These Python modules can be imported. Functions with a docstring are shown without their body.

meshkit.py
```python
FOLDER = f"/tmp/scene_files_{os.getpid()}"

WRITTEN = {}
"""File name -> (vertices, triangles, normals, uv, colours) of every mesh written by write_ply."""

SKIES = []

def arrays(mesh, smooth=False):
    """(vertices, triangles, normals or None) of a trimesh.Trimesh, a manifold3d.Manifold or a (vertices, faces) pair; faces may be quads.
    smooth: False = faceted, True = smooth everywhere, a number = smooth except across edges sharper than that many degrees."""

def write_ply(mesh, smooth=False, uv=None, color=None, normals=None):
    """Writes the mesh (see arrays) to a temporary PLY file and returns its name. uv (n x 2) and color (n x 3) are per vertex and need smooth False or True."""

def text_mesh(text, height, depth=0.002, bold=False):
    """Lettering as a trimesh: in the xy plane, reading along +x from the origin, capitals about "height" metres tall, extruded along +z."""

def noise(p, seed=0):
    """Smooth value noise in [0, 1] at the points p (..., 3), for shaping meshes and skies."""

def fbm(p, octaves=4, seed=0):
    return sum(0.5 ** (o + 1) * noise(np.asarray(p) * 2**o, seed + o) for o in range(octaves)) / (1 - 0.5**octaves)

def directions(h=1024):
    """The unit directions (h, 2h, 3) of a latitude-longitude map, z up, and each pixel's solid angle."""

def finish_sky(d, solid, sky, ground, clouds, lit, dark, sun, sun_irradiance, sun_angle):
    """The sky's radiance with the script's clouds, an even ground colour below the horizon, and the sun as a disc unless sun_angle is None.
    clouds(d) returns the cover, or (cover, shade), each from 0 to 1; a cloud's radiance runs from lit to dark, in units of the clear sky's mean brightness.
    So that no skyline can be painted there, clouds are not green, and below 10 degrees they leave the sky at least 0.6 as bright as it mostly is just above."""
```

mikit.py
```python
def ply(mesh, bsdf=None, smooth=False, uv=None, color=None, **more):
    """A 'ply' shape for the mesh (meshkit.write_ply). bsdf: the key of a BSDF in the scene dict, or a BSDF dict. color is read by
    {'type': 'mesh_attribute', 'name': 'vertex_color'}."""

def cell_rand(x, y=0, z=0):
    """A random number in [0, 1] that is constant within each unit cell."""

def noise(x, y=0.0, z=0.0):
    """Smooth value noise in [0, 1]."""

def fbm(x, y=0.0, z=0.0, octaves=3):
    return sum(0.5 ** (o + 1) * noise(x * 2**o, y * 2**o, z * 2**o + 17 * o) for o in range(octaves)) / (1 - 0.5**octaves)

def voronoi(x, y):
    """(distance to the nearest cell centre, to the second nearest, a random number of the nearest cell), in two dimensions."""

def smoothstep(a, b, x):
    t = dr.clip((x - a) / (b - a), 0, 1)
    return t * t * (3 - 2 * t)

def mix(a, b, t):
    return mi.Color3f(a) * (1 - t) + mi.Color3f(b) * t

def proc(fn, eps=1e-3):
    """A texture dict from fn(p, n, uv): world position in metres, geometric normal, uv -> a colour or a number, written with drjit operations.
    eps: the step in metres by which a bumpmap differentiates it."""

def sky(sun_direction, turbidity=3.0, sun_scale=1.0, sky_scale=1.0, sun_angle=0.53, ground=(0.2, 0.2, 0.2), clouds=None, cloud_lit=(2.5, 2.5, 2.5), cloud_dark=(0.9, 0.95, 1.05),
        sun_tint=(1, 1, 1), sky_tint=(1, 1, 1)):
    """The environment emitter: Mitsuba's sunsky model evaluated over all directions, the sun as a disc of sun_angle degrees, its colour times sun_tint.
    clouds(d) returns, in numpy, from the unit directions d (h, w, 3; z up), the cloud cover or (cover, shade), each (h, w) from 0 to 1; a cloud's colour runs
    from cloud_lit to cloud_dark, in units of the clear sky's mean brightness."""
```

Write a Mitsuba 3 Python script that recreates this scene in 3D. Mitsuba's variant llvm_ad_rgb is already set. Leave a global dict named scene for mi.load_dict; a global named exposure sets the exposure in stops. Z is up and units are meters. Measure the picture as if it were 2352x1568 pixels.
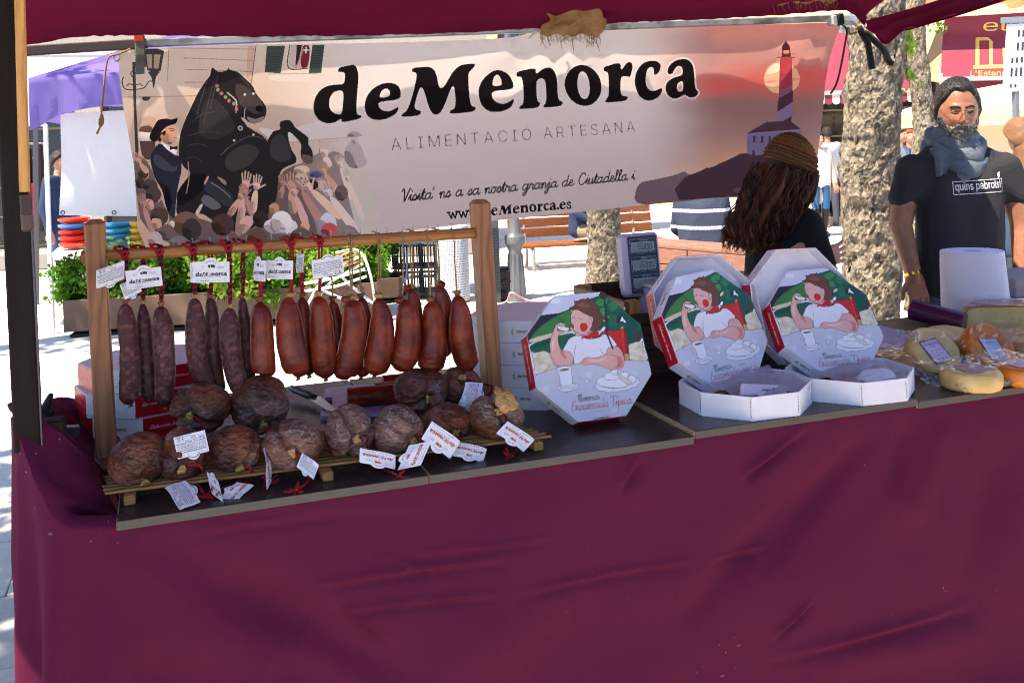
import math, random
import numpy as np, trimesh, mitsuba as mi, drjit as dr, mikit, meshkit
import shapely, shapely.geometry as sg, shapely.ops as so, shapely.affinity as sa
import manifold3d as m3
from mikit import proc, noise, fbm, smoothstep, mix, voronoi, cell_rand

# ------------------------------------------------------------------ camera, sky, exposure
A = math.radians(70.6)
FWD, RGT, ZUP = np.array([math.cos(A), math.sin(A), 0]), np.array([math.sin(A), -math.cos(A), 0]), np.array([0, 0, 1.0])
RHO = math.radians(2.0)
CAM = np.array([0, 0, 1.63])
FPX, CX, CY = 2300.0, 1176.0, 328.0            # focal length and principal point, for a picture 2352 wide and 1568 high
CR = RGT * math.cos(RHO) - ZUP * math.sin(RHO)
CU = ZUP * math.cos(RHO) + RGT * math.sin(RHO)
scene, labels = {}, {}
scene['camera'] = {'type': 'perspective', 'fov': math.degrees(2 * math.atan(CX / FPX)), 'fov_axis': 'x', 'near_clip': 0.05, 'far_clip': 400.0,
                   'principal_point_offset_y': (784 - CY) / 1568,
                   'to_world': mi.ScalarTransform4f().look_at(origin=CAM.tolist(), target=(CAM + FWD).tolist(), up=CU.tolist())}
SA, SE = math.radians(200), math.radians(58)
SUN = np.array([math.cos(SA) * math.cos(SE), math.sin(SA) * math.cos(SE), math.sin(SE)])
scene['sky'] = mikit.sky(SUN.tolist(), turbidity=3.0)
exposure = 3.05


def at(px, py, X=None, Y=None, Z=None, d=None):
    """The place in the world on the sight line of a point of the photograph (2352 wide), in one given plane."""
    v = FWD + CR * (px - CX) / FPX - CU * (py - CY) / FPX
    t = d if d is not None else ((X - CAM[0]) / v[0] if X is not None else (Y - CAM[1]) / v[1] if Y is not None else (Z - CAM[2]) / v[2])
    return CAM + v * t


# ------------------------------------------------------------------ names, labels
count = {}


def num(k):
    n = count.get(k, -1) + 1
    count[k] = n
    return k if n == 0 else f'{k}_{n:03d}'


def thing(name, label, cat, group=None):
    k = num(name)
    labels[k] = {'label': label, 'category': cat}
    if group:
        labels[k]['group'] = group
    return k


def part(t, name, mesh, mat, smooth=False, label=None, kind=None, uv=None, **kw):
    k = num(t + '__' + name)
    scene[k] = mikit.ply(mesh, mat, smooth=smooth, uv=uv, **kw)
    if label or kind:
        labels[k] = {a: b for a, b in (('label', label), ('kind', kind)) if b}
    return k


def solo(name, mesh, mat, label, cat, smooth=False, group=None, uv=None):
    k = thing(name, label, cat, group)
    scene[k] = mikit.ply(mesh, mat, smooth=smooth, uv=uv)
    return k


def struct(name, mesh, mat, label, smooth=False, uv=None):
    k = num(name)
    scene[k] = mikit.ply(mesh, mat, smooth=smooth, uv=uv)
    labels[k] = {'label': label, 'category': name.replace('_', ' '), 'kind': 'structure'}
    return k


# ------------------------------------------------------------------ meshes as (vertices, triangles)
def cat(*ms):
    ms = [m for m in (ms[0] if len(ms) == 1 and isinstance(ms[0], list) else ms) if len(m[0])]
    V, Fs, n = [], [], 0
    for v, f in ms:
        V.append(np.asarray(v, float)); Fs.append(np.asarray(f, int) + n); n += len(v)
    return np.vstack(V), np.vstack(Fs)


def tf(m, M):
    return np.asarray(m[0]) @ np.asarray(M)[:3, :3].T + np.asarray(M)[:3, 3], m[1]


def mv(m, d):
    return np.asarray(m[0]) + np.asarray(d, float), m[1]


def rot(axis, deg, c=(0, 0, 0)):
    return trimesh.transformations.rotation_matrix(math.radians(deg), axis, c)


def frame(o, x, y, z=None):
    x = np.asarray(x, float); y = np.asarray(y, float)
    M = np.eye(4); M[:3, 0] = x; M[:3, 1] = y; M[:3, 2] = np.cross(x, y) if z is None else z; M[:3, 3] = o
    return M


def unit(v):
    v = np.asarray(v, float)
    return v / np.linalg.norm(v)


def tm(m):
    return np.array(m.vertices), np.array(m.faces)


def rbox(c, s, r=0.003):
    """A box with chamfered edges."""
    s = np.asarray(s, float) / 2; r = min(r, *(s * 0.45))
    P = []
    for k in range(3):
        q = s - r; q[k] = s[k]
        for sx in (-1, 1):
            for sy in (-1, 1):
                for sz in (-1, 1):
                    P.append(q * [sx, sy, sz])
    h = trimesh.convex.convex_hull(np.array(P))
    return np.array(h.vertices) + c, np.array(h.faces)


def bar(a, b, w, h, up=(0, 0, 1), r=0.002):
    """A chamfered bar from a to b."""
    a, b = np.asarray(a, float), np.asarray(b, float)
    x = unit(b - a); y = np.cross(np.asarray(up, float), x)
    y = unit(y) if np.linalg.norm(y) > 1e-6 else unit(np.cross([1, 0, 0.01], x))
    return tf(rbox((0, 0, 0), (np.linalg.norm(b - a), w, h), r), frame((a + b) / 2, x, y))


def catmull(P, n=8, closed=False):
    P = np.asarray(P, float)
    Q = np.vstack([P[-1:], P, P[:2]]) if closed else np.vstack([2 * P[:1] - P[1:2], P, 2 * P[-1:] - P[-2:-1]])
    t = np.linspace(0, 1, n, endpoint=False)[:, None]
    out = []
    for i in range(1, len(Q) - 2):
        p0, p1, p2, p3 = Q[i - 1:i + 3]
        out.append(0.5 * (2 * p1 + (p2 - p0) * t + (2 * p0 - 5 * p1 + 4 * p2 - p3) * t**2 + (3 * p1 - p0 - 3 * p2 + p3) * t**3))
    if not closed:
        out.append(P[-1:])
    return np.vstack(out)


def loft(rings, caps=True, closed=False):
    rings = np.asarray(rings, float)
    n, k = rings.shape[:2]
    i, j = np.meshgrid(np.arange(n if closed else n - 1), np.arange(k), indexing='ij')
    i2, j2 = (i + 1) % n, (j + 1) % k
    q = np.stack([i * k + j, i * k + j2, i2 * k + j2, i2 * k + j], -1).reshape(-1, 4)
    f = np.vstack([q[:, [0, 1, 2]], q[:, [0, 2, 3]]])
    v = rings.reshape(-1, 3)
    if caps and not closed:
        a = np.arange(k)
        v = np.vstack([v, rings[0].mean(0), rings[-1].mean(0)])
        f = np.vstack([f, np.stack([(a + 1) % k, a, a * 0 + n * k], 1), np.stack([(n - 1) * k + a, (n - 1) * k + (a + 1) % k, a * 0 + n * k + 1], 1)])
    return v, f


def frames(P):
    P = np.asarray(P, float)
    t = np.gradient(P, axis=0); t /= np.linalg.norm(t, axis=1, keepdims=True) + 1e-12
    a = np.cross(t[0], [0, 0, 1.0] if abs(t[0][2]) < 0.9 else [1.0, 0, 0]); a /= np.linalg.norm(a)
    As = [a]
    for k in range(1, len(P)):
        a = As[-1] - t[k] * (As[-1] @ t[k]); As.append(a / (np.linalg.norm(a) + 1e-12))
    As = np.array(As)
    return t, As, np.cross(t, As)


def tube(P, r, sides=8, caps=True):
    P = np.asarray(P, float)
    t, a, b = frames(P)
    ang = np.arange(sides) * 2 * np.pi / sides
    r = np.broadcast_to(np.asarray(r, float), (len(P),))[:, None, None]
    return loft(P[:, None] + r * (np.cos(ang)[None, :, None] * a[:, None] + np.sin(ang)[None, :, None] * b[:, None]), caps)


def lathe(prof, n=24, M=None):
    """A profile of (radius, height) turned about z; both ends closed where the radius is not nought."""
    ang = np.arange(n) * 2 * np.pi / n
    rings = [np.stack([r * np.cos(ang), r * np.sin(ang), np.full(n, z)], 1) for r, z in prof]
    m = loft(rings)
    return m if M is None else tf(m, M)


def grid(Pg):
    """A sheet from an (n, m, 3) array of points."""
    Pg = np.asarray(Pg, float)
    n, m = Pg.shape[:2]
    i, j = np.meshgrid(np.arange(n - 1), np.arange(m - 1), indexing='ij')
    q = np.stack([i * m + j, i * m + j + 1, (i + 1) * m + j + 1, (i + 1) * m + j], -1).reshape(-1, 4)
    return Pg.reshape(-1, 3), np.vstack([q[:, [0, 1, 2]], q[:, [0, 2, 3]]])


def polys(g):
    return [p for p in getattr(g, 'geoms', [g]) if p.geom_type == 'Polygon' and p.area > 1e-12]


def ext(poly, h, M=None):
    """A 2D shape made h thick."""
    out = []
    for p in polys(poly):
        m = trimesh.creation.extrude_polygon(p, h, engine='earcut')
        out.append(tm(m))
    m = cat(out)
    return m if M is None else tf(m, M)


def flat(poly, fmap=None, step=None):
    """A 2D shape as triangles, laid on a surface by fmap((n, 2)) -> (n, 3)."""
    out = []
    for p in polys(poly):
        if step:
            x0, y0, x1, y1 = p.bounds
            if max(x1 - x0, y1 - y0) > step:
                cells = []
                for i in range(int(x0 // step), int(x1 // step) + 1):
                    col = p.intersection(sg.box(i * step, y0 - 1, (i + 1) * step, y1 + 1))
                    for j in range(int(y0 // step), int(y1 // step) + 1):
                        cells += polys(col.intersection(sg.box(x0 - 1, j * step, x1 + 1, (j + 1) * step)))
            else:
                cells = [p]
        else:
            cells = [p]
        for c in cells:
            v, f = trimesh.creation.triangulate_polygon(c, engine='earcut')
            out.append((v, f))
    V, Fs, n = [], [], 0
    for v, f in out:
        V.append(v); Fs.append(np.asarray(f) + n); n += len(v)
    if not V:
        return np.zeros((0, 3)), np.zeros((0, 3), int)
    V, Fs = np.vstack(V), np.vstack(Fs)
    a = V[Fs]
    s = (a[:, 1, 0] - a[:, 0, 0]) * (a[:, 2, 1] - a[:, 0, 1]) - (a[:, 1, 1] - a[:, 0, 1]) * (a[:, 2, 0] - a[:, 0, 0])
    Fs = np.where((s < 0)[:, None], Fs[:, ::-1], Fs)
    return (fmap(V) if fmap else np.hstack([V, np.zeros((len(V), 1))])), Fs


def pg(P, r=0, holes=()):
    """A polygon of points, its corners rounded by cutting them r times."""
    def ch(P):
        P = np.asarray(P, float)
        for _ in range(r):
            N = np.roll(P, -1, 0)
            P = np.stack([P * .78 + N * .22, P * .22 + N * .78], 1).reshape(-1, 2)
        return P
    g = sg.Polygon(ch(P), [ch(h) for h in holes])
    return g if g.is_valid else g.buffer(0)


def spl(P, n=5):
    """A closed smooth shape through points."""
    g = sg.Polygon(catmull(P, n, True))
    return g if g.is_valid else g.buffer(0)


def line(P, w, smooth=6):
    P = catmull(P, smooth) if smooth and len(P) > 2 else np.asarray(P, float)
    return sg.LineString(P).buffer(w / 2, 3)


def paint(layers):
    """(name, colour, shape) from back to front -> the same without overlaps, joined by name and colour."""
    over, got = None, {}
    for name, colour, g in reversed(layers):
        vis = g if over is None else g.difference(over)
        over = g if over is None else over.union(g)
        got.setdefault((name, colour), []).append(vis)
    return {k: so.unary_union(v).buffer(0) for k, v in reversed(list(got.items()))}


# ------------------------------------------------------------------ materials
def L(h):
    c = np.array([int(h[i:i + 2], 16) / 255 for i in (0, 2, 4)])
    return np.where(c <= 0.04045, c / 12.92, ((c + 0.055) / 1.055) ** 2.4).tolist()


def rgb(c):
    return {'type': 'rgb', 'value': L(c) if isinstance(c, str) else list(map(float, c))}


def pal(c, rough=0.6, metal=0.0, spec=0.4, **kw):
    """A plain material, made once."""
    k = 'mat_' + (c if isinstance(c, str) else '_'.join(f'{x:.3f}' for x in c)) + f'_{rough}_{metal}_{spec}' + ''.join(f'_{a}{b}' for a, b in kw.items())
    k = k.replace('.', 'p')
    if k not in scene:
        scene[k] = {'type': 'twosided', 'bsdf': {'type': 'principled', 'base_color': rgb(c), 'roughness': rough, 'metallic': metal, 'specular': spec, **kw}}
    return k


def pm(name, fn, rough=0.6, bump=None, scale=1.0, eps=1e-3, spec=0.4, **kw):
    """A material with a procedural colour and, if given, a procedural relief."""
    k = 'mat_' + name
    b = {'type': 'principled', 'base_color': proc(fn) if callable(fn) else rgb(fn), 'roughness': proc(rough) if callable(rough) else rough, 'specular': spec, **kw}
    if bump:
        b = {'type': 'bumpmap', 'arbitrary': proc(bump, eps), 'scale': scale, 'bsdf': b}
    scene[k] = {'type': 'twosided', 'bsdf': b}
    return k


def thinmat(name, c, trans, rough=0.8, fn=None):
    """Cloth, leaf or film that lets light through."""
    k = 'mat_' + name
    scene[k] = {'type': 'principledthin', 'base_color': proc(fn) if fn else rgb(c), 'roughness': rough, 'diff_trans': trans, 'spec_trans': 0.0, 'eta': 1.3}
    return k


def C3(h):
    return mi.Color3f(*L(h))


def wood(name, light, dark, axis, scale=1.0, rough=0.55, rings=90.0):
    """Sawn wood with the grain along one world axis."""
    a, b = C3(light), C3(dark)

    def ax(p):
        return (p.x, p.y, p.z) if axis == 'x' else (p.y, p.z, p.x) if axis == 'y' else (p.z, p.x, p.y)

    def fn(p, n, uv):
        u, v, w = ax(p)
        wob = fbm(u * 3 * scale, v * 12 * scale, w * 12 * scale) * 0.05
        s = (v * 0.7 + w * 0.55) + wob
        g = 0.5 + 0.5 * dr.sin(s * rings * 6.28 * scale)
        fine = fbm(u * 16 * scale, v * 420 * scale, w * 420 * scale, 2)
        return mix(a, b, dr.clip(0.42 * g * g + 0.55 * fine + 0.28 * fbm(u * 4, v * 9, w * 9) - 0.12, 0, 1))

    def bf(p, n, uv):
        u, v, w = ax(p)
        return fbm(u * 16 * scale, v * 420 * scale, w * 420 * scale, 2)
    return pm(name, fn, rough, bf, 0.0006, 5e-4)


# ------------------------------------------------------------------ ground
T0 = 0.88                                                            # height of the table top
stone = C3('c6c2ba')


def f_paving(p, n, uv):
    big = fbm(p.x * 0.9, p.y * 0.9, 3.0)
    fine = noise(p.x * 160, p.y * 160, 1.0) * 0.5 + noise(p.x * 60, p.y * 60, 4.0) * 0.5
    slab = cell_rand(dr.floor(p.x / 1.2), dr.floor(p.y / 0.6), 2)
    stain = smoothstep(0.62, 0.75, fbm(p.x * 2.3, p.y * 2.3, 9.0))
    return stone * (0.80 + 0.18 * big + 0.16 * (fine - 0.5) + 0.10 * (slab - 0.5)) * (1 - 0.14 * stain)


M_PAVE = pm('paving', f_paving, 0.75, lambda p, n, uv: fbm(p.x * 60, p.y * 60, 0.0), 0.002, 2e-3)
M_JOINT = pm('joint', lambda p, n, uv: C3('6e6a64') * (0.7 + 0.5 * fbm(p.x * 30, p.y * 30, 0.0)), 0.9)
gx = np.linspace(-1, 1, 41)
gx = np.sign(gx) * np.abs(gx) ** 3 * 200
struct('ground', grid(np.stack([*np.meshgrid(gx, gx, indexing='ij'), np.full((41, 41), -0.008)], -1)), M_JOINT, 'bed of the pale stone paving of the square')
n = 0
for i in range(-8, 14):
    for j in range(2, 34):
        x, y = 1.2 * i + (0.6 if j % 2 else 0), 0.6 * j
        d = np.array([x, y, 0]) - CAM
        u = d @ RGT / max(d @ FWD, 0.1)
        if d @ FWD < 2.4 or abs(u) > 0.62 or d @ FWD > 14 or n >= 300 or (-0.3 < x < 2.6 and 2.0 < y < 3.3):
            continue
        n += 1
        part('ground', 'paving_slab', rbox((x + 0.6, y + 0.3, -0.03), (1.193, 0.593, 0.06), 0.004), M_PAVE)
far = [grid(np.stack([*np.meshgrid(np.array(a), np.array(b), indexing='ij'), np.full((2, 2), -0.003)], -1)) for a, b in (((-90, 90), (20.4, 90)), ((-90, -9), (-90, 20.4)), ((17, 90), (-90, 20.4)), ((-9, 17), (-90, 1.2)))]
inner = [rbox((1.2 * i + (0.6 if j % 2 else 0) + 0.6, 0.6 * j + 0.3, -0.034), (1.193, 0.593, 0.06), 0.004) for i in range(-8, 14) for j in range(2, 34)]
part('ground', 'far_paving', cat(far + inner), M_PAVE, kind='stuff')

# ------------------------------------------------------------------ the stall: boards, cloth, frame, canopy
ca, cb = C3('33272a'), C3('241a1d')


def f_board(p, n, uv):
    g = fbm(p.x * 6, p.y * 160, p.z * 160)
    dust = smoothstep(0.80, 0.9, noise(p.x * 310, p.y * 310, 0.0)) * smoothstep(0.5, 0.75, fbm(p.x * 5, p.y * 5, 1.0))
    return mix(mix(ca, cb, g), C3('77706c'), dust * 0.5)


M_BOARD = pm('board', f_board, lambda p, n, uv: 0.27 + 0.16 * fbm(p.x * 7, p.y * 7, 0.0), lambda p, n, uv: fbm(p.x * 20, p.y * 260, 0.0, 2), 0.0002, 5e-4)
M_EDGE = pm('edge', lambda p, n, uv: mix(C3('5e5751'), C3('3d3732'), fbm(p.x * 40, p.y * 400, p.z * 700)), 0.5)
M_CHIP = pm('chipboard', lambda p, n, uv: mix(C3('c8a982'), C3('7b5d42'), noise(p.x * 300, p.y * 300, p.z * 300)), 0.9)
BX = (-0.108, 0.558, 1.243, 1.936, 2.62, 3.30)
BZ = (0.0, 0.0, 0.012, 0.004, 0.0)
WHERE = ('leftmost, under the hanging sausages', 'second from the left, under the round sausages and first box', 'third from the left, standing a step higher', 'fourth from the left, under the right open tray', 'rightmost, under the cheeses')
for k in range(5):
    t = thing('table_board', f'dark brown laminated table board, {WHERE[k]}', 'table board', 'boards of the stall table')
    x0, x1 = BX[k], BX[k + 1] - 0.004
    z = T0 + BZ[k]
    part(t, 'top', rbox(((x0 + x1) / 2, 2.741, z - 0.0095), (x1 - x0 - 0.002, 1.03, 0.019), 0.0012), M_BOARD)
    part(t, 'front_edge_band', rbox(((x0 + x1) / 2, 2.2247, z - 0.0098), (x1 - x0 - 0.0005, 0.0024, 0.0188), 0.0008), M_EDGE)
    part(t, 'chipboard_side', rbox((x0 + 0.0002, 2.741, z - 0.0098), (0.0016, 1.028, 0.0178), 0.0003), M_CHIP)

maroon = C3('561a36')


def f_cloth(p, n, uv):
    weave = noise(p.x * 900, p.y * 900, p.z * 900)
    lint = smoothstep(0.90, 0.97, noise(p.x * 120, p.y * 120, p.z * 90)) * smoothstep(0.62, 0.72, fbm(p.x * 3.1, p.y * 3.1, p.z * 3.1))
    return mix(maroon * (0.92 + 0.16 * weave), C3('a08090'), 0.55 * lint)


M_CLOTH = pm('cloth', f_cloth, 0.85, lambda p, n, uv: noise(p.x * 900, p.y * 900, p.z * 900), 0.0004, 3e-4, 0.08, sheen=0.15, sheen_tint=0.7)


def fold(X, Z, a, b, w, d, sharp=0.0):
    """A crease from a to b in the plane of the cloth: a rise d on one side, gone at its ends."""
    a, b = np.asarray(a, float), np.asarray(b, float)
    u = (b - a) / np.linalg.norm(b - a)
    s = (X - a[0]) * u[0] + (Z - a[1]) * u[1]
    t = -(X - a[0]) * u[1] + (Z - a[1]) * u[0]
    Ln = np.linalg.norm(b - a)
    env = np.clip(np.sin(np.pi * np.clip(s / Ln, 0, 1)), 0, 1) ** 0.7
    return d * env * (np.tanh(t / (w * 0.25)) * np.exp(-(t / w) ** 2) if sharp else np.exp(-(t / w) ** 2))


FOLDS = []
for (x0, y0, x1, y1, w, d, s) in [(330, 1235, 700, 1480, .05, -.022, 0), (520, 1330, 980, 1600, .05, -.026, 0), (640, 1520, 900, 1700, .05, -.02, 0), (200, 1230, 620, 1400, .07, .012, 0), (420, 1240, 800, 1190, .015, .005, 1),
                                  (200, 1185, 1000, 1185, .02, .003, 1), (780, 1395, 900, 1500, .012, .006, 1), (700, 1365, 1180, 1290, .012, .004, 1), (950, 1290, 1300, 1240, .01, .003, 1), (780, 1420, 1150, 1370, .01, .004, 1),
                                  (2030, 985, 1750, 1320, .035, -.016, 0), (1900, 1100, 1560, 1440, .04, -.014, 0), (2110, 960, 2060, 1140, .03, -.012, 0), (2200, 950, 2100, 1200, .05, .010, 0), (1880, 985, 1720, 1110, .02, -.01, 1), (1490, 1050, 1440, 1130, .02, -.01, 1), (1640, 1300, 1780, 1270, .012, .004, 1),
                                  (1765, 1520, 2250, 1400, .02, .006, 1), (1850, 1540, 2300, 1450, .05, .014, 0), (1780, 1470, 1870, 1380, .014, .006, 1), (1000, 1560, 1400, 1330, .06, .01, 0), (1180, 1370, 1600, 1300, .012, .004, 1), (860, 1290, 1010, 1330, .01, .003, 1), (300, 1540, 560, 1640, .05, -.02, 0), (2330, 1000, 2180, 1500, .07, -.012, 0), (1250, 1100, 1120, 1600, .12, .012, 0)]:
    a, b = at(x0, y0, Y=2.2), at(x1, y1, Y=2.2)
    FOLDS.append(((a[0], a[2]), (b[0], b[2]), w, d, s))
# path of the cloth round the table, seen from above: from the right end along the front, round the corner, back along the left side
path = [(3.45, 2.234), (-0.195, 2.234), (-0.228, 2.241), (-0.268, 2.29), (-0.303, 2.36), (-0.335, 2.50), (-0.335, 2.70), (-0.31, 3.05)]
pp = [np.array(path[0])]
for a, b in zip(path[:-1], path[1:]):
    m = max(1, int(np.linalg.norm(np.subtract(b, a)) / 0.009))
    pp += [np.array(a) + (np.array(b) - a) * (k + 1) / m for k in range(m)]
pp = np.array(pp)
for _ in range(3):
    pp[1:-1] = pp[1:-1] * .5 + (pp[:-2] + pp[2:]) * .25
tg = np.gradient(pp, axis=0); tg /= np.linalg.norm(tg, axis=1, keepdims=True)
nr = np.stack([-tg[:, 1], tg[:, 0]], 1) * -1.0                       # outward
nr *= np.where((nr * (pp - [1.0, 2.75])).sum(1) < 0, -1, 1)[:, None]
side = np.clip((2.225 - pp[:, 0] * 0 - pp[:, 1]) / -0.02, 0, 1) * (pp[:, 0] < 0)
ztop = T0 - 0.012 + np.array([BZ[int(np.clip(np.searchsorted(BX, q) - 1, 0, 4))] for q in pp[:, 0]]) * (pp[:, 0] > -.11)
yy = pp[:, 1]
ztop = np.where((pp[:, 0] < -0.11), T0 - 0.012 + .014 * np.clip((-.11 - pp[:, 0]) / .1, 0, 1) + 0.185 * np.clip((yy - 2.235) / 0.13, 0, 1) ** 0.8 - 0.10 * np.clip((yy - 2.45) / 0.4, 0, 1), ztop)
rows = []
NV = 110
for k in range(NV + 1):
    v = k / NV
    z = ztop * (1 - v) + 0.012 * v
    flare = 0.10 * v ** 1.3 * (.15 + .85 * np.clip((pp[:, 0] + .3) / .35, 0, 1))
    s = np.cumsum(np.linalg.norm(np.diff(pp, axis=0, prepend=pp[:1]), axis=1))
    X = pp[:, 0]
    disp = np.zeros(len(pp))
    for (a, b, w, d, sh) in FOLDS:
        disp += (2.4 if sh else 1.35) * fold(X, z, a, b, w, d, sh) * (X > -0.25)
    soft = meshkit.fbm(np.stack([s * 1.6, z * 2.4, z * 0], -1), 3, 5) - 0.5
    disp += 0.06 * soft * np.minimum(1, v * 2.5 + .12)
    crk = meshkit.noise(np.stack([s * 5 + z * 3, z * 6 - s * 2, z * 0], -1), 9)
    disp += 0.004 * (np.abs(crk - 0.5) - 0.2) * np.minimum(1, v * 6)
    cor = np.exp(-((s - 3.74) / 0.20) ** 2)                           # hanging pleats at the corner
    disp += cor * v * (0.045 * np.sin((s - 3.7) * 46 + 1.0 + z * 1.5) + 0.02)
    Q = pp + nr * (flare * 0.4 + disp * min(1, v * 9))[:, None]
    rows.append(np.column_stack([Q, z]))
# turned in over the bar at the left end, hanging down inside
insd = []
sel = pp[:, 0] < -0.08
for q, (inw, dz) in enumerate([(0.03, 0.006), (0.06, -0.012), (0.11, -0.06), (0.16, -0.12), (0.21, -0.20), (0.25, -0.32), (.34, -.45)]):
    Q = pp - nr * (inw * (0.6 + 0.4 * np.clip((yy - 2.2) / .3, 0, 1)))[:, None] * np.where(sel, 1, 0.25)[:, None]
    w = 0.014 * np.sin(yy * 37 + q * .9) * np.where(sel, 1, 0)
    insd.append(np.column_stack([Q, ztop + np.where(sel, dz * np.clip((yy - 2.2) / .2, .25, 1) + w, -0.003 - 0.004 * q)]))
t = thing('tablecloth', 'plain maroon cloth hanging in creases down the front of the stall table', 'tablecloth')
part(t, 'drape', grid(np.array(insd[::-1] + rows)), M_CLOTH, smooth=True)
fr = []
rng = random.Random(4)
for k in range(26):
    b = np.array(rows[-6][-60 - k * 2]); b[2] = 0.40 + rng.uniform(-.03, .03)
    b = np.array([-0.338, 2.46 + 0.004 * k, 0.44 - 0.008 * k])
    fr.append(tube(catmull([b, b + [-.02 - .01 * rng.random(), 0, -.03], b + [-.018 - .02 * rng.random(), rng.uniform(-.02, .02), -.10 - .05 * rng.random()]], 3), 0.0012, 4))
part(t, 'loose_thread', cat(fr), pal('4a1a30', 0.9), label='frayed loose threads at the far left hem', kind='stuff')

# frame of the stall
f_dark = lambda p, n, uv: mix(C3('241a15'), C3('0d0907'), fbm(p.x * 60, p.y * 60, p.z * 5))
M_DARKWOOD = pm('dark_wood', f_dark, 0.7, lambda p, n, uv: fbm(p.x * 90, p.y * 90, p.z * 4), 0.002, 1e-3, .2)
M_BATTEN = wood('batten', 'd9a35c', 'a8702f', 'z', 1.0, 0.5, 60)
a, b = at(67, 1030, Y=2.38), at(14, -60, Y=2.38)
t = thing('stall_post', 'dark stained wooden stall post at the left edge of the picture', 'post')
part(t, 'post', bar(a, b + (b - a) * 0.12, 0.052, 0.058, (0, 1, 0), 0.004), M_DARKWOOD)
part(t, 'lower_post', bar((-.24, 2.42, 0), (-.24, 2.42, 1.06), 0.05, 0.05, (0, 1, 0), 0.004), M_DARKWOOD)
part(t, 'metal_edge_strip', bar(a + [.0275, -.02, 0], b + [.0275, -.02, 0], 0.004, 0.010, (0, 1, 0), 0.001), pal('50525c', 0.35, 0.6))
t = thing('wooden_batten', 'pale yellow pine batten hanging beside the dark stall post', 'batten')
part(t, 'batten', bar(at(57, 440, Y=2.30), at(44, -60, Y=2.30), 0.018, 0.0315, (0, 1, 0), 0.0015), M_BATTEN)
part(t, 'dark_handle', bar(at(62, 527, Y=2.305), at(57, 443, Y=2.305), 0.02, 0.022, (0, 1, 0), 0.004), pal('2e1414', 0.3))
part(t, 'grip_end', bar(at(64, 531, Y=2.304), at(61, 487, Y=2.304), 0.023, 0.0225, (0, 1, 0), 0.005), pal('4b3a32', 0.35))
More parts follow.
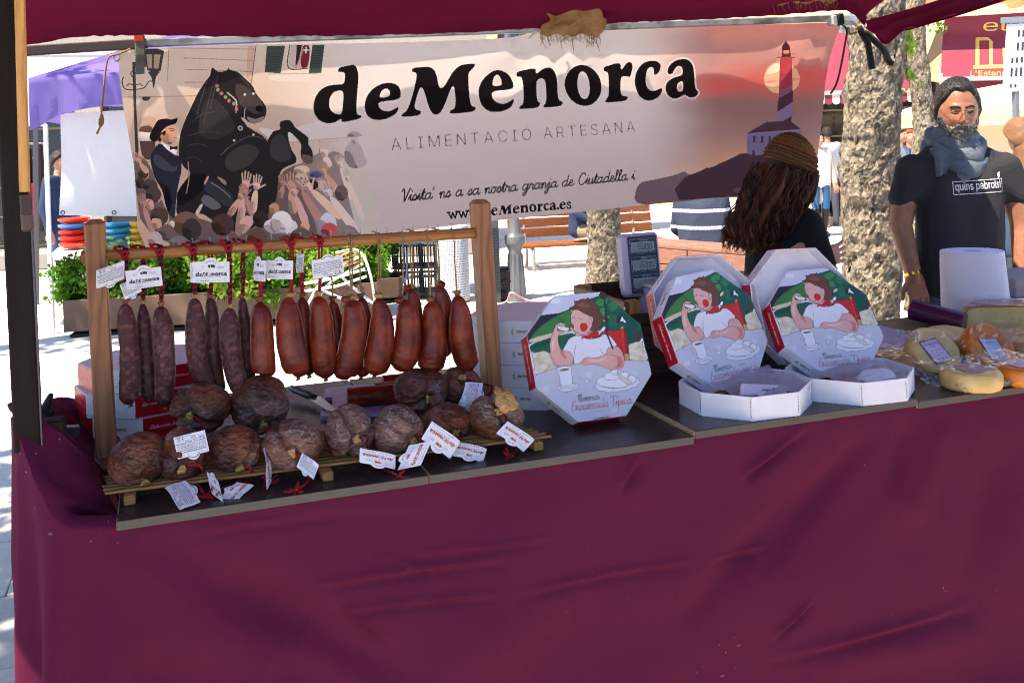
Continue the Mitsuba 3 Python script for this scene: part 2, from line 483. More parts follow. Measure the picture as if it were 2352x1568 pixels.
M_STEEL = pm('steel', lambda p, n, uv: mix(C3('a9b2b4'), C3('6f7678'), smoothstep(.4, .7, fbm(p.x * 14, p.y * 14, p.z * 14))), 0.4, None, metallic=0.6)
M_BLACK = pal('17171a', 0.6)
t = thing('stall_scaffold', 'square steel tube frame carrying the canopy and the banner', 'frame')
ya = 3.985
pts = [at(-120, 128, Y=ya), at(320, 100, Y=ya), at(640, 94, Y=ya), at(1180, 77, Y=ya), at(1925, 42, Y=ya)]
part(t, 'back_bar', bar(pts[0], pts[1] + [.03, 0, 0], 0.03, 0.036, r=.004), pal('3a3236', 0.5), label='dark left length of the back bar')
part(t, 'back_bar', bar(pts[1], pts[4], 0.03, 0.030, r=.004), M_STEEL)
part(t, 'bracket', rbox(at(322, 118, Y=ya - .03), (.036, .03, .12), .004), pal('515a52', 0.5))
part(t, 'red_tape', rbox(at(319, 88, Y=ya - .031), (.034, .04, .03), .003), pal('a02a22', 0.5))
part(t, 'sleeve', bar(at(1905, 48, Y=ya), at(1962, 46, Y=ya), 0.05, 0.05, r=.006), pal('b9c4c4', 0.35, 0.5))
part(t, 'black_collar', bar(at(1918, 46, Y=ya - .01), at(1932, 45, Y=ya - .01), 0.056, 0.056, r=.006), M_BLACK)
part(t, 'corner_post', bar((3.20, 4.05, 2.12), (3.24, 4.55, 2.2), .03, .03), M_STEEL)
for nm, (xa, ya_) in (('rear_post', (-1.24, 4.0)), ('front_post', (-1.24, 1.70)), ('front_post', (2.6, 1.60))):
    part(t, nm, bar((xa, ya_, 0), (xa, ya_, 2.1), .04, .04, (1, 0, 0)), M_STEEL)
t = thing('stall_strap', 'black webbing straps hanging from the rear right corner of the canopy', 'strap')
for P in ([(1972, 62), (1985, 85), (1993, 100), (2002, 150), (2004, 158)], [(1985, 75), (2010, 95), (2030, 115), (2040, 138), (2048, 146)]):
    part(t, 'strap', tube(catmull([at(x, y, Y=3.96) for x, y in P], 4), 0.016, 6), pal('121214', 0.8), smooth=True)

# canopy: a sagging sheet over the frame, with a strip that hangs down at the back
M_CANOPY = thinmat('canopy', None, 0.13, 0.9, lambda p, n, uv: C3('661a38') * (0.85 + 0.25 * noise(p.x * 700, p.y * 700, p.z * 700)) * (0.85 + 0.3 * fbm(p.x * 2, p.y * 6, 0.0)))
edge = [(-330, 105), (61, 103), (180, 84), (330, 80), (590, 85), (1080, 76), (1190, 67), (1400, 54), (1764, 37), (1940, 21), (1960, 30), (1985, 60)]
ex = np.array([at(x, y, Y=3.93)[[0, 2]] for x, y in edge])
NX, NY = 190, 40
xs = np.linspace(-1.27, ex[-1, 0], NX)
shrink = lambda y: np.column_stack([np.where(xs > 1.0, 1.0 + (xs - 1.0) * (1 - .185 * (3.93 - y)), xs), xs * 0 + y])
ze = np.interp(xs, ex[:, 0], ex[:, 1])
P = np.zeros((NY + 9, NX, 3))
wav = meshkit.fbm(np.stack([xs * 2.2, xs * 0, xs * 0], -1), 3, 3) - .5
for k in range(NY + 1):
    y = 1.62 + (3.90 - 1.62) * k / NY
    sag = 0.05 * math.sin(math.pi * k / NY)
    base = 2.26 - 0.02 * (k / NY) + 0.10 * np.sin(np.pi * np.clip((xs + 1.27) / (xs[-1] + 1.27), 0, 1)) * math.sin(math.pi * (0.35 + 0.65 * k / NY)) - sag
    rip = 0.03 * (meshkit.fbm(np.stack([xs * 1.1, xs * 0 + y * 3.2, xs * 0], -1), 3, 8) - .5)
    P[k] = np.column_stack([shrink(y), base + rip])
w = np.clip((np.arange(NY + 1) / NY - 0.80) / 0.20, 0, 1)[:, None]
P[:NY + 1, :, 2] = P[:NY + 1, :, 2] * (1 - w ** 1.6) + (ze + 0.045)[None] * w ** 1.6
fr_ = 0.0022 * (meshkit.noise(np.stack([xs * 160, xs * 0, xs * 0], -1), 2) - .5)
for k in range(8):
    v = (k + 1) / 8
    P[NY + 1 + k] = np.column_stack([xs, 3.90 + 0.035 * v ** .6 + 0.010 * v * np.sin(xs * 9) + 0.012 * wav, (ze + 0.045) * (1 - v) + ze * v + (fr_ * 3 if k == 7 else 0)])
t = thing('canopy', 'maroon fabric canopy stretched over the stall', 'canopy')
part(t, 'roof_sheet', grid(P), M_CANOPY, smooth=True)
# its right-hand edge, gathered into the corner
cor = at(1985, 75, Y=3.93)
Q = np.zeros((14, 50, 3))
for j in range(50):
    s = j / 49
    base = cor * (1 - s) + np.array([2.30, 1.62, 2.10]) * s
    for i in range(14):
        v = i / 13
        hang = 0.075 * (1 - 0.2 * s) * (0.35 + 0.65 * min(1, s * 5)) + 0.07 * math.exp(-((s - .06) / .07) ** 2)
        Q[i, j] = base + np.array([0.05 * v + 0.03 * math.sin(v * 9 + s * 4) * v, 0, 0.055 - hang * v * 1.1 - 0.03 * math.sin(math.pi * s)])
part(t, 'side_valance', grid(Q), M_CANOPY, smooth=True)
BANNER_OUTLINE = '-132 2015 -74 2029 371 2047 728 2051 1089 2060 1425 2077 1523 2110 1583 2122 1674 2107 1845 2116 2095 2125 2693 2140 3021 2152 3098 2155 3063 2030 3004 1864 2969 1740 2920 1555 2855 1352 2652 1344 2322 1345 1644 1322 1307 1309 637 1279 199 1279 -59 1280 -90 1575 -112 1747 -121 1807'
BANNER_PRINT = """
printed_house|d2b29c|0|337 2041 365 2041 346 1894 323 1895
printed_house|9b7d6c|-5|99 1996 353 1984
printed_house|9b7d6c|-5|102 1953 349 1941
printed_house|9b7d6c|-5|100 1904 340 1901
printed_house|9b7d6c|-5|-123 1851 142 1851
printed_house|9b7d6c|-5|43 2034 365 2028
printed_house|9b7d6c|-5|45 2029 38 1908
printed_house|6d554a|-6|367 2041 345 1894
printed_house|c7a48e|1|-65 1775 -8 1779 -11 1714 -71 1716
printed_house|5f4a44|1|-71 1741 -14 1744 -14 1614 -61 1616 -70 1686
printed_house|dccfc8|0|-71 1721 -11 1714 -12 1684 -70 1686
printed_house|e2d5c9|1|412 1932 597 1933 590 1896 408 1904
printed_house|a98d7c|-5|412 1931 597 1930
printed_house|cbbfb6|0|495 2044 575 2044 564 1952 486 1952
printed_house|3c3230|-7|496 2044 488 1954 564 1952
printed_house|3a2a2c|0|524 2044 544 2044 525 1965 515 1960
printed_house|7a3038|1|543 2044 577 2044 565 1954 533 1953
printed_house|c09684|-10|548 2028 534 1991 517 1956
printed_house|efe6e4|-9|560 2036 558 2013
printed_house|efe6e4|-9|549 2024 570 2024
printed_house|46524f|0|408 2041 478 2041 457 1933 397 1938
printed_house|46524f|0|585 2045 632 2045 615 1933 566 1933
printed_house|262d2c|-4|413 2031 462 2031
printed_house|262d2c|-4|586 2033 624 2033
printed_house|262d2c|-4|411 2020 460 2020
printed_house|262d2c|-4|584 2023 622 2022
printed_house|262d2c|-4|410 2010 459 2010
printed_house|262d2c|-4|582 2012 621 2012
printed_house|262d2c|-4|409 2000 457 1999
printed_house|262d2c|-4|581 2002 620 2001
printed_house|262d2c|-4|408 1989 455 1989
printed_house|262d2c|-4|579 1991 618 1991
printed_house|262d2c|-4|407 1979 454 1979
printed_house|262d2c|-4|577 1981 617 1980
printed_house|262d2c|-4|406 1969 452 1968
printed_house|262d2c|-4|575 1970 615 1970
printed_house|262d2c|-4|404 1958 450 1958
printed_house|262d2c|-4|574 1960 614 1959
printed_house|262d2c|-4|403 1948 449 1948
printed_house|262d2c|-4|572 1949 613 1949
printed_house|e0d6d3|1|354 1729 455 1706 611 1748 718 1767 714 1671 577 1670 479 1663 403 1681
printed_house|b3a3a0|-5|479 1661 598 1670 714 1674
printed_house|7a6764|-6|598 1665 595 1612
printed_lamp|55605a|0|-75 2034 -46 2034 -42 1937 -73 1936
printed_lamp|3d4642|-4|-72 2009 -43 2010
printed_lamp|3d4642|-4|-72 1997 -43 1998
printed_lamp|3d4642|-4|-73 1985 -44 1986
printed_lamp|3d4642|-4|-73 1973 -44 1974
printed_lamp|3d4642|-4|-74 1962 -45 1962
printed_lamp|3d4642|-4|-74 1950 -45 1950
printed_lamp|4a4340|0|-85 1982 -74 1982 -76 1815 -73 1577 -85 1577 -86 1816
printed_lamp|4a4340|0|-47 2024 -21 2033 7 2033 29 2023 14 1946 -15 1944 -33 1950
printed_lamp|b7a291|0|-35 2010 -14 2010 -16 1957 -30 1957
printed_lamp|b7a291|0|-8 2010 16 2010 7 1956 -10 1957
printed_lamp|4a4340|1|-36 1947 16 1946 -4 1926 -10 1884 -15 1884 -18 1924
printed_lamp|4a4340|-8|-81 1878 -112 1881 -123 1906 -118 1925
printed_lamp|4a4340|-8|-80 1878 -47 1885 -28 1909 -14 1909
printed_lamp|4a4340|-8|-80 1915 -92 1940 -82 1947 -73 1940
printed_lamp|4a4340|-8|-79 1895 -98 1900 -107 1893
printed_lamp|4a4340|-8|-77 1895 -61 1900 -52 1892
printed_lamp|4a4340|1|-58 1852 -22 1852 -32 1836 -51 1836
printed_crowd|75625f|1|-102 1638 -37 1615 17 1398 107 1398 266 1327 393 1392 439 1545 501 1574 585 1591 638 1605 646 1236 -63 1268
printed_crowd|9c8884|1|501 1568 586 1618 664 1625 701 1587 738 1426 752 1212 593 1223 548 1435
printed_crowd|bfb0ae|1|658 1589 712 1597 788 1477 836 1313 839 1227 741 1212 706 1427
printed_horse|2d292b|1|194 1929 198 1955 204 1960 223 1939 257 1947 260 1959 267 1949 297 1941 321 1915 352 1884 359 1858 395 1811 399 1795 396 1775 388 1754 360 1737 330 1745 315 1761 301 1767 305 1756 334 1719 378 1695 398 1671 409 1691 419 1707 435 1712 450 1714 445 1732 451 1747 482 1752 497 1738 504 1720 547 1687 557 1676 551 1656 568 1629 570 1613 566 1574 540 1575 525 1594 521 1620 527 1646 523 1662 485 1705 475 1700 479 1668 488 1632 508 1600 502 1579 471 1570 445 1555 433 1514 425 1442 398 1391 331 1333 266 1322 194 1362 146 1406 107 1393 50 1396 57 1471 88 1530 113 1559 85 1580 67 1621 74 1702 96 1761 121 1811 147 1867 183 1917
printed_horse|494240|1|285 1895 310 1892 339 1874 388 1816 381 1785 361 1775 336 1786 298 1818 284 1859
printed_horse|1d191a|1|357 1806 377 1811 387 1795 376 1783 359 1788
printed_horse|8e8482|1|321 1771 355 1755 391 1770 385 1752 360 1739 330 1748
printed_horse|45413f|1|231 1605 277 1649 332 1663 371 1636 350 1600 319 1571 249 1553
printed_horse|423e40|1|413 1681 449 1701 474 1669 492 1600 450 1581 401 1609
printed_horse|3b3738|1|160 1821 210 1850 271 1757 284 1716 204 1677 137 1700
printed_horse|524c4c|-5|119 1751 159 1780 208 1789
printed_horse|524c4c|-5|108 1701 166 1714 225 1707
printed_horse|524c4c|-5|97 1661 136 1669 174 1658
printed_horse|524c4c|-5|183 1912 161 1851 140 1781
printed_horse|524c4c|-5|222 1927 206 1871 189 1800
printed_horse|524c4c|-5|91 1610 124 1619 153 1598
printed_horse|524c4c|-5|207 1911 185 1835 162 1739
printed_horse|524c4c|-5|301 1926 325 1900 344 1874
printed_horse|6b5b54|1|523 1615 565 1608 566 1574 540 1575 528 1591
printed_horse|55504f|-9|222 1623 267 1660 333 1691 388 1679
printed_horse|59534f|-9|300 1815 316 1846 351 1859
printed_horse|8d8684|-6|334 1722 383 1695 398 1668
printed_horse|c9c2c0|-6|318 1800 314 1756 327 1727
printed_horse|d8d2ce|0|323 1853 322 1851 321 1849 318 1849 316 1850 315 1851 314 1854 315 1856 317 1858 319 1858 321 1857 323 1856
printed_horse|d8d2ce|0|356 1855 355 1853 353 1851 351 1851 349 1852 347 1853 347 1856 347 1858 349 1860 351 1860 354 1860 355 1858
printed_horse|d8d2ce|0|277 1676 277 1674 275 1673 273 1672 271 1673 269 1674 268 1677 269 1679 271 1681 273 1681 275 1680 277 1679
printed_horse|d8d2ce|0|350 1697 350 1695 348 1693 346 1693 343 1693 342 1695 341 1698 342 1700 344 1701 346 1702 348 1701 350 1700
printed_horse|d8d2ce|0|367 1738 366 1736 364 1734 362 1734 360 1734 358 1736 358 1738 358 1741 360 1742 362 1743 365 1742 366 1740
printed_horse|b9b2b0|0|308 1723 307 1718 303 1714 298 1713 293 1715 290 1719 288 1724 290 1729 294 1733 299 1734 304 1732 307 1728
printed_horse|2d292b|0|304 1723 303 1721 301 1719 298 1718 295 1719 293 1721 293 1724 294 1726 296 1728 298 1729 301 1728 303 1726
printed_horse|b9b3b4|-10|254 1862 283 1834 288 1813
printed_horse|c0607a|0|224 1888 223 1885 220 1882 217 1881 213 1882 211 1885 210 1888 211 1892 214 1895 217 1896 221 1895 223 1892
printed_horse|7d9a6a|0|226 1873 225 1869 223 1867 219 1866 216 1867 213 1870 213 1873 214 1877 216 1879 220 1880 223 1879 226 1877
printed_horse|c0607a|0|239 1859 238 1855 235 1853 232 1852 229 1853 226 1856 225 1859 226 1863 229 1865 232 1866 236 1865 238 1863
printed_horse|7d9a6a|0|253 1844 252 1841 250 1838 246 1837 243 1838 240 1841 240 1845 241 1848 243 1851 247 1852 250 1851 253 1848
printed_horse|c0607a|0|266 1830 265 1827 263 1824 259 1823 256 1824 253 1827 252 1831 253 1834 256 1837 260 1838 263 1837 265 1834
printed_horse|7d9a6a|0|284 1818 283 1815 280 1812 276 1811 273 1812 271 1815 270 1819 271 1822 273 1825 277 1826 280 1825 283 1822
printed_horse|c0607a|0|293 1798 292 1794 289 1791 286 1790 282 1792 280 1794 279 1798 280 1801 283 1804 286 1805 290 1804 292 1801
printed_horse|c87a8c|-10|285 1811 284 1783
printed_horse|6a6a70|1|159 1481 225 1427 190 1408 138 1447
printed_horse|d8c9b6|1|117 1402 143 1441 152 1436 132 1396
printed_horse|1c1b1e|1|53 1486 113 1559 171 1551 169 1511 129 1467 61 1430
printed_horse|3b3c42|1|155 1512 180 1536 266 1468 257 1420 225 1427 154 1494
printed_horse|7e8088|-8|182 1518 218 1493 253 1458
printed_horse|c4a08a|1|154 1514 170 1546 178 1543 162 1511
printed_horse|a08a74|1|200 1545 233 1528 243 1507 228 1508
printed_horse|b08e68|-8|102 1600 102 1534 91 1482
printed_rider|2f2c35|1|2 1679 -22 1650 -35 1625 -29 1575 -16 1535 6 1498 18 1423 45 1376 55 1471 63 1516 80 1581 72 1626 53 1627 25 1653
printed_rider|45424d|1|-18 1639 10 1623 47 1582 66 1591 55 1561 8 1573 -24 1600
printed_rider|e0dadb|0|5 1681 40 1662 64 1647 59 1629 25 1652
printed_rider|242126|0|37 1665 50 1659 67 1663 63 1647 50 1652 38 1648
printed_rider|b98c76|1|6 1714 33 1740 59 1742 67 1704 61 1679 35 1667 12 1681
printed_rider|3a2a26|-5|35 1727 54 1730
printed_rider|2c2020|-6|42 1720 56 1723
printed_rider|8a5a50|-5|53 1693 65 1694
printed_rider|2a2224|1|-6 1682 6 1716 28 1723 21 1703 13 1702 7 1679
printed_rider|a97b68|0|18 1699 17 1695 14 1692 11 1690 8 1692 5 1695 5 1700 6 1704 8 1707 11 1709 15 1707 17 1704
printed_rider|211d20|1|-36 1697 -27 1720 -14 1744 -2 1764 29 1769 48 1762 72 1772 63 1746 33 1740 8 1719 -3 1684 -23 1680
printed_crowd|c39a88|0|-40 1557 -42 1550 -47 1545 -54 1543 -61 1545 -66 1551 -68 1558 -66 1566 -60 1571 -53 1572 -46 1570 -41 1565
printed_crowd|4a3a36|0|-41 1561 -44 1552 -51 1546 -61 1544 -70 1547 -77 1553 -79 1562 -76 1571 -69 1577 -60 1579 -50 1576 -44 1569
printed_crowd|3f3433|0|-56 1529 -59 1518 -65 1510 -74 1507 -82 1511 -87 1519 -89 1530 -87 1541 -80 1549 -72 1552 -64 1549 -58 1540
printed_crowd|4a4342|0|-10 1517 -14 1506 -25 1498 -39 1496 -53 1499 -63 1508 -66 1519 -62 1530 -52 1538 -37 1540 -23 1537 -13 1528
printed_crowd|b48a79|0|4 1475 1 1462 -7 1453 -18 1450 -29 1454 -37 1464 -39 1477 -36 1490 -28 1499 -17 1502 -6 1498 2 1488
printed_crowd|4d4442|0|2 1481 -3 1466 -14 1455 -29 1452 -43 1457 -53 1468 -57 1484 -52 1499 -41 1510 -27 1514 -12 1509 -2 1497
printed_crowd|c39a88|1|-54 1469 -28 1465 -25 1430 -48 1421 -58 1452
printed_crowd|bd9482|1|-35 1573 -65 1607 -76 1597 -53 1558
printed_crowd|bd9482|1|-63 1605 -70 1626 -88 1617 -78 1598
printed_crowd|bd9482|-9|-86 1616 -96 1633
printed_crowd|bd9482|-9|-81 1618 -92 1640
printed_crowd|bd9482|-9|-76 1621 -84 1643
printed_crowd|bd9482|-9|-71 1623 -76 1641
printed_crowd|bd9482|-10|-66 1613 -58 1629
printed_crowd|ae8373|1|-20 1345 -54 1440 -70 1434 -45 1337
printed_crowd|ae8373|1|-53 1439 -54 1464 -77 1460 -71 1436
printed_crowd|ae8373|-11|-75 1458 -82 1480
printed_crowd|ae8373|-11|-69 1459 -74 1487
printed_crowd|ae8373|-11|-62 1460 -65 1488
printed_crowd|ae8373|-11|-56 1461 -57 1483
printed_crowd|ae8373|-12|-54 1448 -40 1463
printed_crowd|bd9482|0|27 1390 23 1375 14 1364 1 1361 -11 1366 -20 1377 -23 1393 -19 1408 -9 1419 3 1422 15 1417 24 1405
printed_crowd|4b3f3c|0|24 1397 19 1380 6 1367 -10 1363 -27 1369 -38 1383 -42 1401 -37 1419 -25 1431 -8 1435 8 1429 20 1416
printed_crowd|bd9482|1|-33 1396 -2 1391 1 1354 -27 1350 -40 1376
printed_crowd|7a5c4d|0|138 1363 130 1339 111 1323 86 1318 61 1326 43 1345 37 1369 45 1392 64 1409 89 1414 114 1406 132 1387
printed_crowd|cdbba5|1|18 1363 31 1384 47 1376 44 1356 30 1352
printed_crowd|c9a291|1|293 1307 320 1487 297 1491 258 1315
printed_crowd|c9a291|1|321 1487 329 1519 297 1524 297 1491
printed_crowd|c9a291|-13|300 1520 299 1550
printed_crowd|c9a291|-13|308 1519 311 1556
printed_crowd|c9a291|-13|317 1518 323 1553
printed_crowd|c9a291|-13|325 1517 332 1544
printed_crowd|c9a291|-15|323 1499 346 1512
printed_crowd|d3b0a2|1|346 1376 359 1480 338 1484 314 1383
printed_crowd|d3b0a2|1|359 1480 368 1508 340 1514 338 1484
printed_crowd|d3b0a2|-12|342 1510 342 1538
printed_crowd|d3b0a2|-12|349 1509 353 1542
printed_crowd|d3b0a2|-12|357 1507 364 1539
printed_crowd|d3b0a2|-12|364 1506 372 1530
printed_crowd|d3b0a2|-14|362 1490 383 1501
printed_crowd|bd9482|1|256 1376 293 1443 277 1455 231 1394
printed_crowd|bd9482|1|294 1444 310 1467 286 1481 276 1454
printed_crowd|bd9482|-12|287 1477 296 1501
printed_crowd|bd9482|-12|293 1473 307 1502
printed_crowd|bd9482|-12|300 1470 316 1496
printed_crowd|bd9482|-12|306 1466 320 1486
printed_crowd|bd9482|-13|300 1452 322 1456
printed_crowd|ae8373|1|336 1393 319 1460 302 1456 310 1388
printed_crowd|ae8373|1|319 1460 316 1485 292 1479 301 1456
printed_crowd|ae8373|-10|295 1477 286 1499
printed_crowd|ae8373|-10|301 1479 293 1506
printed_crowd|ae8373|-10|308 1481 302 1507
printed_crowd|ae8373|-10|314 1482 311 1504
printed_crowd|ae8373|-11|318 1469 330 1485
printed_crowd|c9a291|1|266 1312 293 1387 343 1379 337 1354 290 1305
printed_crowd|4b3a35|0|263 1353 257 1332 241 1317 219 1312 197 1319 182 1336 177 1358 184 1379 200 1394 222 1399 243 1392 258 1375
printed_crowd|393131|0|392 1368 388 1351 376 1338 361 1334 346 1340 336 1354 332 1372 337 1390 348 1402 364 1406 378 1401 389 1387
printed_crowd|b88d7c|0|434 1405 431 1393 423 1385 413 1383 403 1386 396 1395 394 1407 397 1419 405 1427 415 1429 425 1426 432 1417
printed_crowd|bd9482|1|506 1382 494 1476 469 1475 468 1380
printed_crowd|bd9482|1|495 1474 501 1508 468 1511 469 1477
printed_crowd|bd9482|-14|470 1508 468 1539
printed_crowd|bd9482|-14|479 1507 480 1546
printed_crowd|bd9482|-14|489 1506 493 1543
printed_crowd|bd9482|-14|497 1505 504 1534
printed_crowd|bd9482|-16|496 1486 520 1502
printed_crowd|c9a291|1|553 1336 507 1457 487 1450 521 1326
printed_crowd|c9a291|1|508 1457 501 1487 474 1477 487 1450
printed_crowd|c9a291|-12|477 1475 464 1500
printed_crowd|c9a291|-12|484 1478 471 1509
printed_crowd|c9a291|-12|492 1481 482 1512
printed_crowd|c9a291|-12|499 1483 494 1509
printed_crowd|c9a291|-14|505 1468 518 1489
printed_crowd|ae8373|1|608 1352 534 1474 514 1463 576 1335
printed_crowd|ae8373|1|535 1472 529 1504 499 1494 512 1465
printed_crowd|ae8373|-13|503 1492 490 1519
printed_crowd|ae8373|-13|511 1495 498 1529
printed_crowd|ae8373|-13|519 1497 510 1531
printed_crowd|ae8373|-13|527 1500 522 1528
printed_crowd|ae8373|-15|533 1483 548 1505
printed_crowd|ae8373|1|447 1437 460 1490 445 1495 424 1446
printed_crowd|ae8373|1|461 1494 460 1517 438 1513 444 1491
printed_crowd|ae8373|-9|440 1512 434 1532
printed_crowd|ae8373|-9|446 1512 441 1538
printed_crowd|ae8373|-9|452 1513 449 1538
printed_crowd|ae8373|-9|458 1514 457 1534
printed_crowd|ae8373|-10|460 1502 473 1516
printed_crowd|bba094|0|548 1517 544 1502 534 1491 522 1488 509 1492 501 1504 498 1519 502 1534 511 1545 524 1548 536 1544 545 1532
printed_crowd|c8b09c|0|556 1553 551 1545 540 1540 523 1539 508 1542 496 1548 492 1556 497 1563 509 1569 525 1570 540 1567 552 1561
printed_crowd|3a2f30|-14|507 1521 538 1517
printed_crowd|c09a88|0|610 1493 606 1479 595 1468 582 1465 568 1470 559 1481 556 1495 560 1510 570 1520 584 1523 597 1519 607 1508
printed_crowd|4f5b85|0|603 1530 599 1523 590 1519 577 1518 565 1520 556 1525 553 1532 556 1539 566 1544 578 1545 591 1542 600 1537
printed_crowd|5a4645|-6|561 1513 598 1513
printed_crowd|b58b7a|0|590 1487 586 1478 578 1471 566 1469 555 1472 547 1479 544 1489 548 1498 556 1505 568 1507 579 1504 587 1496
printed_crowd|2e2829|0|587 1491 582 1480 571 1473 556 1471 541 1474 530 1483 527 1494 531 1505 542 1512 557 1515 572 1511 583 1503
printed_crowd|3d3334|1|555 1472 591 1460 616 1432 600 1412 570 1450
printed_crowd|d3b0a2|1|686 1369 569 1481 551 1463 657 1341
printed_crowd|d3b0a2|1|570 1480 551 1511 524 1488 550 1463
printed_crowd|d3b0a2|-14|529 1488 504 1510
printed_crowd|d3b0a2|-14|536 1494 509 1524
printed_crowd|d3b0a2|-14|543 1500 520 1531
printed_crowd|d3b0a2|-14|550 1506 534 1532
printed_crowd|d3b0a2|-16|563 1491 570 1520
printed_crowd|bd9482|1|692 1448 622 1538 606 1527 667 1431
printed_crowd|bd9482|1|624 1536 615 1562 591 1551 605 1528
printed_crowd|bd9482|-11|594 1550 581 1570
printed_crowd|bd9482|-11|601 1553 587 1580
printed_crowd|bd9482|-11|607 1556 597 1583
printed_crowd|bd9482|-11|613 1558 607 1581
printed_crowd|bd9482|-12|620 1546 630 1565
printed_crowd|d2bdb5|1|649 1564 629 1605 605 1597 612 1552
printed_crowd|d2bdb5|1|630 1601 632 1636 597 1634 604 1600
printed_crowd|d2bdb5|-14|601 1631 594 1662
printed_crowd|d2bdb5|-14|610 1632 605 1671
printed_crowd|d2bdb5|-14|619 1632 618 1670
printed_crowd|d2bdb5|-14|628 1633 630 1663
printed_crowd|d2bdb5|-16|630 1614 652 1633
printed_crowd|c5bfc6|1|571 1329 609 1390 650 1361 654 1314 596 1307
printed_crowd|d2bdb5|1|749 1304 643 1449 622 1435 717 1282
printed_crowd|d2bdb5|1|644 1447 634 1481 602 1467 620 1436
printed_crowd|d2bdb5|-14|606 1465 589 1492
printed_crowd|d2bdb5|-14|614 1469 596 1504
printed_crowd|d2bdb5|-14|623 1472 609 1508
printed_crowd|d2bdb5|-14|631 1476 623 1505
printed_crowd|d2bdb5|-16|640 1459 653 1484
printed_crowd|d2bdb5|1|730 1431 687 1559 669 1553 702 1423
printed_crowd|d2bdb5|1|688 1558 684 1584 660 1578 669 1554
printed_crowd|d2bdb5|-10|662 1576 653 1597
printed_crowd|d2bdb5|-10|669 1578 660 1605
printed_crowd|d2bdb5|-10|676 1579 670 1607
printed_crowd|d2bdb5|-10|682 1581 679 1603
printed_crowd|d2bdb5|-11|686 1568 699 1584
printed_crowd|d2bdb5|1|769 1349 711 1504 695 1499 744 1341
printed_crowd|d2bdb5|1|712 1503 711 1527 688 1523 694 1500
printed_crowd|d2bdb5|-9|690 1521 683 1542
printed_crowd|d2bdb5|-9|696 1522 690 1548
printed_crowd|d2bdb5|-9|703 1523 700 1549
printed_crowd|d2bdb5|-9|708 1524 708 1545
printed_crowd|d2bdb5|-10|711 1512 724 1526
printed_crowd|d9cac8|0|503 1333 494 1317 469 1306 436 1303 403 1310 380 1324 371 1341 381 1358 405 1369 438 1372 471 1365 495 1351
printed_crowd|e0d3d0|1|397 1345 408 1386 444 1399 474 1382 488 1339 441 1316
printed_crowd|a05560|-9|401 1355 402 1329 416 1313
printed_crowd|caa08f|1|509 1338 530 1353 550 1336 544 1310 518 1311
printed_crowd|6d5954|0|47 1336 42 1321 30 1311 14 1308 -2 1313 -13 1325 -17 1340 -12 1354 0 1365 16 1368 32 1363 43 1351
printed_crowd|3f393a|0|142 1340 136 1318 122 1303 104 1298 86 1305 74 1322 70 1344 75 1366 89 1382 107 1387 125 1380 138 1362
printed_crowd|b99c94|0|1 1309 -3 1291 -14 1279 -27 1276 -41 1281 -50 1295 -53 1312 -49 1329 -39 1341 -25 1345 -12 1340 -2 1326
printed_crowd|746c6e|0|94 1292 89 1279 76 1270 58 1267 40 1272 27 1283 23 1297 28 1311 42 1320 59 1322 77 1318 90 1307
printed_crowd|5f5657|0|215 1284 208 1263 190 1249 165 1245 141 1252 124 1269 118 1291 126 1312 144 1326 168 1331 192 1323 210 1306
printed_crowd|5e4a45|0|385 1299 379 1284 364 1274 344 1271 324 1276 310 1288 305 1304 311 1319 326 1330 346 1333 366 1327 380 1315
printed_crowd|625350|0|550 1299 544 1287 531 1279 512 1277 493 1282 480 1291 476 1304 481 1315 495 1323 514 1325 532 1321 545 1311
printed_crowd|675b5a|0|473 1278 466 1264 448 1255 424 1252 400 1258 383 1269 377 1284 384 1298 402 1307 426 1309 450 1304 467 1293
printed_crowd|b3535b|0|655 1308 650 1293 638 1283 621 1280 605 1285 594 1297 590 1312 595 1327 607 1338 623 1341 640 1336 651 1324
printed_crowd|776a6b|0|627 1268 620 1252 602 1242 578 1239 554 1245 537 1258 531 1274 538 1289 556 1300 580 1302 604 1297 621 1284
printed_crowd|857678|0|738 1276 731 1253 715 1237 694 1232 673 1239 658 1258 653 1282 659 1305 676 1322 697 1327 718 1319 733 1301
printed_crowd|6b5d5c|0|701 1454 697 1438 687 1427 674 1424 661 1429 651 1441 648 1457 653 1472 663 1484 676 1487 689 1482 698 1470
printed_rider|a99da5|1|690 1588 695 1628 716 1654 734 1674 753 1653 772 1605 784 1557 716 1547
printed_rider|c4afa8|1|719 1674 751 1677 750 1653 729 1644
printed_rider|9d929a|1|703 1675 717 1695 741 1699 764 1686 766 1676
printed_lighthouse|ecb795|0|2838 1889 2824 1850 2790 1822 2744 1813 2700 1824 2668 1852 2658 1891 2672 1929 2705 1957 2751 1967 2795 1956 2827 1927
printed_lighthouse|f7e6c4|1|2671 1913 2698 1946 2744 1963 2745 1918 2683 1906
printed_lighthouse|dd9d84|1|2659 1877 2836 1889 2836 1875 2659 1863
printed_lighthouse|b2434d|0|2748 1982 2807 1981 2801 1911 2741 1912
printed_lighthouse|a03c50|0|2741 1912 2801 1911 2796 1856 2735 1823
printed_lighthouse|7e5377|0|2735 1823 2796 1856 2794 1828 2731 1795
printed_lighthouse|4b3440|0|2731 1795 2795 1829 2791 1776 2723 1731
printed_lighthouse|86739c|0|2723 1731 2791 1776 2783 1709 2746 1686 2716 1687
printed_lighthouse|4b3440|0|2742 1685 2783 1709 2777 1663 2742 1678
printed_lighthouse|5b2c34|0|2755 1987 2760 2029 2798 2029 2801 1987
printed_lighthouse|d98c5e|1|2763 2021 2795 2021 2793 2001 2764 2001
printed_lighthouse|44282f|1|2755 2018 2762 2043 2777 2054 2781 2068 2784 2054 2796 2043 2801 2018
printed_lighthouse|6a353c|-9|2732 1985 2820 1984
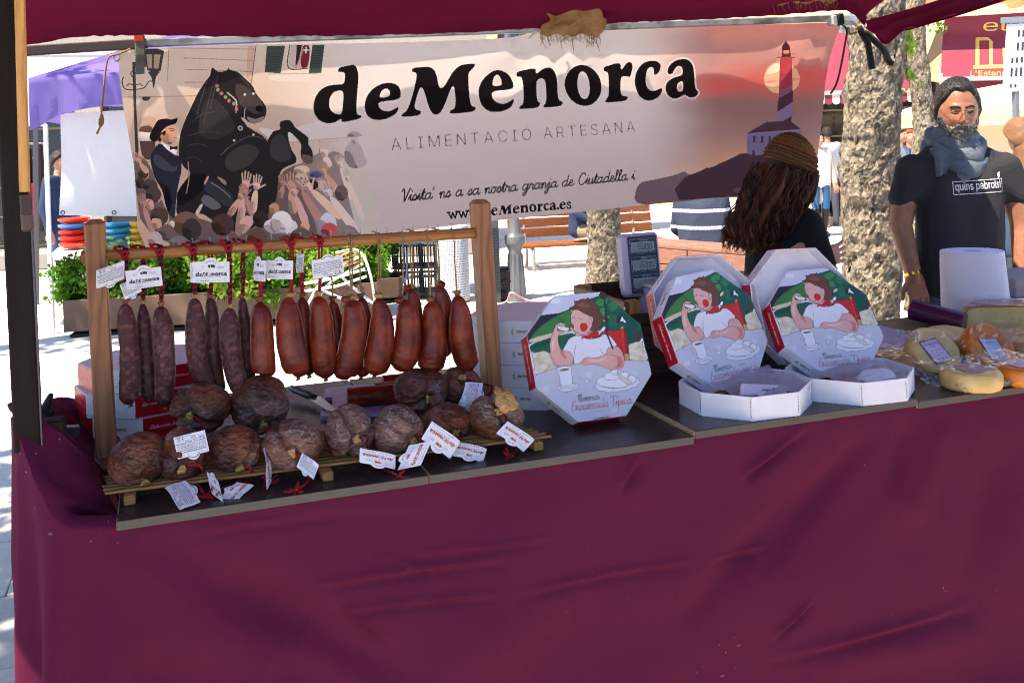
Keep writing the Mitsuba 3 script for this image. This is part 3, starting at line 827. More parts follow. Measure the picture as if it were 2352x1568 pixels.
printed_lighthouse|6a353c|-5|2734 2000 2819 2000
printed_lighthouse|7f7195|0|2554 1636 2823 1645 2818 1536 2635 1515 2543 1529
printed_lighthouse|4f3a45|0|2550 1635 2661 1685 2772 1689 2824 1647
printed_lighthouse|8f82a4|-6|2554 1633 2823 1643
printed_lighthouse|4b3d52|0|2583 1623 2597 1623 2595 1593 2581 1592
printed_lighthouse|4b3d52|0|2627 1621 2641 1622 2638 1591 2624 1590
printed_lighthouse|4b3d52|0|2669 1620 2683 1621 2681 1590 2666 1589
printed_lighthouse|4b3d52|0|2712 1619 2726 1619 2723 1588 2709 1588
printed_lighthouse|4b3d52|0|2575 1557 2589 1557 2587 1530 2573 1531
printed_lighthouse|4f3a45|-6|2641 1681 2639 1671
printed_lighthouse|4f3a45|-6|2669 1691 2669 1683
printed_rocks|7d6670|1|1982 1434 2077 1446 2137 1454 2191 1465 2222 1477 2245 1457 2319 1478 2314 1333 1955 1330
printed_rocks|4d3845|0|2227 1450 2276 1464 2319 1481 2335 1488 2347 1485 2382 1495 2394 1502 2432 1514 2483 1532 2509 1544 2534 1546 2584 1531 2636 1537 2930 1504 2923 1346 2565 1352 2192 1347 2170 1399
printed_rocks|664e5a|1|2440 1386 2695 1413 2893 1409 2890 1336 2501 1356
"""
GLYPHS = {
    'd': ('770 1970 744 1766 769 1761 764 1748 686 1733 688 1753 666 1737 633 1731 599 1744 581 1772 578 1803 587 1837 607 1865 632 1880 666 1887 705 1886 711 1936 682 1936 682 1946 691 1956', ['702 1860 679 1863 659 1855 645 1836 640 1812 642 1791 654 1775 671 1767 691 1767']),
    'e': ('781 1794 789 1831 815 1866 856 1888 896 1891 925 1878 934 1851 929 1822 838 1814 839 1793 856 1777 881 1774 904 1783 918 1793 921 1784 910 1765 882 1748 842 1739 811 1744 789 1761', ['842 1829 885 1834 890 1852 882 1866 869 1868 852 1857']),
    'M': ('983 1944 995 1952 1081 1955 1097 1841 1171 1959 1257 1967 1246 1948 1224 1930 1219 1905 1223 1789 1250 1784 1238 1764 1134 1758 1135 1771 1163 1784 1158 1899 1098 1757 1054 1757 1022 1891 991 1814 986 1781 1017 1773 1005 1754 931 1750 933 1762 956 1775 985 1846 1006 1929 984 1934', []),
    'E': ('1260 1844 1270 1879 1294 1910 1328 1934 1362 1939 1402 1920 1420 1880 1416 1855 1320 1850 1321 1818 1342 1800 1368 1794 1394 1802 1413 1816 1417 1806 1401 1777 1355 1761 1303 1763 1271 1791', ['1322 1869 1367 1872 1367 1895 1357 1916 1345 1920 1331 1906']),
    'n': ('1435 1917 1439 1930 1522 1947 1520 1916 1549 1939 1584 1949 1609 1938 1623 1905 1620 1807 1643 1799 1641 1790 1628 1779 1548 1775 1549 1785 1564 1796 1567 1869 1562 1892 1548 1901 1532 1898 1520 1885 1519 1804 1535 1797 1533 1788 1520 1774 1436 1770 1439 1782 1460 1796 1462 1909 1439 1908', []),
    'o': ('1831 1867 1829 1844 1820 1822 1806 1804 1788 1790 1767 1781 1744 1778 1721 1782 1700 1791 1681 1806 1667 1825 1658 1846 1654 1870 1657 1893 1665 1914 1679 1933 1697 1947 1718 1955 1740 1958 1763 1955 1785 1946 1804 1931 1818 1913 1828 1891', ['1773 1868 1772 1852 1770 1838 1765 1825 1759 1816 1752 1810 1744 1808 1736 1810 1728 1816 1722 1826 1716 1839 1713 1853 1711 1869 1712 1884 1715 1899 1719 1912 1725 1921 1732 1927 1740 1929 1748 1927 1756 1921 1763 1911 1768 1898 1771 1884']),
    'r': ('1845 1941 1850 1949 1925 1969 1926 1928 1951 1962 1970 1970 1983 1959 1981 1935 1973 1911 1967 1901 1952 1906 1936 1907 1923 1897 1921 1820 1956 1817 1955 1808 1942 1796 1844 1791 1845 1803 1865 1819 1869 1924 1847 1929', []),
    'c': ('1989 1877 2000 1925 2028 1959 2064 1973 2102 1973 2123 1958 2123 1941 2113 1922 2099 1911 2087 1911 2089 1934 2082 1945 2069 1946 2054 1934 2044 1896 2046 1862 2064 1840 2086 1838 2108 1846 2122 1852 2127 1841 2109 1812 2073 1796 2041 1797 2007 1819', []),
    'a': ('2154 1924 2167 1953 2200 1975 2245 1982 2272 1972 2288 1947 2291 1903 2291 1853 2300 1836 2307 1833 2305 1821 2288 1807 2263 1805 2247 1815 2234 1821 2213 1808 2185 1801 2158 1811 2143 1836 2142 1860 2156 1882 2186 1897 2232 1908 2233 1933 2227 1948 2210 1950 2196 1940 2187 1926 2179 1914 2162 1911', ['2232 1884 2207 1874 2197 1855 2203 1835 2220 1833 2231 1842']),
}
def nums(s):
    return np.array(s.split(), float).reshape(-1, 2)


# ------------------------------------------------------------------ lettering
STROKES = {
    'a': ([[(.75, .85), (.45, 1), (.1, .6), (.15, .1), (.45, .05), (.75, .5), (.8, 1), (.75, .3), (.9, .02), (1.15, .3)]], 1.05),
    'b': ([[(0, .3), (.4, 1.3), (.45, 1.9), (.3, 1.9), (.2, 1.2), (.2, .2), (.45, 0), (.75, .4), (.65, .9), (.45, .95), (.9, .85)]], .85),
    'c': ([[(.75, .8), (.55, 1), (.2, .8), (.1, .4), (.35, 0), (.65, .1), (.9, .35)]], .85),
    'd': ([[(.75, .85), (.45, 1), (.1, .6), (.15, .1), (.45, .05), (.75, .5), (.95, 1.9), (.75, .3), (.9, .02), (1.15, .3)]], 1.05),
    'e': ([[(0, .3), (.5, .55), (.6, .85), (.4, 1), (.15, .7), (.15, .25), (.4, 0), (.7, .15), (.9, .35)]], .8),
    'g': ([[(.75, .85), (.45, 1), (.1, .6), (.15, .1), (.45, .05), (.75, .5), (.85, 1), (.7, -.5), (.4, -.9), (.2, -.7), (.5, -.3), (1.1, .3)]], 1.05),
    'i': ([[(0, .3), (.3, 1), (.25, .3), (.4, .02), (.6, .3)], [(.42, 1.45), (.44, 1.52)]], .5),
    'j': ([[(0, .3), (.35, 1), (.2, -.5), (-.1, -.9), (-.25, -.65), (.1, -.2), (.6, .3)], [(.45, 1.45), (.47, 1.52)]], .55),
    'l': ([[(0, .3), (.4, 1.2), (.5, 1.8), (.35, 1.95), (.2, 1.5), (.2, .3), (.4, .02), (.65, .3)]], .55),
    'm': ([[(0, .6), (.15, .95), (.2, 0), (.25, .6), (.45, 1), (.6, .8), (.6, 0), (.65, .6), (.85, 1), (1, .8), (.98, .2), (1.1, .02), (1.3, .3)]], 1.25),
    'n': ([[(0, .6), (.15, .95), (.2, 0), (.25, .6), (.5, 1), (.65, .75), (.62, .2), (.75, .02), (.95, .3)]], .9),
    'o': ([[(.6, .9), (.3, 1), (.1, .5), (.25, .02), (.55, .1), (.65, .6), (.5, .95), (.95, .85)]], .85),
    'p': ([[(0, .4), (.2, 1), (.1, -.9), (.2, .6), (.5, 1), (.7, .6), (.5, .05), (.25, .1), (.9, .25)]], .9),
    'r': ([[(0, .3), (.2, 1.05), (.35, .85), (.6, .85), (.5, .3), (.65, .02), (.85, .3)]], .75),
    's': ([[(0, .25), (.4, 1), (.6, .4), (.45, .02), (.15, .1), (.8, .3)]], .7),
    't': ([[(0, .3), (.4, 1.7), (.25, .3), (.4, .02), (.65, .3)], [(.1, 1.1), (.6, 1.15)]], .55),
    'u': ([[(0, .5), (.15, .95), (.12, .25), (.3, .02), (.6, .4), (.7, 1), (.65, .25), (.8, .02), (1, .3)]], .9),
    'V': ([[(0, 1.6), (.2, 2), (.35, 1.4), (.45, 0), (.9, 1.5), (1.1, 2), (1.25, 1.7)]], 1.0),
    'C': ([[(1.1, 1.6), (.9, 2), (.4, 1.7), (.1, .8), (.4, .05), (.8, .1), (1.2, .5)]], 1.15),
    'E': ([[(1, 1.7), (.8, 2), (.4, 1.8), (.4, 1.3), (.75, 1.1), (.3, .9), (.1, .4), (.4, 0), (.9, .15), (1.1, .4)]], 1.05),
    'M': ([[(0, 1.5), (.2, 1.9), (.3, 0), (.35, 1.4), (.6, 2), (.75, 1.6), (.7, 0), (.75, 1.4), (1.05, 2), (1.2, 1.6), (1.1, .2), (1.25, 0), (1.45, .3)]], 1.4),
    'T': ([[(-.3, 1.7), (-.1, 2.05), (.6, 1.9), (1.2, 2.1)], [(.55, 1.95), (.4, .2), (.2, 0)]], .9),
    'A': ([[(0, 0), (.3, .4), (.8, 2), (.85, .3), (1, .02), (1.2, .3)], [(.3, .8), (.95, .85)]], 1.1),
    "'": ([[(.1, 1.9), (.15, 1.7), (.05, 1.45)]], .35), ' ': ([], .7)}
for new, old, extra in (('ï', 'i', [[(.25, 1.45), (.27, 1.52)], [(.6, 1.45), (.62, 1.52)]]), ('í', 'i', [[(.4, 1.4), (.65, 1.85)]]), ('ó', 'o', [[(.4, 1.35), (.65, 1.8)]])):
    STROKES[new] = ([STROKES[old][0][0]] + extra, STROKES[old][1])


def script(text, xh, w, width=None, slant=0.18):
    """Joined handwriting from the origin along x, small letters xh high; squeezed to a width if given."""
    x, out = 0.0, []
    for ch in text:
        st, adv = STROKES[ch]
        out += [[(x + a + slant * b, b) for a, b in s] for s in st]
        x += adv
    kx = xh if width is None else width / x
    return so.unary_union([line([(a * kx, b * xh) for a, b in s], w, 4) for s in out])


def sans(text, h, bold=False, width=None, thin=0):
    """Upright lettering as a flat shape, capitals h high."""
    m = meshkit.text_mesh(text, h, 0.001, bold)
    v, f = np.asarray(m.vertices), np.asarray(m.faces)
    tri = v[f]
    up = tri[:, :, 2].min(1) > 0.0005
    g = so.unary_union([sg.Polygon(t[:, :2]) for t in tri[up]]).buffer(h * 1e-4)
    if thin:
        g = g.buffer(-thin)
    if width:
        x0, _, x1, _ = g.bounds
        g = sa.scale(g, width / (x1 - x0), 1, origin=(0, 0))
        g = sa.translate(g, -g.bounds[0], 0)
    return g


def place(g, x, y, ang=0.0, k=1.0):
    c, s = math.cos(math.radians(ang)) * k, math.sin(math.radians(ang)) * k
    return sa.affine_transform(g, [c, -s, s, c, x, y])


SER = {k: pg(nums(o), 2, [nums(h) for h in hs]) for k, (o, hs) in GLYPHS.items()}    # the bold serif letters, in mm on the banner
BIGLOGO = so.unary_union([SER[k] for k in 'deMEnorca'])
tilt = 2.1
LOGO = place(BIGLOGO, 0, 0, -tilt)
bx = LOGO.bounds
LOGO = sa.affine_transform(LOGO, [1 / (bx[2] - bx[0]), 0, 0, 1 / (bx[2] - bx[0]), -bx[0] / (bx[2] - bx[0]), -bx[1] / (bx[2] - bx[0])])      # one wide, standing on 0
LOGO_S = LOGO.simplify(0.004)


def serif(word, xh):
    """A word in the bold serif letters."""
    out, x = [], 0.0
    for ch in word:
        if ch == '.':
            g = sg.Point(0.2, 0.17).buffer(0.19, 3); w = .42
        elif ch == 'w':
            g = so.unary_union([line(p, .22, 0) for p in ([(0.05, .95), (.4, 0.1), (.65, .85), (.95, 0.1), (1.3, .95)], [(-.1, .95), (.25, .95)], [(1.1, .95), (1.5, .95)])]); w = 1.5
        elif ch == 's':
            g = line([(.72, .72), (.6, .93), (.3, .9), (.18, .7), (.45, .52), (.72, .3), (.6, .07), (.25, .06), (.1, .3)], .2); w = .85
        else:
            g = place(SER['E' if ch == 'e' and x > 3 else ch], 0, 0, -tilt)
            b = SER['n'].bounds
            k = 1 / 158.0
            q = g.bounds
            g = sa.affine_transform(g, [k, 0, 0, k, -q[0] * k, -(q[1] + (3 if ch in 'deoca' else 0)) * k]); w = (q[2] - q[0]) * k + .06
        out.append(sa.translate(g, x, 0)); x += w
    return sa.scale(so.unary_union(out), xh, xh, origin=(0, 0)), x * xh


# ------------------------------------------------------------------ the banner
def ban(v):
    """Banner millimetres -> the hanging, slightly bellied cloth."""
    x, z = v[:, 0] / 1000, v[:, 1] / 1000
    t = np.clip((2.15 - z) / 0.8, 0, 1)
    y = 4.0 - 0.035 * np.sin(np.pi * np.clip((x + .1) / 3.2, 0, 1)) * t + 0.012 * np.sin(x * 3.1 + 1.2) * t + 0.008 * np.sin(x * 7 + z * 4) * t
    for tx in (-0.13, 1.62, 3.10):                                    # pulled folds below the ties
        r = np.hypot(x - tx, (z - 2.13) * 1.0)
        th = np.arctan2(x - tx, 2.16 - z)
        y = y + 0.010 * np.sin(th * 9 + tx) * np.exp(-(r / .35) ** 2) * np.clip(r / .08, 0, 1)
    e = np.clip((x - 2.72) / 0.38, 0, 1)                             # the loose right end rolls towards the viewer
    y = y - 0.055 * np.sin(np.pi * e) * np.clip((2.12 - z) / .3, 0, 1) + 0.10 * e ** 2.5 * np.clip((2.12 - z) / .3, 0, 1)
    dz = 0 * z
    return np.column_stack([x, y, z + dz])


def f_banner(p, n, uv):
    x, z = uv.x, uv.y
    w = fbm(x * 2.2, z * 5.0, 0.0, 3) - 0.5
    w2 = fbm(x * 5, z * 12, 7.0, 3) - 0.5
    base = mix(C3('d9c8c4'), C3('e6dedb'), smoothstep(1.35, 2.0, z + 0.1 * w))
    left = 1 - smoothstep(0.30, 0.85, x + 0.25 * w)
    wall = mix(C3('cdab95'), C3('ddc9b6'), smoothstep(1.6, 2.0, z + 0.2 * w2 - 0.1 * x))
    c = mix(base, wall, left * 0.9)
    r = smoothstep(1.98, 2.42, x + 0.10 * w)
    zz = z + 0.10 * w + 0.05 * w2 - 0.03 * (x - 2.3)
    sky = mix(C3('e0ab8c'), C3('a57f7b'), smoothstep(1.42, 1.64, zz))
    sky = mix(sky, C3('96716f'), smoothstep(1.62, 1.74, zz))
    sky = mix(sky, C3('d2665f'), smoothstep(1.76, 1.85, zz))
    sky = mix(sky, C3('c89088'), smoothstep(1.87, 1.95, zz))
    sky = mix(sky, C3('e59a90'), smoothstep(1.98, 2.10, zz))
    sky = mix(sky, C3('b98f8d'), smoothstep(.52, .66, fbm(x * 2.6, z * 7.0, 3.0, 3)) * smoothstep(1.85, 1.95, zz) * 0.7)
    low = smoothstep(1.46, 1.36, z)
    sky = mix(sky, C3('8d737c'), low * 0.8)
    return mix(c, sky, r)


M_BANNER = thinmat('banner', None, 0.75, 0.55, f_banner)
outline = spl(nums(BANNER_OUTLINE), 3)
layers = [('cloth', M_BANNER, outline)]


def tcol(c):
    k = 'mat_banner_ink_' + c
    if k not in scene:
        thinmat('banner_ink_' + c, c, 0.75, 0.55)
    return k


for ln in BANNER_PRINT.strip().split('\n'):
    nm, c, r, P = ln.split('|')
    r, P = int(r), nums(P)
    g = line(P, -r * 0.48, 4) if r < 0 else pg(P, 2 if r else 0)
    layers.append((nm, tcol(c), g.intersection(outline)))
    if nm in ('printed_crowd', 'printed_rider') and r >= 0 and 250 < g.area < 40000:   # the printed photograph's own light and dark tones
        b_ = g.bounds; w_, h_ = b_[2] - b_[0], b_[3] - b_[1]
        for kx, kz, f_ in ((.16, .10, .74), (.42, .22, .86), (-.34, -.40, 1.16)):
            h2 = ''.join(f'{int(min(255, int(c[i:i + 2], 16) * f_) // 12 * 12):02x}' for i in (0, 2, 4))
            layers.append((nm, tcol(h2), (g.difference(sa.translate(g, w_ * kx, h_ * kz)) if f_ != .86 else g.intersection(sa.scale(sa.translate(g, -w_ * .28, -h_ * .2), .5, .7))).intersection(g).buffer(-1.2).buffer(1.0).intersection(outline)))
al = sans('ALIMENTACIÓ ARTESANA', 48, False, None, 1.6)
parts_, x = [], 0.0
for ch in 'ALIMENTACIÓ ARTESANA':
    if ch == ' ':
        x += 34; continue
    g = sans(ch, 48, False, None, 1.5)
    parts_.append(sa.translate(g, x - g.bounds[0], 0)); x += g.bounds[2] - g.bounds[0] + 23
al = so.unary_union(parts_)
INK = tcol('1c1718')
layers.append(('lettering', tcol('dcd2d2'), SER['a'].buffer(9)))
layers.append(('lettering', INK, BIGLOGO))
layers.append(('lettering', INK, place(sa.scale(al, 1100 / (x - 23), 1, origin=(0, 0)), 885, 1617, 2.2)))
layers.append(('lettering', INK, place(script("Visita' ns a sa nostra granja de Ciutadella i", 25, 5.2, 1058), 912, 1409, 2.2)))
url, wd = serif('www.deMenorca.es', 30)
layers.append(('lettering', INK, place(url, 1655 - wd, 1326, 1.6)))
t = thing('banner', 'long printed banner with a rearing black horse, big black lettering and a lighthouse at sunset', 'banner')
for (nm, mat), g in paint(layers).items():
    g = g.intersection(outline).simplify(0.4)
    v, f = flat(g, None, 70)
    if not len(v):
        continue
    mm = trimesh.Trimesh(v, f, process=False); mm.merge_vertices(digits_vertex=2)
    v2 = np.asarray(mm.vertices)
    W = ban(v2[:, :2])
    part(t, nm, (W, np.asarray(mm.faces)), mat, smooth=True, uv=np.column_stack([W[:, 0], W[:, 2]]), kind='stuff' if len(polys(g)) > 1 else None)
# cords
M_TWINE = pm('twine', lambda p, n, uv: mix(C3('a88a62'), C3('6d5536'), noise(p.x * 400, p.y * 400, p.z * 900)), 0.9)
t = thing('cord', 'thin twine with a loop hanging from the upper left banner corner', 'cord')
part(t, 'strand', tube(catmull([at(x, y, Y=3.97) for x, y in [(300, 112), (272, 124), (250, 132), (242, 165), (236, 230), (233, 262), (228, 280), (231, 290), (237, 280), (234, 262), (232, 285), (222, 308)]], 5), 0.004, 6), M_TWINE, smooth=True)
part(t, 'eyelet', tube([at(268 + 7 * math.cos(a), 133 + 7 * math.sin(a), Y=3.975) for a in np.arange(13) * math.pi / 6], 0.003, 5), pal('c9c9c9', .3, .8))
t = thing('cord', 'dark twine tying the upper right banner corner, its end hanging beside the tree', 'cord')
part(t, 'strand', tube(catmull([at(x, y, Y=3.97) for x, y in [(1930, 52), (1945, 70), (1941, 100), (1930, 160), (1920, 195), (1908, 215)]], 5), 0.005, 6), pal('5a3a34', .9), smooth=True)
part(t, 'knot', tube(catmull([at(x, y, Y=3.965) for x, y in [(1936, 48), (1962, 52), (1968, 72), (1952, 78), (1948, 62)]], 5), 0.006, 6), M_TWINE, smooth=True)
t = thing('cord', 'white cord tying the banner eyelet under the middle burlap tie', 'cord')
part(t, 'strand', tube(catmull([at(x, y, Y=3.95) for x, y in [(1215, 86), (1235, 72), (1258, 80), (1266, 66), (1258, 52)]], 5), 0.006, 6), pal('d8d2c6', .8), smooth=True)

# burlap ties over the back bar
def f_burlap(p, n, uv):
    a = dr.sin(uv.x * 1250) * 0.5 + 0.5
    b = dr.sin(uv.y * 1250) * 0.5 + 0.5
    return mix(C3('8f6b42'), C3('cfae7f'), dr.clip(0.6 * dr.maximum(a, b) + 0.5 * fbm(uv.x * 60, uv.y * 60, 0.0) - .1, 0, 1))


M_BURLAP = thinmat('burlap', None, 0.5, 0.9, f_burlap)


def burlap(label, left, right, seed, Y=3.9, fringe=26):
    """A piece of burlap given by the outline of its left and right edges, from top to bottom."""
    r = random.Random(seed)
    left, right = (catmull([at(x, y, Y=Y) for x, y in e], 6) for e in (left, right))
    n = min(len(left), len(right)); m = 40
    G = np.zeros((n, m, 3)); UV = np.zeros((n, m, 2))
    for i in range(n):
        v = i / (n - 1)
        for j in range(m):
            u = j / (m - 1)
            q = left[i] * (1 - u) + right[i] * u
            G[i, j] = q + np.array([0, -0.018 * math.sin(u * math.pi * 5 + v * 2.2 + seed) - 0.04 * math.sin(math.pi * u) - .012 * math.sin(v * 7 + u * 9), 0.006 * math.sin(u * 31 + seed) * v])
            UV[i, j] = (u * 0.26, v * 0.3)
    t = thing('burlap_tie', label, 'burlap tie', None)
    part(t, 'cloth', grid(G), M_BURLAP, smooth=True, uv=UV.reshape(-1, 2))
    fr = []
    for k in range(fringe):
        b = G[-1, min(m - 1, int(k / fringe * m))] + [0, -.002, 0.004]
        ln = 0.018 + 0.03 * r.random() * (1.7 if r.random() < .15 else 1)
        fr.append(tube(catmull([b, b + [r.uniform(-.006, .006), r.uniform(-.01, .004), -ln * .5], b + [r.uniform(-.014, .014), r.uniform(-.012, .006), -ln]], 3), 0.0013, 4))
    part(t, 'fringe', cat(fr), M_TWINE, kind='stuff')


burlap('big frayed burlap tie hanging over the middle of the banner top', [(1243, -40), (1246, 25), (1262, 48), (1245, 60), (1240, 82)], [(1392, -40), (1396, 20), (1397, 48), (1388, 70), (1376, 84)], 1, fringe=60)
burlap('small ragged burlap tie near the upper right banner corner', [(1780, -60), (1782, -20), (1778, 12)], [(1925, -60), (1926, -20), (1918, 6)], 2, fringe=20)
burlap('piece of burlap cut by the upper right picture corner', [(2309, -60), (2308, -20), (2318, 17)], [(2450, -60), (2450, -20), (2440, 22)], 3, Y=3.6, fringe=20)
# ------------------------------------------------------------------ the wooden rack
M_RACKZ = wood('rack_wood', 'a5714c', '6b4028', 'z', 1.0, 0.5, 55)
M_RACKX = wood('rack_rail', 'b5793f', '7a4a24', 'x', 1.0, 0.4, 70)
M_RACKY = wood('rack_foot', '75503a', '44291c', 'y', 1.0, 0.55, 60)
YR = 2.63
t = thing('sausage_rack', 'wooden rack of two posts and a round rail that holds the hanging sausages', 'rack')


def post(a, b, w, dp):
    """A square post with a chamfered top."""
    a, b = np.asarray(a), np.asarray(b)
    u = unit(b - a); x = unit(np.cross([0, 1, 0], u)); M = frame(a, x, np.cross(u, x), u)
    n = np.linalg.norm(b - a); c = 0.010
    P = []
    for z, k in ((0, 0), (n - c, 0), (n, c)):
        for sx, sy in ((-1, -1), (1, -1), (1, 1), (-1, 1)):
            for q in ((0.003, 0), (0, 0.003)):
                P.append((sx * (w / 2 - k - q[0]), sy * (dp / 2 - k - q[1]), z))
    h = trimesh.convex.convex_hull(np.array(P))
    return tf(tm(h), M)


La_, Lb_ = at(246, 1062, Y=YR), at(217, 504, Y=YR)
Ra_, Rb_ = at(1133, 945, Y=YR), at(1101, 458, Y=YR)
La_[2], Ra_[2] = T0 + .02, T0 + .02
part(t, 'post', post(La_, Lb_, 0.046, 0.06), M_RACKZ)
part(t, 'post', post(Ra_, Rb_, 0.043, 0.066), M_RACKZ)
D0, D1 = at(187, 590, Y=YR), at(1104, 534, Y=YR)
P = np.linspace(D0, D1, 40)
part(t, 'rail', tube(P, 0.0143 + 0.0006 * np.sin(np.arange(40) * 1.7), 20), M_RACKX, smooth=50)
for a in (La_, Ra_):
    m = rbox((a[0] - .004, 2.665, T0 + 0.0145), (0.056, 0.27, 0.029), 0.008)
    part(t, 'foot', m, M_RACKY)
rail_z = lambda x: np.interp(x, P[:, 0], P[:, 2])
M_NAIL = pal('8d8a88', 0.35, 0.8)
NAILS = (284, 325, 400, 444, 480, 522, 566, 624, 664, 690, 760, 798, 828, 866, 888, 924, 947, 983, 1007, 1038)
rng = random.Random(2)
for px in NAILS:
    p = at(px, 545, Y=YR); x = p[0]; z = rail_z(x)
    k = rng.uniform(-.003, .003)
    part(t, 'nail', cat(tube([(x, YR, z + .008), (x + k, YR, z + 0.028)], 0.0012, 6), tube([(x + k, YR, z + .028), (x + k, YR, z + .0295)], 0.0030, 8)), M_NAIL)

# ------------------------------------------------------------------ sausages
def f_fuet(p, n, uv):
    a = fbm(p.x * 45, p.y * 45, p.z * 45, 3)
    b = noise(p.x * 170, p.y * 170, p.z * 120)
    m = smoothstep(0.50, 0.72, fbm(p.x * 16, p.y * 16, p.z * 12, 4) * .55 + b * .45)
    c = mix(C3('3c1d20'), C3('572e2e'), a)
    c = mix(c, C3('7c4a40'), smoothstep(.62, .78, noise(p.x * 90 + 5, p.y * 90, p.z * 90)) * .6)
    return mix(c, C3('9a7f82'), m * 0.15)


def f_red(p, n, uv):
    a = fbm(p.x * 22, p.y * 22, p.z * 16, 4)
    c = mix(C3('5c180c'), C3('8a3218'), smoothstep(.3, .72, a))
    spk = smoothstep(.68, .8, noise(p.x * 260, p.y * 260, p.z * 260))
    c = mix(c, C3('431410'), spk * .5)
    bloom = smoothstep(.56, .74, fbm(p.x * 10 + 3, p.y * 10, p.z * 9, 4)) * (0.35 + .65 * noise(p.x * 400, p.y * 400, p.z * 160))
    return mix(c, C3('a8837c'), bloom * .22)


def f_round(p, n, uv):
    a = fbm(p.x * 18, p.y * 18, p.z * 18, 4)
    c = mix(C3('3f1d14'), C3('74402c'), smoothstep(.3, .7, a))
    vein = 1 - smoothstep(0.0, 0.055, dr.abs(fbm(p.x * 34 + 2, p.y * 34, p.z * 60, 3) - .5))
    dust = smoothstep(.44, .70, fbm(p.x * 9 + 7, p.y * 9, p.z * 9, 4))
    c = mix(c, C3('99817a'), dust * (0.14 + .34 * noise(p.x * 330, p.y * 330, p.z * 330)))
    return mix(c, C3('b7a29b'), vein * .34 * (0.2 + dust))


wr = lambda p, n, uv: fbm(p.x * 70, p.y * 70, p.z * 150, 3)
M_FUET = pm('fuet', f_fuet, 0.55, lambda p, n, uv: fbm(p.x * 90, p.y * 90, p.z * 60, 3), 0.004, 1e-3, .3)
M_RED = pm('sobrassada', f_red, lambda p, n, uv: 0.28 + 0.22 * fbm(p.x * 40, p.y * 40, p.z * 40), wr, 0.0016, 1e-3, .38)
M_ROUND = pm('round_sausage', f_round, 0.5, lambda p, n, uv: fbm(p.x * 60, p.y * 60, p.z * 100, 3), 0.012, 1e-3)
M_SKIN = pm('casing', lambda p, n, uv: mix(C3('c39b62'), C3('7d5a36'), noise(p.x * 260, p.y * 260, p.z * 260)), 0.6)
M_SKIN2 = pm('casing_brown', lambda p, n, uv: mix(C3('9a6038'), C3('5c2a18'), noise(p.x * 200, p.y * 200, p.z * 200)), 0.4)
M_YARN_R = pm('red_yarn', lambda p, n, uv: mix(C3('b01626'), C3('6d0b18'), noise(p.x * 500, p.y * 500, p.z * 500)), 0.9)
M_YARN_K = pm('black_yarn', '1c1416', 0.9)


def twist(P, r=0.0021, pitch=0.012, sides=5):
    """A two-ply string along a path: two meshes, one for each yarn."""
    P = np.asarray(P, float)
    d = np.r_[0, np.cumsum(np.linalg.norm(np.diff(P, axis=0), axis=1))]
    n = max(4, int(d[-1] / 0.0035))
    Q = np.column_stack([np.interp(np.linspace(0, d[-1], n), d, P[:, k]) for k in range(3)])
    t, a, b = frames(Q)
    ph = np.linspace(0, d[-1], n) / pitch * 2 * np.pi
    o = (np.cos(ph)[:, None] * a + np.sin(ph)[:, None] * b) * r * .75
    return tube(Q + o, r, sides), tube(Q - o, r, sides)


def tassel(p, down, seed, n=9, ln=0.018):
    r = random.Random(seed)
    out = []
    for _ in range(n):
        d = unit(np.asarray(down) + [r.uniform(-.5, .5), r.uniform(-.5, .5), r.uniform(-.3, .3)])
        q = np.asarray(p)
        out.append(tube([q, q + d * ln * .5, q + (d + [r.uniform(-.3, .3), 0, r.uniform(-.3, .3)]) * ln], 0.0014, 4))
    return cat(out)


def string(t, P, kind, seed=0):
    if kind == 'twine':
        a, b = twist(P, 0.0016, .010)
        part(t, 'string', cat(a, b), M_TWINE, smooth=True)
    elif kind == 'red':
        a, b = twist(P, 0.0020, .012)
        part(t, 'string', cat(a, b), M_YARN_R, smooth=True)
    else:
        a, b = twist(P, 0.0022, .016)
        k = part(t, 'string', a, M_YARN_R, smooth=True)
        part(k, 'black_strand', b, M_YARN_K, smooth=True)


def ruffle(c, r, seed, up=(0, 0, 1)):
    """The tied, puckered end of a casing."""
    g = np.random.default_rng(seed)
    z = unit(up); x = unit(np.cross(z, [.3, 1, .1])); M = frame(c, x, np.cross(z, x), z)
    rings = []
    for k, (rr, zz) in enumerate([(.35, -.5), (.45, -.1), (.75, .4), (1.0, .9), (.85, 1.15), (.3, 1.0)]):
        a = np.arange(14) * 2 * np.pi / 14
        w = 1 + .35 * np.sin(a * 3 + g.uniform(0, 6)) * (k > 1) + g.uniform(-.15, .15, 14)
        rings.append(np.stack([rr * w * np.cos(a) * r, rr * w * np.sin(a) * r * .7, zz * r + g.uniform(-.15, .15, 14) * r], 1))
    return tf(loft(rings), M)


def sausage_mesh(path, rad, seed, lump=0.05, groove=0.0):
    C = catmull(path, 9); r = np.interp(np.arange(len(C)), np.arange(len(path)) * 9, rad) if len(C) == (len(path) - 1) * 9 + 1 else None
    t_, a, b = frames(C)
    k = 30
    ang = np.arange(k) * 2 * np.pi / k
    D = np.cos(ang)[None, :, None] * a[:, None] + np.sin(ang)[None, :, None] * b[:, None]
    w = 1 + lump * 2 * (meshkit.fbm(C[:, None] * 28 + D * .9 + seed * 7.1, 3, seed) - .5) + lump * .8 * (meshkit.noise(C[:, None] * 95 + D * 2.2 + seed, seed) - .5)
    if groove:
        fr = np.argmin(D @ np.array([.15, -1, 0]), 1) * 0
        phi = np.arctan2((D @ np.array([1, 0, 0.])), -(D @ np.array([0, 1., 0])))
        w -= groove * np.exp(-((phi - .1) / .22) ** 2)
    return loft(C[:, None] + D * (r[:, None] * w)[..., None])


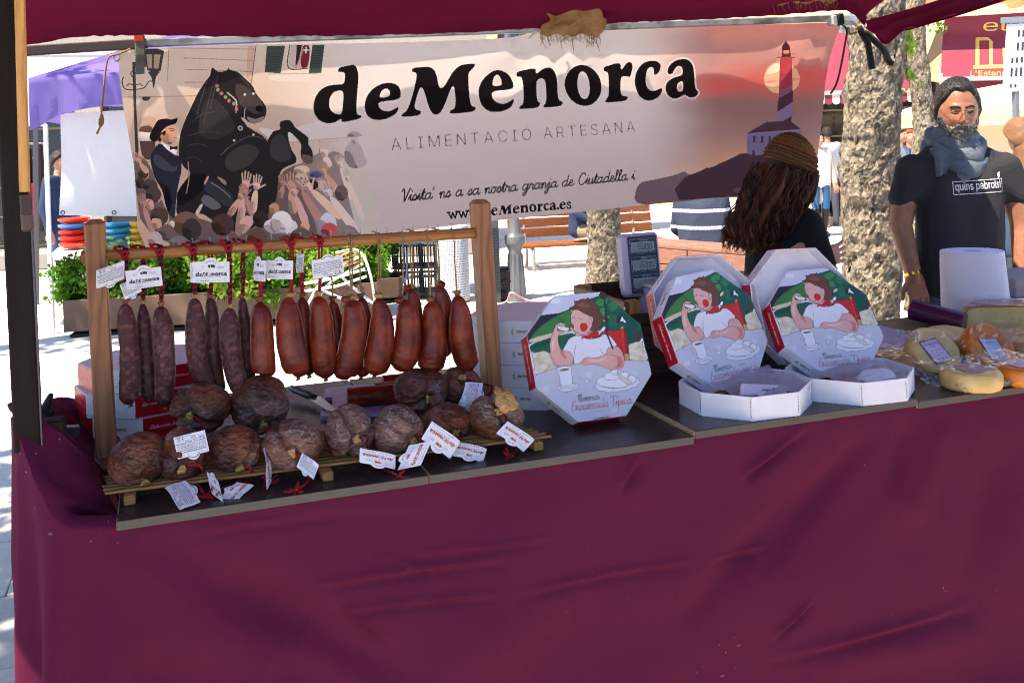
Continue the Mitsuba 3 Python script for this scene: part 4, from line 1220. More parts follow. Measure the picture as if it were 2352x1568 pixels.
def hang(kind, label, pts, rad, rail_px, string_kind, seed, Y, ball=None, group=None):
    """A hanging sausage: points of the photograph from the knot down, half widths there in its pixels."""
    C = [at(x, y, Y=Y) for x, y in pts]
    dd = (np.array(C) - CAM) @ FWD / FPX
    R = np.array(rad) * dd
    t = thing('cured_sausage' if kind == 'fuet' else 'red_sausage', label, 'sausage', group)
    C[-1] = C[-1] + [0, 0, R[-2] * .1]
    body = sausage_mesh(C, R, seed, 0.07 if kind == 'fuet' else 0.035, .10 if seed % 3 == 0 and kind == 'fuet' else (.06 if seed % 4 == 1 else 0))
    part(t, 'body', body, M_FUET if kind == 'fuet' else M_RED, smooth=True)
    top = C[0]
    part(t, 'knot', ruffle(top, 0.0085 if kind == 'fuet' else 0.0105, seed), M_SKIN if seed % 2 else M_SKIN2, smooth=True)
    if ball:
        q = at(*ball, Y=Y - .012)
        m = trimesh.creation.icosphere(2, 0.0105); v = np.array(m.vertices); v *= 1 + .2 * (meshkit.noise(v * 160 + seed) - .5)[:, None]
        part(t, 'casing_ball', (v * [1.1, 1, .9] + q, np.array(m.faces)), M_RED, smooth=True)
    else:
        part(t, 'casing_nub', mv(ruffle((0, 0, 0), 0.006, seed + 50, (.2, -.3, -1)), C[-1] + [0, 0, -.001]), M_SKIN2, smooth=True)
    p = at(rail_px, 560, Y=YR); x = p[0]; z = rail_z(x)
    r = 0.0155
    fs = -1 if Y < YR else 1
    arc = [np.array([x, YR + fs * r * math.cos(a), z + r * math.sin(a)]) for a in np.linspace(0.0, 2.2, 7)]
    string(t, [top + [0, 0, .004]] + [top * (1 - s) + arc[0] * s + [0.002 * math.sin(s * 9 + seed), 0, 0] for s in (.3, .6, .85)] + arc, string_kind, seed)
    if string_kind != 'twine' or seed % 2:
        a2 = [a + [0.006, 0, 0] for a in arc]
        string(t, [top + [.003, 0, .004], top * .5 + a2[0] * .5 + [.003, 0, 0]] + a2 + [np.array([x - .004, YR, z + .019]), np.array([x - .013, YR - .006, z + .021])], string_kind, seed + 1)
    if string_kind != 'twine':
        kn = tube(catmull([np.array([x + dx, YR + fs * .0175 + dy, z + dz]) for dx, dy, dz in ((-.006, 0, .004), (.004, -.003, .010), (.008, 0, .002), (-.002, -.004, -.004), (-.007, 0, .006), (-.014, -.004, .012))], 4), 0.0036, 6)
        part(t, 'bow', cat(kn, tassel([x - .014, YR + fs * .02, z + .012], (-.5, -.2, .5), seed, 8, .014)), M_YARN_R, smooth=True, kind='stuff')


F_ = ['thin dark cured sausage, first from the left on the rack', 'narrow dark cured sausage, second from the left on the rack', 'dark cured sausage with a deep crease, third from the left on the rack', 'dark cured sausage below the white label on the rail, fourth from the left', 'slim dark cured sausage, fifth from the left, behind its neighbours', 'dark cured sausage, sixth from the left, its tip by the round sausage', 'dark cured sausage half hidden behind the first red sausage']
fu = [
    ([(289, 697), (288, 709), (291, 742), (297, 800), (299, 860), (297, 912), (300, 929)], (4, 14, 21, 21, 24, 22, 6), 285, 2.600),
    ([(328, 697), (328, 710), (330, 742), (334, 800), (338, 860), (340, 905), (341, 925)], (4, 10, 17, 18, 18, 17, 5), 324, 2.645),
    ([(370, 702), (370, 714), (374, 750), (377, 800), (379, 860), (377, 912), (379, 935)], (4, 15, 24, 24, 23, 21, 6), 365, 2.600),
    ([(447, 684), (447, 697), (449, 740), (450, 800), (460, 850), (476, 885), (486, 898)], (4, 14, 23, 23, 22, 20, 6), 441, 2.605),
    ([(483, 684), (484, 697), (487, 742), (489, 800), (494, 850), (502, 890), (506, 906)], (4, 12, 17, 18, 18, 16, 5), 481, 2.650),
    ([(527, 706), (527, 718), (527, 750), (530, 800), (538, 850), (552, 890), (560, 905)], (4, 14, 24, 24, 23, 21, 6), 522, 2.600),
    ([(556, 684), (557, 697), (561, 742), (566, 800), (570, 850), (572, 885), (574, 897)], (4, 10, 15, 16, 16, 14, 5), 556, 2.652)]
for k, (pts, rad, rp, Y) in enumerate(fu):
    hang('fuet', F_[k], pts, rad, rp, 'mixed', k, Y)
R_ = ['slim smooth red sausage, first red one from the left on the rack', 'fat red sausage hanging under the second logo label on the rail', 'red sausage peeping out behind the fat second red one', 'red sausage with a white bloom near its top, below the text label', 'red sausage mostly hidden right of the bloomed one', 'pale wrinkled red sausage with a small ball at its top', 'red sausage hidden behind the pale wrinkled one', 'shiny dark red sausage, right of the pale wrinkled one', 'wide red sausage left of the pinched one', 'red sausage with a small ball hanging high behind the wide one', 'pinched red sausage with a waist in the middle', 'red sausage hanging highest, behind the pinched one', 'bent red sausage at the right end of the rack']
rd = [
    ([(598, 692), (598, 704), (600, 725), (602, 780), (604, 830), (607, 852), (604, 864)], (4, 16, 24, 27, 28, 26, 9), 592, 2.600, 'red', None),
    ([(668, 682), (664, 696), (663, 725), (668, 780), (677, 825), (685, 850), (684, 868)], (4, 20, 29, 33, 33, 28, 5), 666, 2.598, 'red', None),
    ([(693, 682), (694, 697), (696, 730), (701, 790), (707, 835), (709, 852), (710, 862)], (4, 14, 19, 21, 21, 16, 5), 690, 2.655, 'red', None),
    ([(732, 679), (733, 694), (737, 730), (741, 790), (744, 830), (747, 854), (748, 870)], (4, 19, 27, 29, 28, 24, 7), 732, 2.598, 'red', None),
    ([(764, 690), (765, 703), (771, 742), (775, 790), (775, 830), (774, 850), (774, 860)], (4, 13, 18, 19, 19, 15, 5), 759, 2.660, 'twine', None),
    ([(806, 688), (809, 701), (814, 740), (809, 795), (799, 835), (792, 858), (792, 873)], (5, 22, 29, 31, 31, 27, 8), 800, 2.598, 'twine', (793, 687)),
    ([(830, 683), (832, 697), (839, 742), (841, 790), (836, 835), (831, 855), (828, 866)], (4, 13, 18, 20, 20, 16, 5), 827, 2.660, 'twine', None),
    ([(870, 684), (871, 697), (876, 735), (874, 785), (867, 825), (861, 848), (858, 863)], (4, 16, 27, 32, 33, 27, 8), 866, 2.600, 'twine', None),
    ([(925, 688), (930, 700), (937, 730), (937, 780), (929, 815), (919, 838), (914, 853)], (4, 18, 29, 32, 34, 28, 8), 924, 2.600, 'twine', (917, 689)),
    ([(945, 662), (946, 673), (949, 700), (950, 750), (948, 790), (946, 810), (945, 822)], (4, 12, 19, 22, 23, 18, 6), 945, 2.665, 'twine', (936, 661)),
    ([(988, 692), (990, 704), (994, 735), (996, 765), (994, 805), (989, 840), (987, 860)], (4, 17, 27, 27, 34, 30, 8), 980, 2.600, 'twine', None),
    ([(1008, 654), (1010, 668), (1014, 695), (1017, 740), (1017, 785), (1016, 810), (1015, 822)], (4, 15, 23, 25, 25, 20, 6), 1003, 2.665, 'twine', (1014, 653)),
    ([(1050, 677), (1052, 690), (1057, 725), (1060, 775), (1068, 815), (1077, 838), (1082, 850)], (4, 15, 26, 29, 28, 24, 8), 1038, 2.600, 'twine', None)]
for k, (pts, rad, rp, Y, sk, ball) in enumerate(rd):
    hang('red', R_[k], pts, rad, rp, sk, k + 20, Y, ball)

# ------------------------------------------------------------------ slatted mat
M_STICK = wood('stick', 'a87c48', '6b4824', 'x', 1.2, 0.5, 120)
t = thing('slatted_mat', 'low mat of thin wooden sticks under the round sausages', 'mat')
for k in range(13):
    y = 2.335 + 0.0235 * k
    xa, xb = -0.135 - 0.004 * (k % 3), 0.885 - 0.009 * k + (0.004 if k % 2 else 0)
    part(t, 'stick', tube(np.linspace((xa, y, T0 + .0265), (xb, y - .035 + .002 * (k % 2), T0 + .0265), 4), 0.0037, 8), M_STICK, smooth=50)
for x in (-0.085, 0.335, 0.845):
    part(t, 'crosspiece', rbox((x, 2.47 - .03 * (x > 0), T0 + .0113), (0.024, 0.32, 0.021), 0.002), M_STICK)

# ------------------------------------------------------------------ round sausages
def rest(px, py, ry, z0):
    """Where a ball of half height ry pixels at this point of the photograph touches the height z0."""
    lo, hi = 1.8, 3.2
    for _ in range(40):
        d = (lo + hi) / 2
        if at(px, py, d=d)[2] - ry / FPX * d > z0:
            lo = d
        else:
            hi = d
    return d


def ball_mesh(c, rx, ry, tie, seed, lobes=3, depth=.15):
    m = trimesh.creation.icosphere(5, 1.0)
    v = np.array(m.vertices); g = np.random.default_rng(seed)
    k = unit(tie)
    x = unit(np.cross(k, [0.2, .1, 1])); y = np.cross(k, x)
    th = np.arccos(np.clip(v @ k, -1, 1)); ph = np.arctan2(v @ y, v @ x)
    r = 1 - 0.24 * np.exp(-(th / .34) ** 2) - .10 * np.exp(-((np.pi - th) / .5) ** 2)
    p0 = g.uniform(0, 6.28)
    for q in range(lobes):
        a = p0 + q * 2 * np.pi / lobes + g.uniform(-.35, .35)
        dphi = (ph - a + np.pi) % (2 * np.pi) - np.pi
        wdt = .11 + .09 * g.random()
        r -= depth * g.uniform(.75, 1.25) * np.exp(-(dphi * np.sin(np.clip(th, .15, 2.9)) / wdt) ** 2) * np.clip(1.35 - th / 2.1, 0, 1) * np.clip(th / .25, 0.3, 1)
    r += 0.20 * (meshkit.fbm(v * 1.6 + seed * 3.3, 2, seed) - .5) + 0.025 * (meshkit.noise(v * 6 + seed, seed) - .5) + .030 * (.5 - np.abs(meshkit.fbm(v * [7, 7, 12] + seed, 3, seed + 1) - .5) * 3)
    v = v * r[:, None]
    S = RGT[None] * (v @ RGT)[:, None] * rx + FWD[None] * (v @ FWD)[:, None] * min(rx, ry) * 1.02 + ZUP[None] * (v @ ZUP)[:, None] * ry
    return (S + c, np.array(m.faces)), c + (RGT * (k @ RGT) * rx + FWD * (k @ FWD) * min(rx, ry) + ZUP * (k @ ZUP) * ry) * .80


ZM = T0 + .014
rounds = [
    (317, 1056, 65, 63, (346, 1100), 'mat', 'round wrinkled sausage at the front left corner of the mat', [(352, 1103), (375, 1112), (398, 1116), (405, 1106), (430, 1104), (452, 1112), (466, 1125), (470, 1140)], 'red'),
    (420, 1044, 54, 62, (434, 1062), 'mat', 'round sausage behind the white text label at the front left', [(436, 1066), (450, 1064), (462, 1072), (468, 1085), (478, 1095)], 'red'),
    (461, 935, 68, 57, (452, 941), 2.575, 'big three-lobed round sausage lying left on the upper row', [(455, 946), (462, 970), (472, 1000), (481, 1030), (474, 1065), (466, 1082), (470, 1100)], 'red'),
    (597, 928, 68, 65, (618, 968), 2.575, 'big round sausage with a long tuft below the first red sausage', [(616, 972), (614, 1000), (604, 1030), (597, 1060), (602, 1085), (622, 1108)], 'red'),
    (540, 1032, 58, 56, (562, 1066), 'mat', 'round sausage with a deep slit in the front row, third from the left', [(566, 1068), (578, 1076), (570, 1098), (550, 1118), (525, 1128), (505, 1118), (498, 1135)], 'red'),
    (672, 1020, 67, 60, (684, 1022), 'mat', 'round pale sausage above the grey label, fourth in the front row', [(686, 1030), (694, 1050), (708, 1075), (712, 1095), (700, 1112), (676, 1126)], 'red'),
    (803, 993, 55, 64, (828, 996), 'mat', 'tall three-lobed round sausage left of the cutting board corner', [(832, 996), (843, 1000), (842, 1020), (850, 1045), (870, 1070), (895, 1082), (915, 1092)], 'mixed'),
    (912, 986, 59, 57, (955, 1006), 'mat', 'round sausage with a seam, middle of the front row', [(958, 1004), (966, 1000), (970, 1020), (958, 1040), (940, 1052), (932, 1056)], 'mixed'),
    (966, 896, 62, 53, (990, 906), 2.575, 'round pale brown sausage lying on top between the cutting board and the post', [(990, 912), (986, 930), (992, 955), (1000, 970)], 'mixed'),
    (1056, 888, 48, 47, (1066, 858), 2.60, 'small round sausage with a curved text label beside the right post', [(1066, 860), (1072, 872), (1085, 876), (1115, 882), (1130, 888), (1124, 908)], 'mixed'),
    (1027, 970, 56, 44, (1050, 986), 'mat', 'round sausage below the top pale one, behind the two tilted labels', [(1050, 990), (1046, 1005)], 'mixed'),
    (1140, 955, 62, 56, (1148, 930), 'mat', 'round sausage with a torn casing at the right end of the mat', [(1160, 936), (1163, 960), (1166, 985), (1180, 1012), (1186, 1035), (1170, 1046)], 'mixed')]
BALLS = {}
for k, (px, py, rx, ry, tie, where, lab, sp, sk) in enumerate(rounds):
    d = rest(px, py, ry, ZM) if where == 'mat' else (at(px, py, Y=where) - CAM) @ FWD
    c = at(px, py, d=d)
    u = np.array([(tie[0] - px) / rx, (py - tie[1]) / ry])
    fz = math.sqrt(max(0.05, 1 - u @ u))
    axis = RGT * u[0] + ZUP * u[1] - FWD * fz
    (m, tip) = ball_mesh(c, rx * d / FPX, ry * d / FPX, axis, k + 3, 3 if k in (2, 3, 6, 8) else 2, .30 if k in (2, 6) else .23)
    if where == 'mat':
        m[0][:, 2] = np.where(m[0][:, 2] < T0 + .052, T0 + .0315 + np.clip(m[0][:, 2] - T0 - .0315, -.003, None) * np.clip((m[0][:, 2] - T0) / .052, .05, 1), m[0][:, 2])
    t = thing('round_sausage', lab, 'sausage')
    part(t, 'body', m, M_ROUND, smooth=True)
    part(t, 'knot', ruffle(tip, 0.0115, k + 70, unit(axis)), M_SKIN, smooth=True)
    if k == 8:
        q = at(1005, 922, d=d - .05); mm = trimesh.creation.icosphere(3, .021); v = np.array(mm.vertices)
        part(t, 'lobe', (v * (1 + .25 * (meshkit.noise(v * 60) - .5))[:, None] + q, np.array(mm.faces)), M_ROUND, smooth=True)
    if k == 11:
        part(t, 'torn_casing', ruffle(at(1150, 925, d=d - .05), .032, 5, (0.2, -1, .5)), M_SKIN, smooth=True)
    P3 = [tip]
    for (x, y) in sp[1:]:
        q = at(x, y, d=d - rx * d / FPX * .75)
        if q[2] < T0 + .004 or y > 1078:
            q = at(x, y, Z=T0 + .006) if at(x, y, Z=T0 + .006)[1] > 2.232 else at(x, y, Y=2.235)
        P3.append(q)
    string(t, catmull(P3, 6), sk)
    part(t, 'tassel', tassel(P3[-1], P3[-1] - P3[-2], k, 14, .020), M_YARN_R, smooth=True, kind='stuff')
    BALLS[k] = (c, d)
BOX_PRINT = """
c9cee6|0|-163 198 262 165 160 -240 -257 -187 -209 81
dfe2f0|0|-55 153 -57 150 -62 147 -68 146 -75 147 -81 149 -85 152 -86 155 -84 158 -79 160 -72 161 -65 161 -60 159 -56 156
2b2536|0|-124 119 -67 120 -31 129 -40 82 -171 44 -182 64
3d7b3c|1|-162 60 -121 92 -76 112 -25 130 -23 88 -38 70 -164 53
2c6a36|1|-71 110 -62 105 -57 91 -64 92 -70 102
245a30|-3|-158 66 -124 90 -81 112 -65 116
1f5a48|0|27 151 55 157 89 163 184 75 183 -39 26 -23 13 60
3f8a4a|1|44 142 76 156 89 146 77 133 57 127
2f7a4a|1|78 130 98 142 116 126 93 108 80 116
3f8a4a|1|53 121 73 126 76 104 59 101
276b4a|1|78 104 102 102 101 72 73 70
174234|-4|60 143 76 129 95 105 133 92
174234|-3|88 146 85 121 66 98
1a4f42|1|95 105 143 101 161 72 160 22 115 17 123 60
d8c5a6|1|-166 58 -68 73 -33 79 -33 68 -92 59 -166 47
d8c5a6|1|60 93 77 100 76 92 60 84
245c40|1|-167 44 -92 59 -28 64 -33 41 -70 15 -113 14 -166 21
1b4a36|1|-166 41 -95 56 -105 43 -165 29
d6c9b0|1|-169 19 -145 22 -129 24 -113 15 -112 -6 -104 -27 -166 -37 -167 -8
d6c9b0|1|116 16 143 21 163 24 172 -38 107 -29
e0d5be|0|-119 11 -121 7 -125 5 -129 3 -134 4 -138 6 -141 9 -141 13 -140 16 -136 19 -131 20 -126 20 -122 18 -119 14
cbbd9f|0|-141 1 -143 -2 -146 -4 -150 -5 -155 -5 -158 -3 -160 -0 -161 3 -159 6 -156 9 -152 10 -147 9 -144 7 -142 4
e6dcc9|0|-152 12 -153 10 -156 8 -159 7 -162 8 -164 9 -166 11 -166 13 -165 15 -163 17 -160 18 -157 17 -154 16 -152 14
e0d5be|0|-114 -4 -116 -7 -119 -9 -122 -9 -126 -9 -129 -7 -131 -5 -132 -2 -130 1 -127 3 -124 3 -120 3 -117 2 -115 -1
cbbd9f|0|-136 -9 -137 -11 -139 -13 -142 -14 -146 -13 -148 -12 -150 -10 -150 -7 -149 -5 -147 -3 -144 -2 -140 -3 -137 -4 -136 -6
e6dcc9|0|-128 -19 -129 -22 -132 -24 -137 -25 -141 -25 -144 -23 -146 -20 -147 -17 -145 -14 -142 -12 -138 -11 -134 -11 -130 -13 -128 -16
e0d5be|0|-147 -19 -148 -22 -151 -24 -154 -25 -158 -24 -161 -23 -163 -20 -163 -18 -162 -15 -159 -13 -156 -12 -152 -13 -149 -14 -147 -17
cbbd9f|0|-115 -18 -116 -20 -118 -22 -121 -23 -125 -22 -127 -21 -129 -19 -129 -16 -128 -14 -126 -12 -123 -12 -119 -12 -117 -13 -115 -15
e6dcc9|0|-155 -29 -156 -31 -159 -32 -161 -33 -164 -33 -166 -31 -168 -30 -168 -28 -167 -26 -165 -24 -162 -23 -160 -24 -157 -25 -156 -27
e0d5be|0|-139 -29 -141 -32 -143 -33 -146 -34 -150 -34 -152 -32 -154 -30 -154 -28 -153 -26 -151 -24 -147 -23 -144 -23 -141 -25 -140 -27
cbbd9f|0|-125 -29 -126 -31 -128 -32 -131 -33 -134 -33 -137 -31 -138 -29 -139 -27 -137 -25 -135 -23 -132 -23 -129 -23 -127 -24 -125 -26
e6dcc9|0|150 12 149 9 146 7 142 6 138 7 134 8 132 11 132 14 134 16 137 18 141 19 145 19 148 17 150 15
e0d5be|0|135 10 134 7 131 6 128 5 124 5 121 7 119 9 119 11 121 14 123 15 127 16 130 16 133 15 135 12
cbbd9f|0|158 8 157 5 154 4 151 3 148 3 146 5 144 7 144 9 145 11 148 13 151 13 154 13 156 12 158 10
e6dcc9|0|136 -3 135 -6 132 -8 127 -9 123 -8 120 -6 118 -4 117 -1 119 2 122 4 126 5 131 5 134 3 136 0
e0d5be|0|155 -9 154 -13 150 -15 145 -16 140 -16 136 -14 133 -11 133 -7 135 -4 139 -1 144 -0 149 -1 153 -3 155 -6
cbbd9f|0|166 -6 164 -8 162 -9 159 -10 156 -10 153 -8 152 -6 152 -4 153 -2 155 -1 158 0 161 -0 164 -1 165 -3
e6dcc9|0|128 -19 127 -21 124 -23 121 -24 117 -23 114 -22 113 -20 112 -17 114 -15 116 -13 120 -12 123 -13 126 -14 128 -16
e0d5be|0|140 -23 139 -25 137 -26 133 -27 130 -27 127 -25 126 -23 126 -21 127 -19 129 -17 133 -16 136 -17 139 -18 140 -20
cbbd9f|0|158 -24 156 -27 153 -29 149 -30 145 -29 142 -28 140 -25 140 -22 141 -20 144 -18 148 -17 152 -17 156 -19 158 -21
e6dcc9|0|168 -18 167 -20 165 -22 162 -22 158 -22 156 -21 154 -19 154 -17 155 -15 158 -13 161 -12 164 -13 166 -14 168 -16
2b2929|1|100 93 125 95 127 80 113 76 97 79
e8e6ea|1|107 79 119 98 120 87 126 81 125 75 114 83
4a3a32|1|149 50 167 52 166 31 154 20 143 26
e8e6ea|1|154 21 166 33 165 19
2b2929|1|59 64 66 60 60 56
e8e6ea|1o|46 65 57 72 62 70 56 61 49 58
c42820|0o|41 58 106 58 99 -7 88 14 72 40
cf3024|0o|104 61 115 61 107 -7 96 -6
97211b|0o|115 61 120 60 115 -8 107 -7
cf9f58|0o|101 -7 114 -9 111 -26 99 -24
cf9f58|0o|107 67 115 67 114 61 106 61
c7c6d5|0o|-166 -38 -130 -30 -88 -25 -54 -20 -26 -21 26 -22 100 -25 168 -34 186 -72 75 -179 -75 -183 -177 -69
d6d5e2|1|-143 -86 -153 -74 -150 -68 -144 -67 -141 -71 -134 -67 -129 -71 -131 -77
d6d5e2|1|-18 -63 -27 -52 -24 -46 -18 -44 -15 -49 -8 -44 -3 -49 -6 -54
d6d5e2|1|119 -71 110 -60 113 -55 118 -54 122 -58 128 -54 132 -58 130 -63
d6d5e2|1|35 -158 29 -150 31 -146 35 -145 37 -148 42 -145 45 -148 43 -152
d4d3e0|-2|-151 -55 -153 -57 -157 -56 -158 -52 -156 -47 -149 -44 -142 -47 -138 -55 -142 -64
d4d3e0|-2|-32 -81 -35 -83 -39 -81 -42 -76 -38 -69 -29 -66 -19 -69 -14 -80 -20 -92
d4d3e0|-2|134 -46 131 -47 128 -46 126 -42 129 -37 136 -34 144 -37 147 -45 143 -54
d4d3e0|-2|-72 -129 -75 -130 -79 -129 -81 -125 -78 -119 -70 -116 -62 -119 -58 -128 -62 -138
d4d3e0|-2|92 -119 90 -120 87 -120 86 -116 88 -112 94 -110 100 -112 103 -119 99 -126
d4d3e0|-2|-122 -97 -124 -99 -127 -98 -128 -95 -126 -90 -120 -88 -114 -91 -111 -97 -115 -104
d4d3e0|-2|21 -52 19 -54 16 -53 14 -49 16 -45 22 -43 29 -45 31 -52 28 -59
d4d3e0|-2|-110 -140 -112 -141 -115 -140 -116 -137 -114 -133 -109 -131 -103 -133 -100 -139 -103 -147
dda79d|1o|-80 90 -74 93 -68 92 -79 83 -81 76 -79 71 -64 70 -64 67 -73 67 -81 60 -85 46 -83 26 -77 18 -59 16 -48 6 -53 -20 -88 -25 -103 -22 -111 0 -111 24 -108 43 -99 61 -88 79
cd7f74|1|-83 24 -76 17 -71 -4 -80 2 -84 12
e9beb5|1|-105 38 -96 56 -90 56 -99 23 -105 19
3a2420|-2.5|-76 18 -72 6 -71 -5
3a2420|-2|-104 -26 -102 -19 -97 -18 -96 -22 -99 -23
ece4e2|1o|-80 82 -72 87 -56 81 -43 76 -41 69 -59 70 -73 75
7a5844|1|-47 78 -39 73 -42 68 -53 71 -45 73
dda79d|1o|-78 91 -68 94 -57 90 -53 84 -61 85 -66 82 -71 88
e2e0ec|1o|-12 53 -36 54 -53 47 -63 34 -77 18 -59 16 -48 6 -52 -20 -33 -20 -15 -6 13 -11 46 -5 52 8 61 15 86 16 78 32 66 48 48 51 41 43 9 41
3a2420|-2.3|-34 30 -44 10 -52 -20
3a2420|-2.3|32 14 36 3 42 -5
dda79d|1o|51 7 60 15 85 15 94 4 98 -21 94 -35 82 -47 55 -47 34 -36 10 -26 -5 -24 -16 -26 -26 -23 -34 -20 -23 -11 -17 -6 -7 -6 13 -11 46 -5
cd7f74|1|74 -9 94 -15 90 -34 78 -44 61 -42 77 -33
e9beb5|1|-8 -10 17 -15 44 -12 43 -18 16 -22 -9 -17
3a2420|-2.3|46 -5 62 -6 77 -11
3a2420|-2|82 -41 77 -38 79 -33 85 -34 83 -37
3a2420|-1.6|-26 -17 -21 -18
3a2420|-1.6|-22 -14 -18 -15
3a2420|-1.6|-19 -11 -15 -12
c9857a|1|9 68 22 65 19 57 3 53
c0222a|1o|-10 52 7 52 15 58 36 65 44 58 42 48 30 44 12 47 10 41 1 45 -3 43 -5 49 -17 43
ece9f0|-7|38 61 45 56
ece9f0|-7|45 62 39 53
6b4232|1o|11 110 26 120 47 120 58 106 57 88 47 72 29 61 16 65 14 80 13 97
e0b0a8|1o|-23 126 -31 116 -35 104 -36 89 -35 72 -29 62 -17 55 -7 54 4 58 14 68 22 77 29 91 27 102 19 104 15 109 3 115 -8 124
cf8f86|1|-33 70 -19 59 -1 59 9 66 4 58 -7 54 -17 55 -28 62
e0b0a8|1o|18 98 27 103 31 96 25 84 18 81 16 88
3a2420|-1.8|20 94 26 97 25 90 20 86
6b4232|1o|-34 132 -22 134 -14 140 -16 151 -8 147 9 154 22 151 26 157 32 148 44 142 50 131 54 119 39 120 22 118 13 112 3 115 -5 125 -23 126 -30 126
84563f|1|-13 137 10 145 29 136 22 126 2 132
cf2a1f|0|10 75 7 70 3 66 -2 64 -7 64 -12 67 -14 72 -14 77 -12 82 -8 86 -2 88 3 87 7 85 10 80
cf2a1f|1|-37 91 -32 87 -30 79 -34 70 -36 82
3a2420|-2.2|-34 104 -28 103 -21 106
3a2420|-2.2|-16 103 -6 99 5 100
3a2420|-2.5|-35 73 -25 63 -7 65
e6e4ee|0o|-51 -77 -54 -82 -63 -85 -75 -87 -89 -87 -101 -85 -109 -81 -112 -77 -108 -72 -100 -69 -87 -67 -74 -67 -61 -69 -53 -73
e6e4ee|0o|-63 -84 -65 -86 -71 -87 -80 -88 -89 -88 -98 -87 -103 -85 -105 -83 -103 -80 -97 -79 -88 -78 -79 -78 -71 -80 -65 -82
e6e4ee|0o|-59 -74 -62 -77 -68 -79 -76 -80 -86 -80 -94 -79 -100 -76 -102 -73 -99 -70 -93 -68 -85 -67 -75 -67 -67 -68 -61 -71
3a2420|-9|-100 -35 -109 -42 -109 -54 -98 -61
e6e4ee|-5|-100 -35 -109 -42 -109 -54 -98 -61
e6e4ee|1o|-101 -25 -82 -22 -60 -26 -64 -42 -63 -54 -67 -68 -72 -74 -91 -75 -94 -70 -100 -67 -97 -50 -101 -33
85766c|1o|-95 -31 -79 -29 -66 -31 -77 -34 -90 -34
3a2420|-9|-54 -51 -42 -57 -26 -67
e6e4ee|-5|-54 -51 -42 -57 -26 -67
e6e4ee|0o|-16 -70 -18 -72 -20 -73 -23 -73 -26 -72 -28 -70 -29 -68 -29 -66 -28 -65 -25 -64 -22 -64 -19 -65 -17 -66 -16 -68
e6e4ee|0o|128 -85 129 -88 126 -90 122 -91 119 -93 118 -96 114 -98 108 -98 101 -98 97 -101 92 -103 85 -104 78 -103 71 -103 65 -104 57 -105 51 -104 45 -102 39 -102 31 -103 25 -102 21 -99 18 -97 12 -97 6 -96 3 -94 3 -91 1 -89 -3 -87 -5 -85 -2 -83 1 -82 1 -79 1 -77 4 -75 9 -74 14 -73 17 -70 21 -68 27 -67 35 -68 40 -67 46 -64 53 -63 60 -65 67 -66 74 -65 81 -64 88 -65 92 -67 98 -68 105 -68 111 -69 114 -72 116 -74 120 -75 126 -77 128 -79 127 -81 126 -83
ece9f0|2o|2 -71 11 -63 28 -61 56 -68 78 -74 91 -85 90 -94 73 -96 37 -93 12 -85
ece9f0|2o|90 -80 101 -67 114 -67 120 -76 117 -85 103 -89 93 -88
ece9f0|2o|73 -59 85 -54 100 -58 102 -66 90 -73 73 -71
ece9f0|2o|26 -63 32 -55 49 -50 66 -55 78 -64 73 -73 49 -72 31 -70
ece9f0|2o|48 -55 54 -47 69 -46 80 -52 74 -60 58 -59
dcd2d2|1o|67 -49 78 -64 91 -75 105 -81 102 -89 92 -89 73 -73
b89f92|1|10 -82 37 -91 73 -95 88 -93 86 -97 70 -96 37 -93 12 -86
8f8e9a|-1.2|-40 -161 -20 -162
8f8e9a|-1.2|-17 -161 9 -161
8f8e9a|-1.2|11 -160 48 -160
b0454e|-1.6|-21 -148 27 -148
4a4a54|0|-23 -165 21 -164 21 -167 -23 -168
e0dfe8|0o|-169 21 -164 22 -164 -22 -168 -23
e0dfe8|0o|163 22 166 22 165 -20 161 -21
"""
# ------------------------------------------------------------------ paper labels
def scaled(g, w, x, y, ang=0.0):
    return place(g, x, y, ang, w)


PIG = so.unary_union([pg([(-9, .5), (-8.4, 1.6), (-7, 2.6), (-6.6, 4), (-5.4, 3.6), (-3.8, 4.4), (0, 4.8), (4.5, 4.7), (7.6, 3.6), (8.6, 1.5), (8.3, -1.2), (7.9, -4.3), (6.2, -4.3), (5.6, -2.2), (2.5, -2.2), (-1, -2.4), (-1.6, -4.4), (-3.2, -4.4), (-3.6, -2.4), (-5.6, -1.8), (-7.4, -1.2)], 1), line([(8.4, 2.4), (9.6, 3.2), (9.4, 1.8), (10.2, 2.2)], .5)]).difference(sg.box(-2.6, -6, -1.2, 6))
CARD = sg.box(-44, -25, 44, 25).buffer(-1).buffer(1, 3).union(sa.scale(sg.Point(0, 17).buffer(19, 12), 1, .93))


def bars(x0, x1, y, h, seed, full=.95):
    """A line of print too small to read, as word-long strokes."""
    r = random.Random(seed); out = []; x = x0
    while x < x0 + (x1 - x0) * full:
        w = r.uniform(2.0, 6.5)
        out.append(sg.box(x, y, min(x + w, x1), y + h)); x += w + 1.1
    return so.unary_union(out)


def arc_text(s, r, cy, h, gap, bold=True):
    out = []
    n = len(s)
    for i, ch in enumerate(s):
        a = (i - (n - 1) / 2) * gap
        g = sans(ch, h, bold); b = g.bounds
        g = sa.translate(g, -(b[0] + b[2]) / 2, 0)
        out.append(place(g, r * math.sin(math.radians(a)), cy + r * math.cos(math.radians(a)), -a))
    return so.unary_union(out)


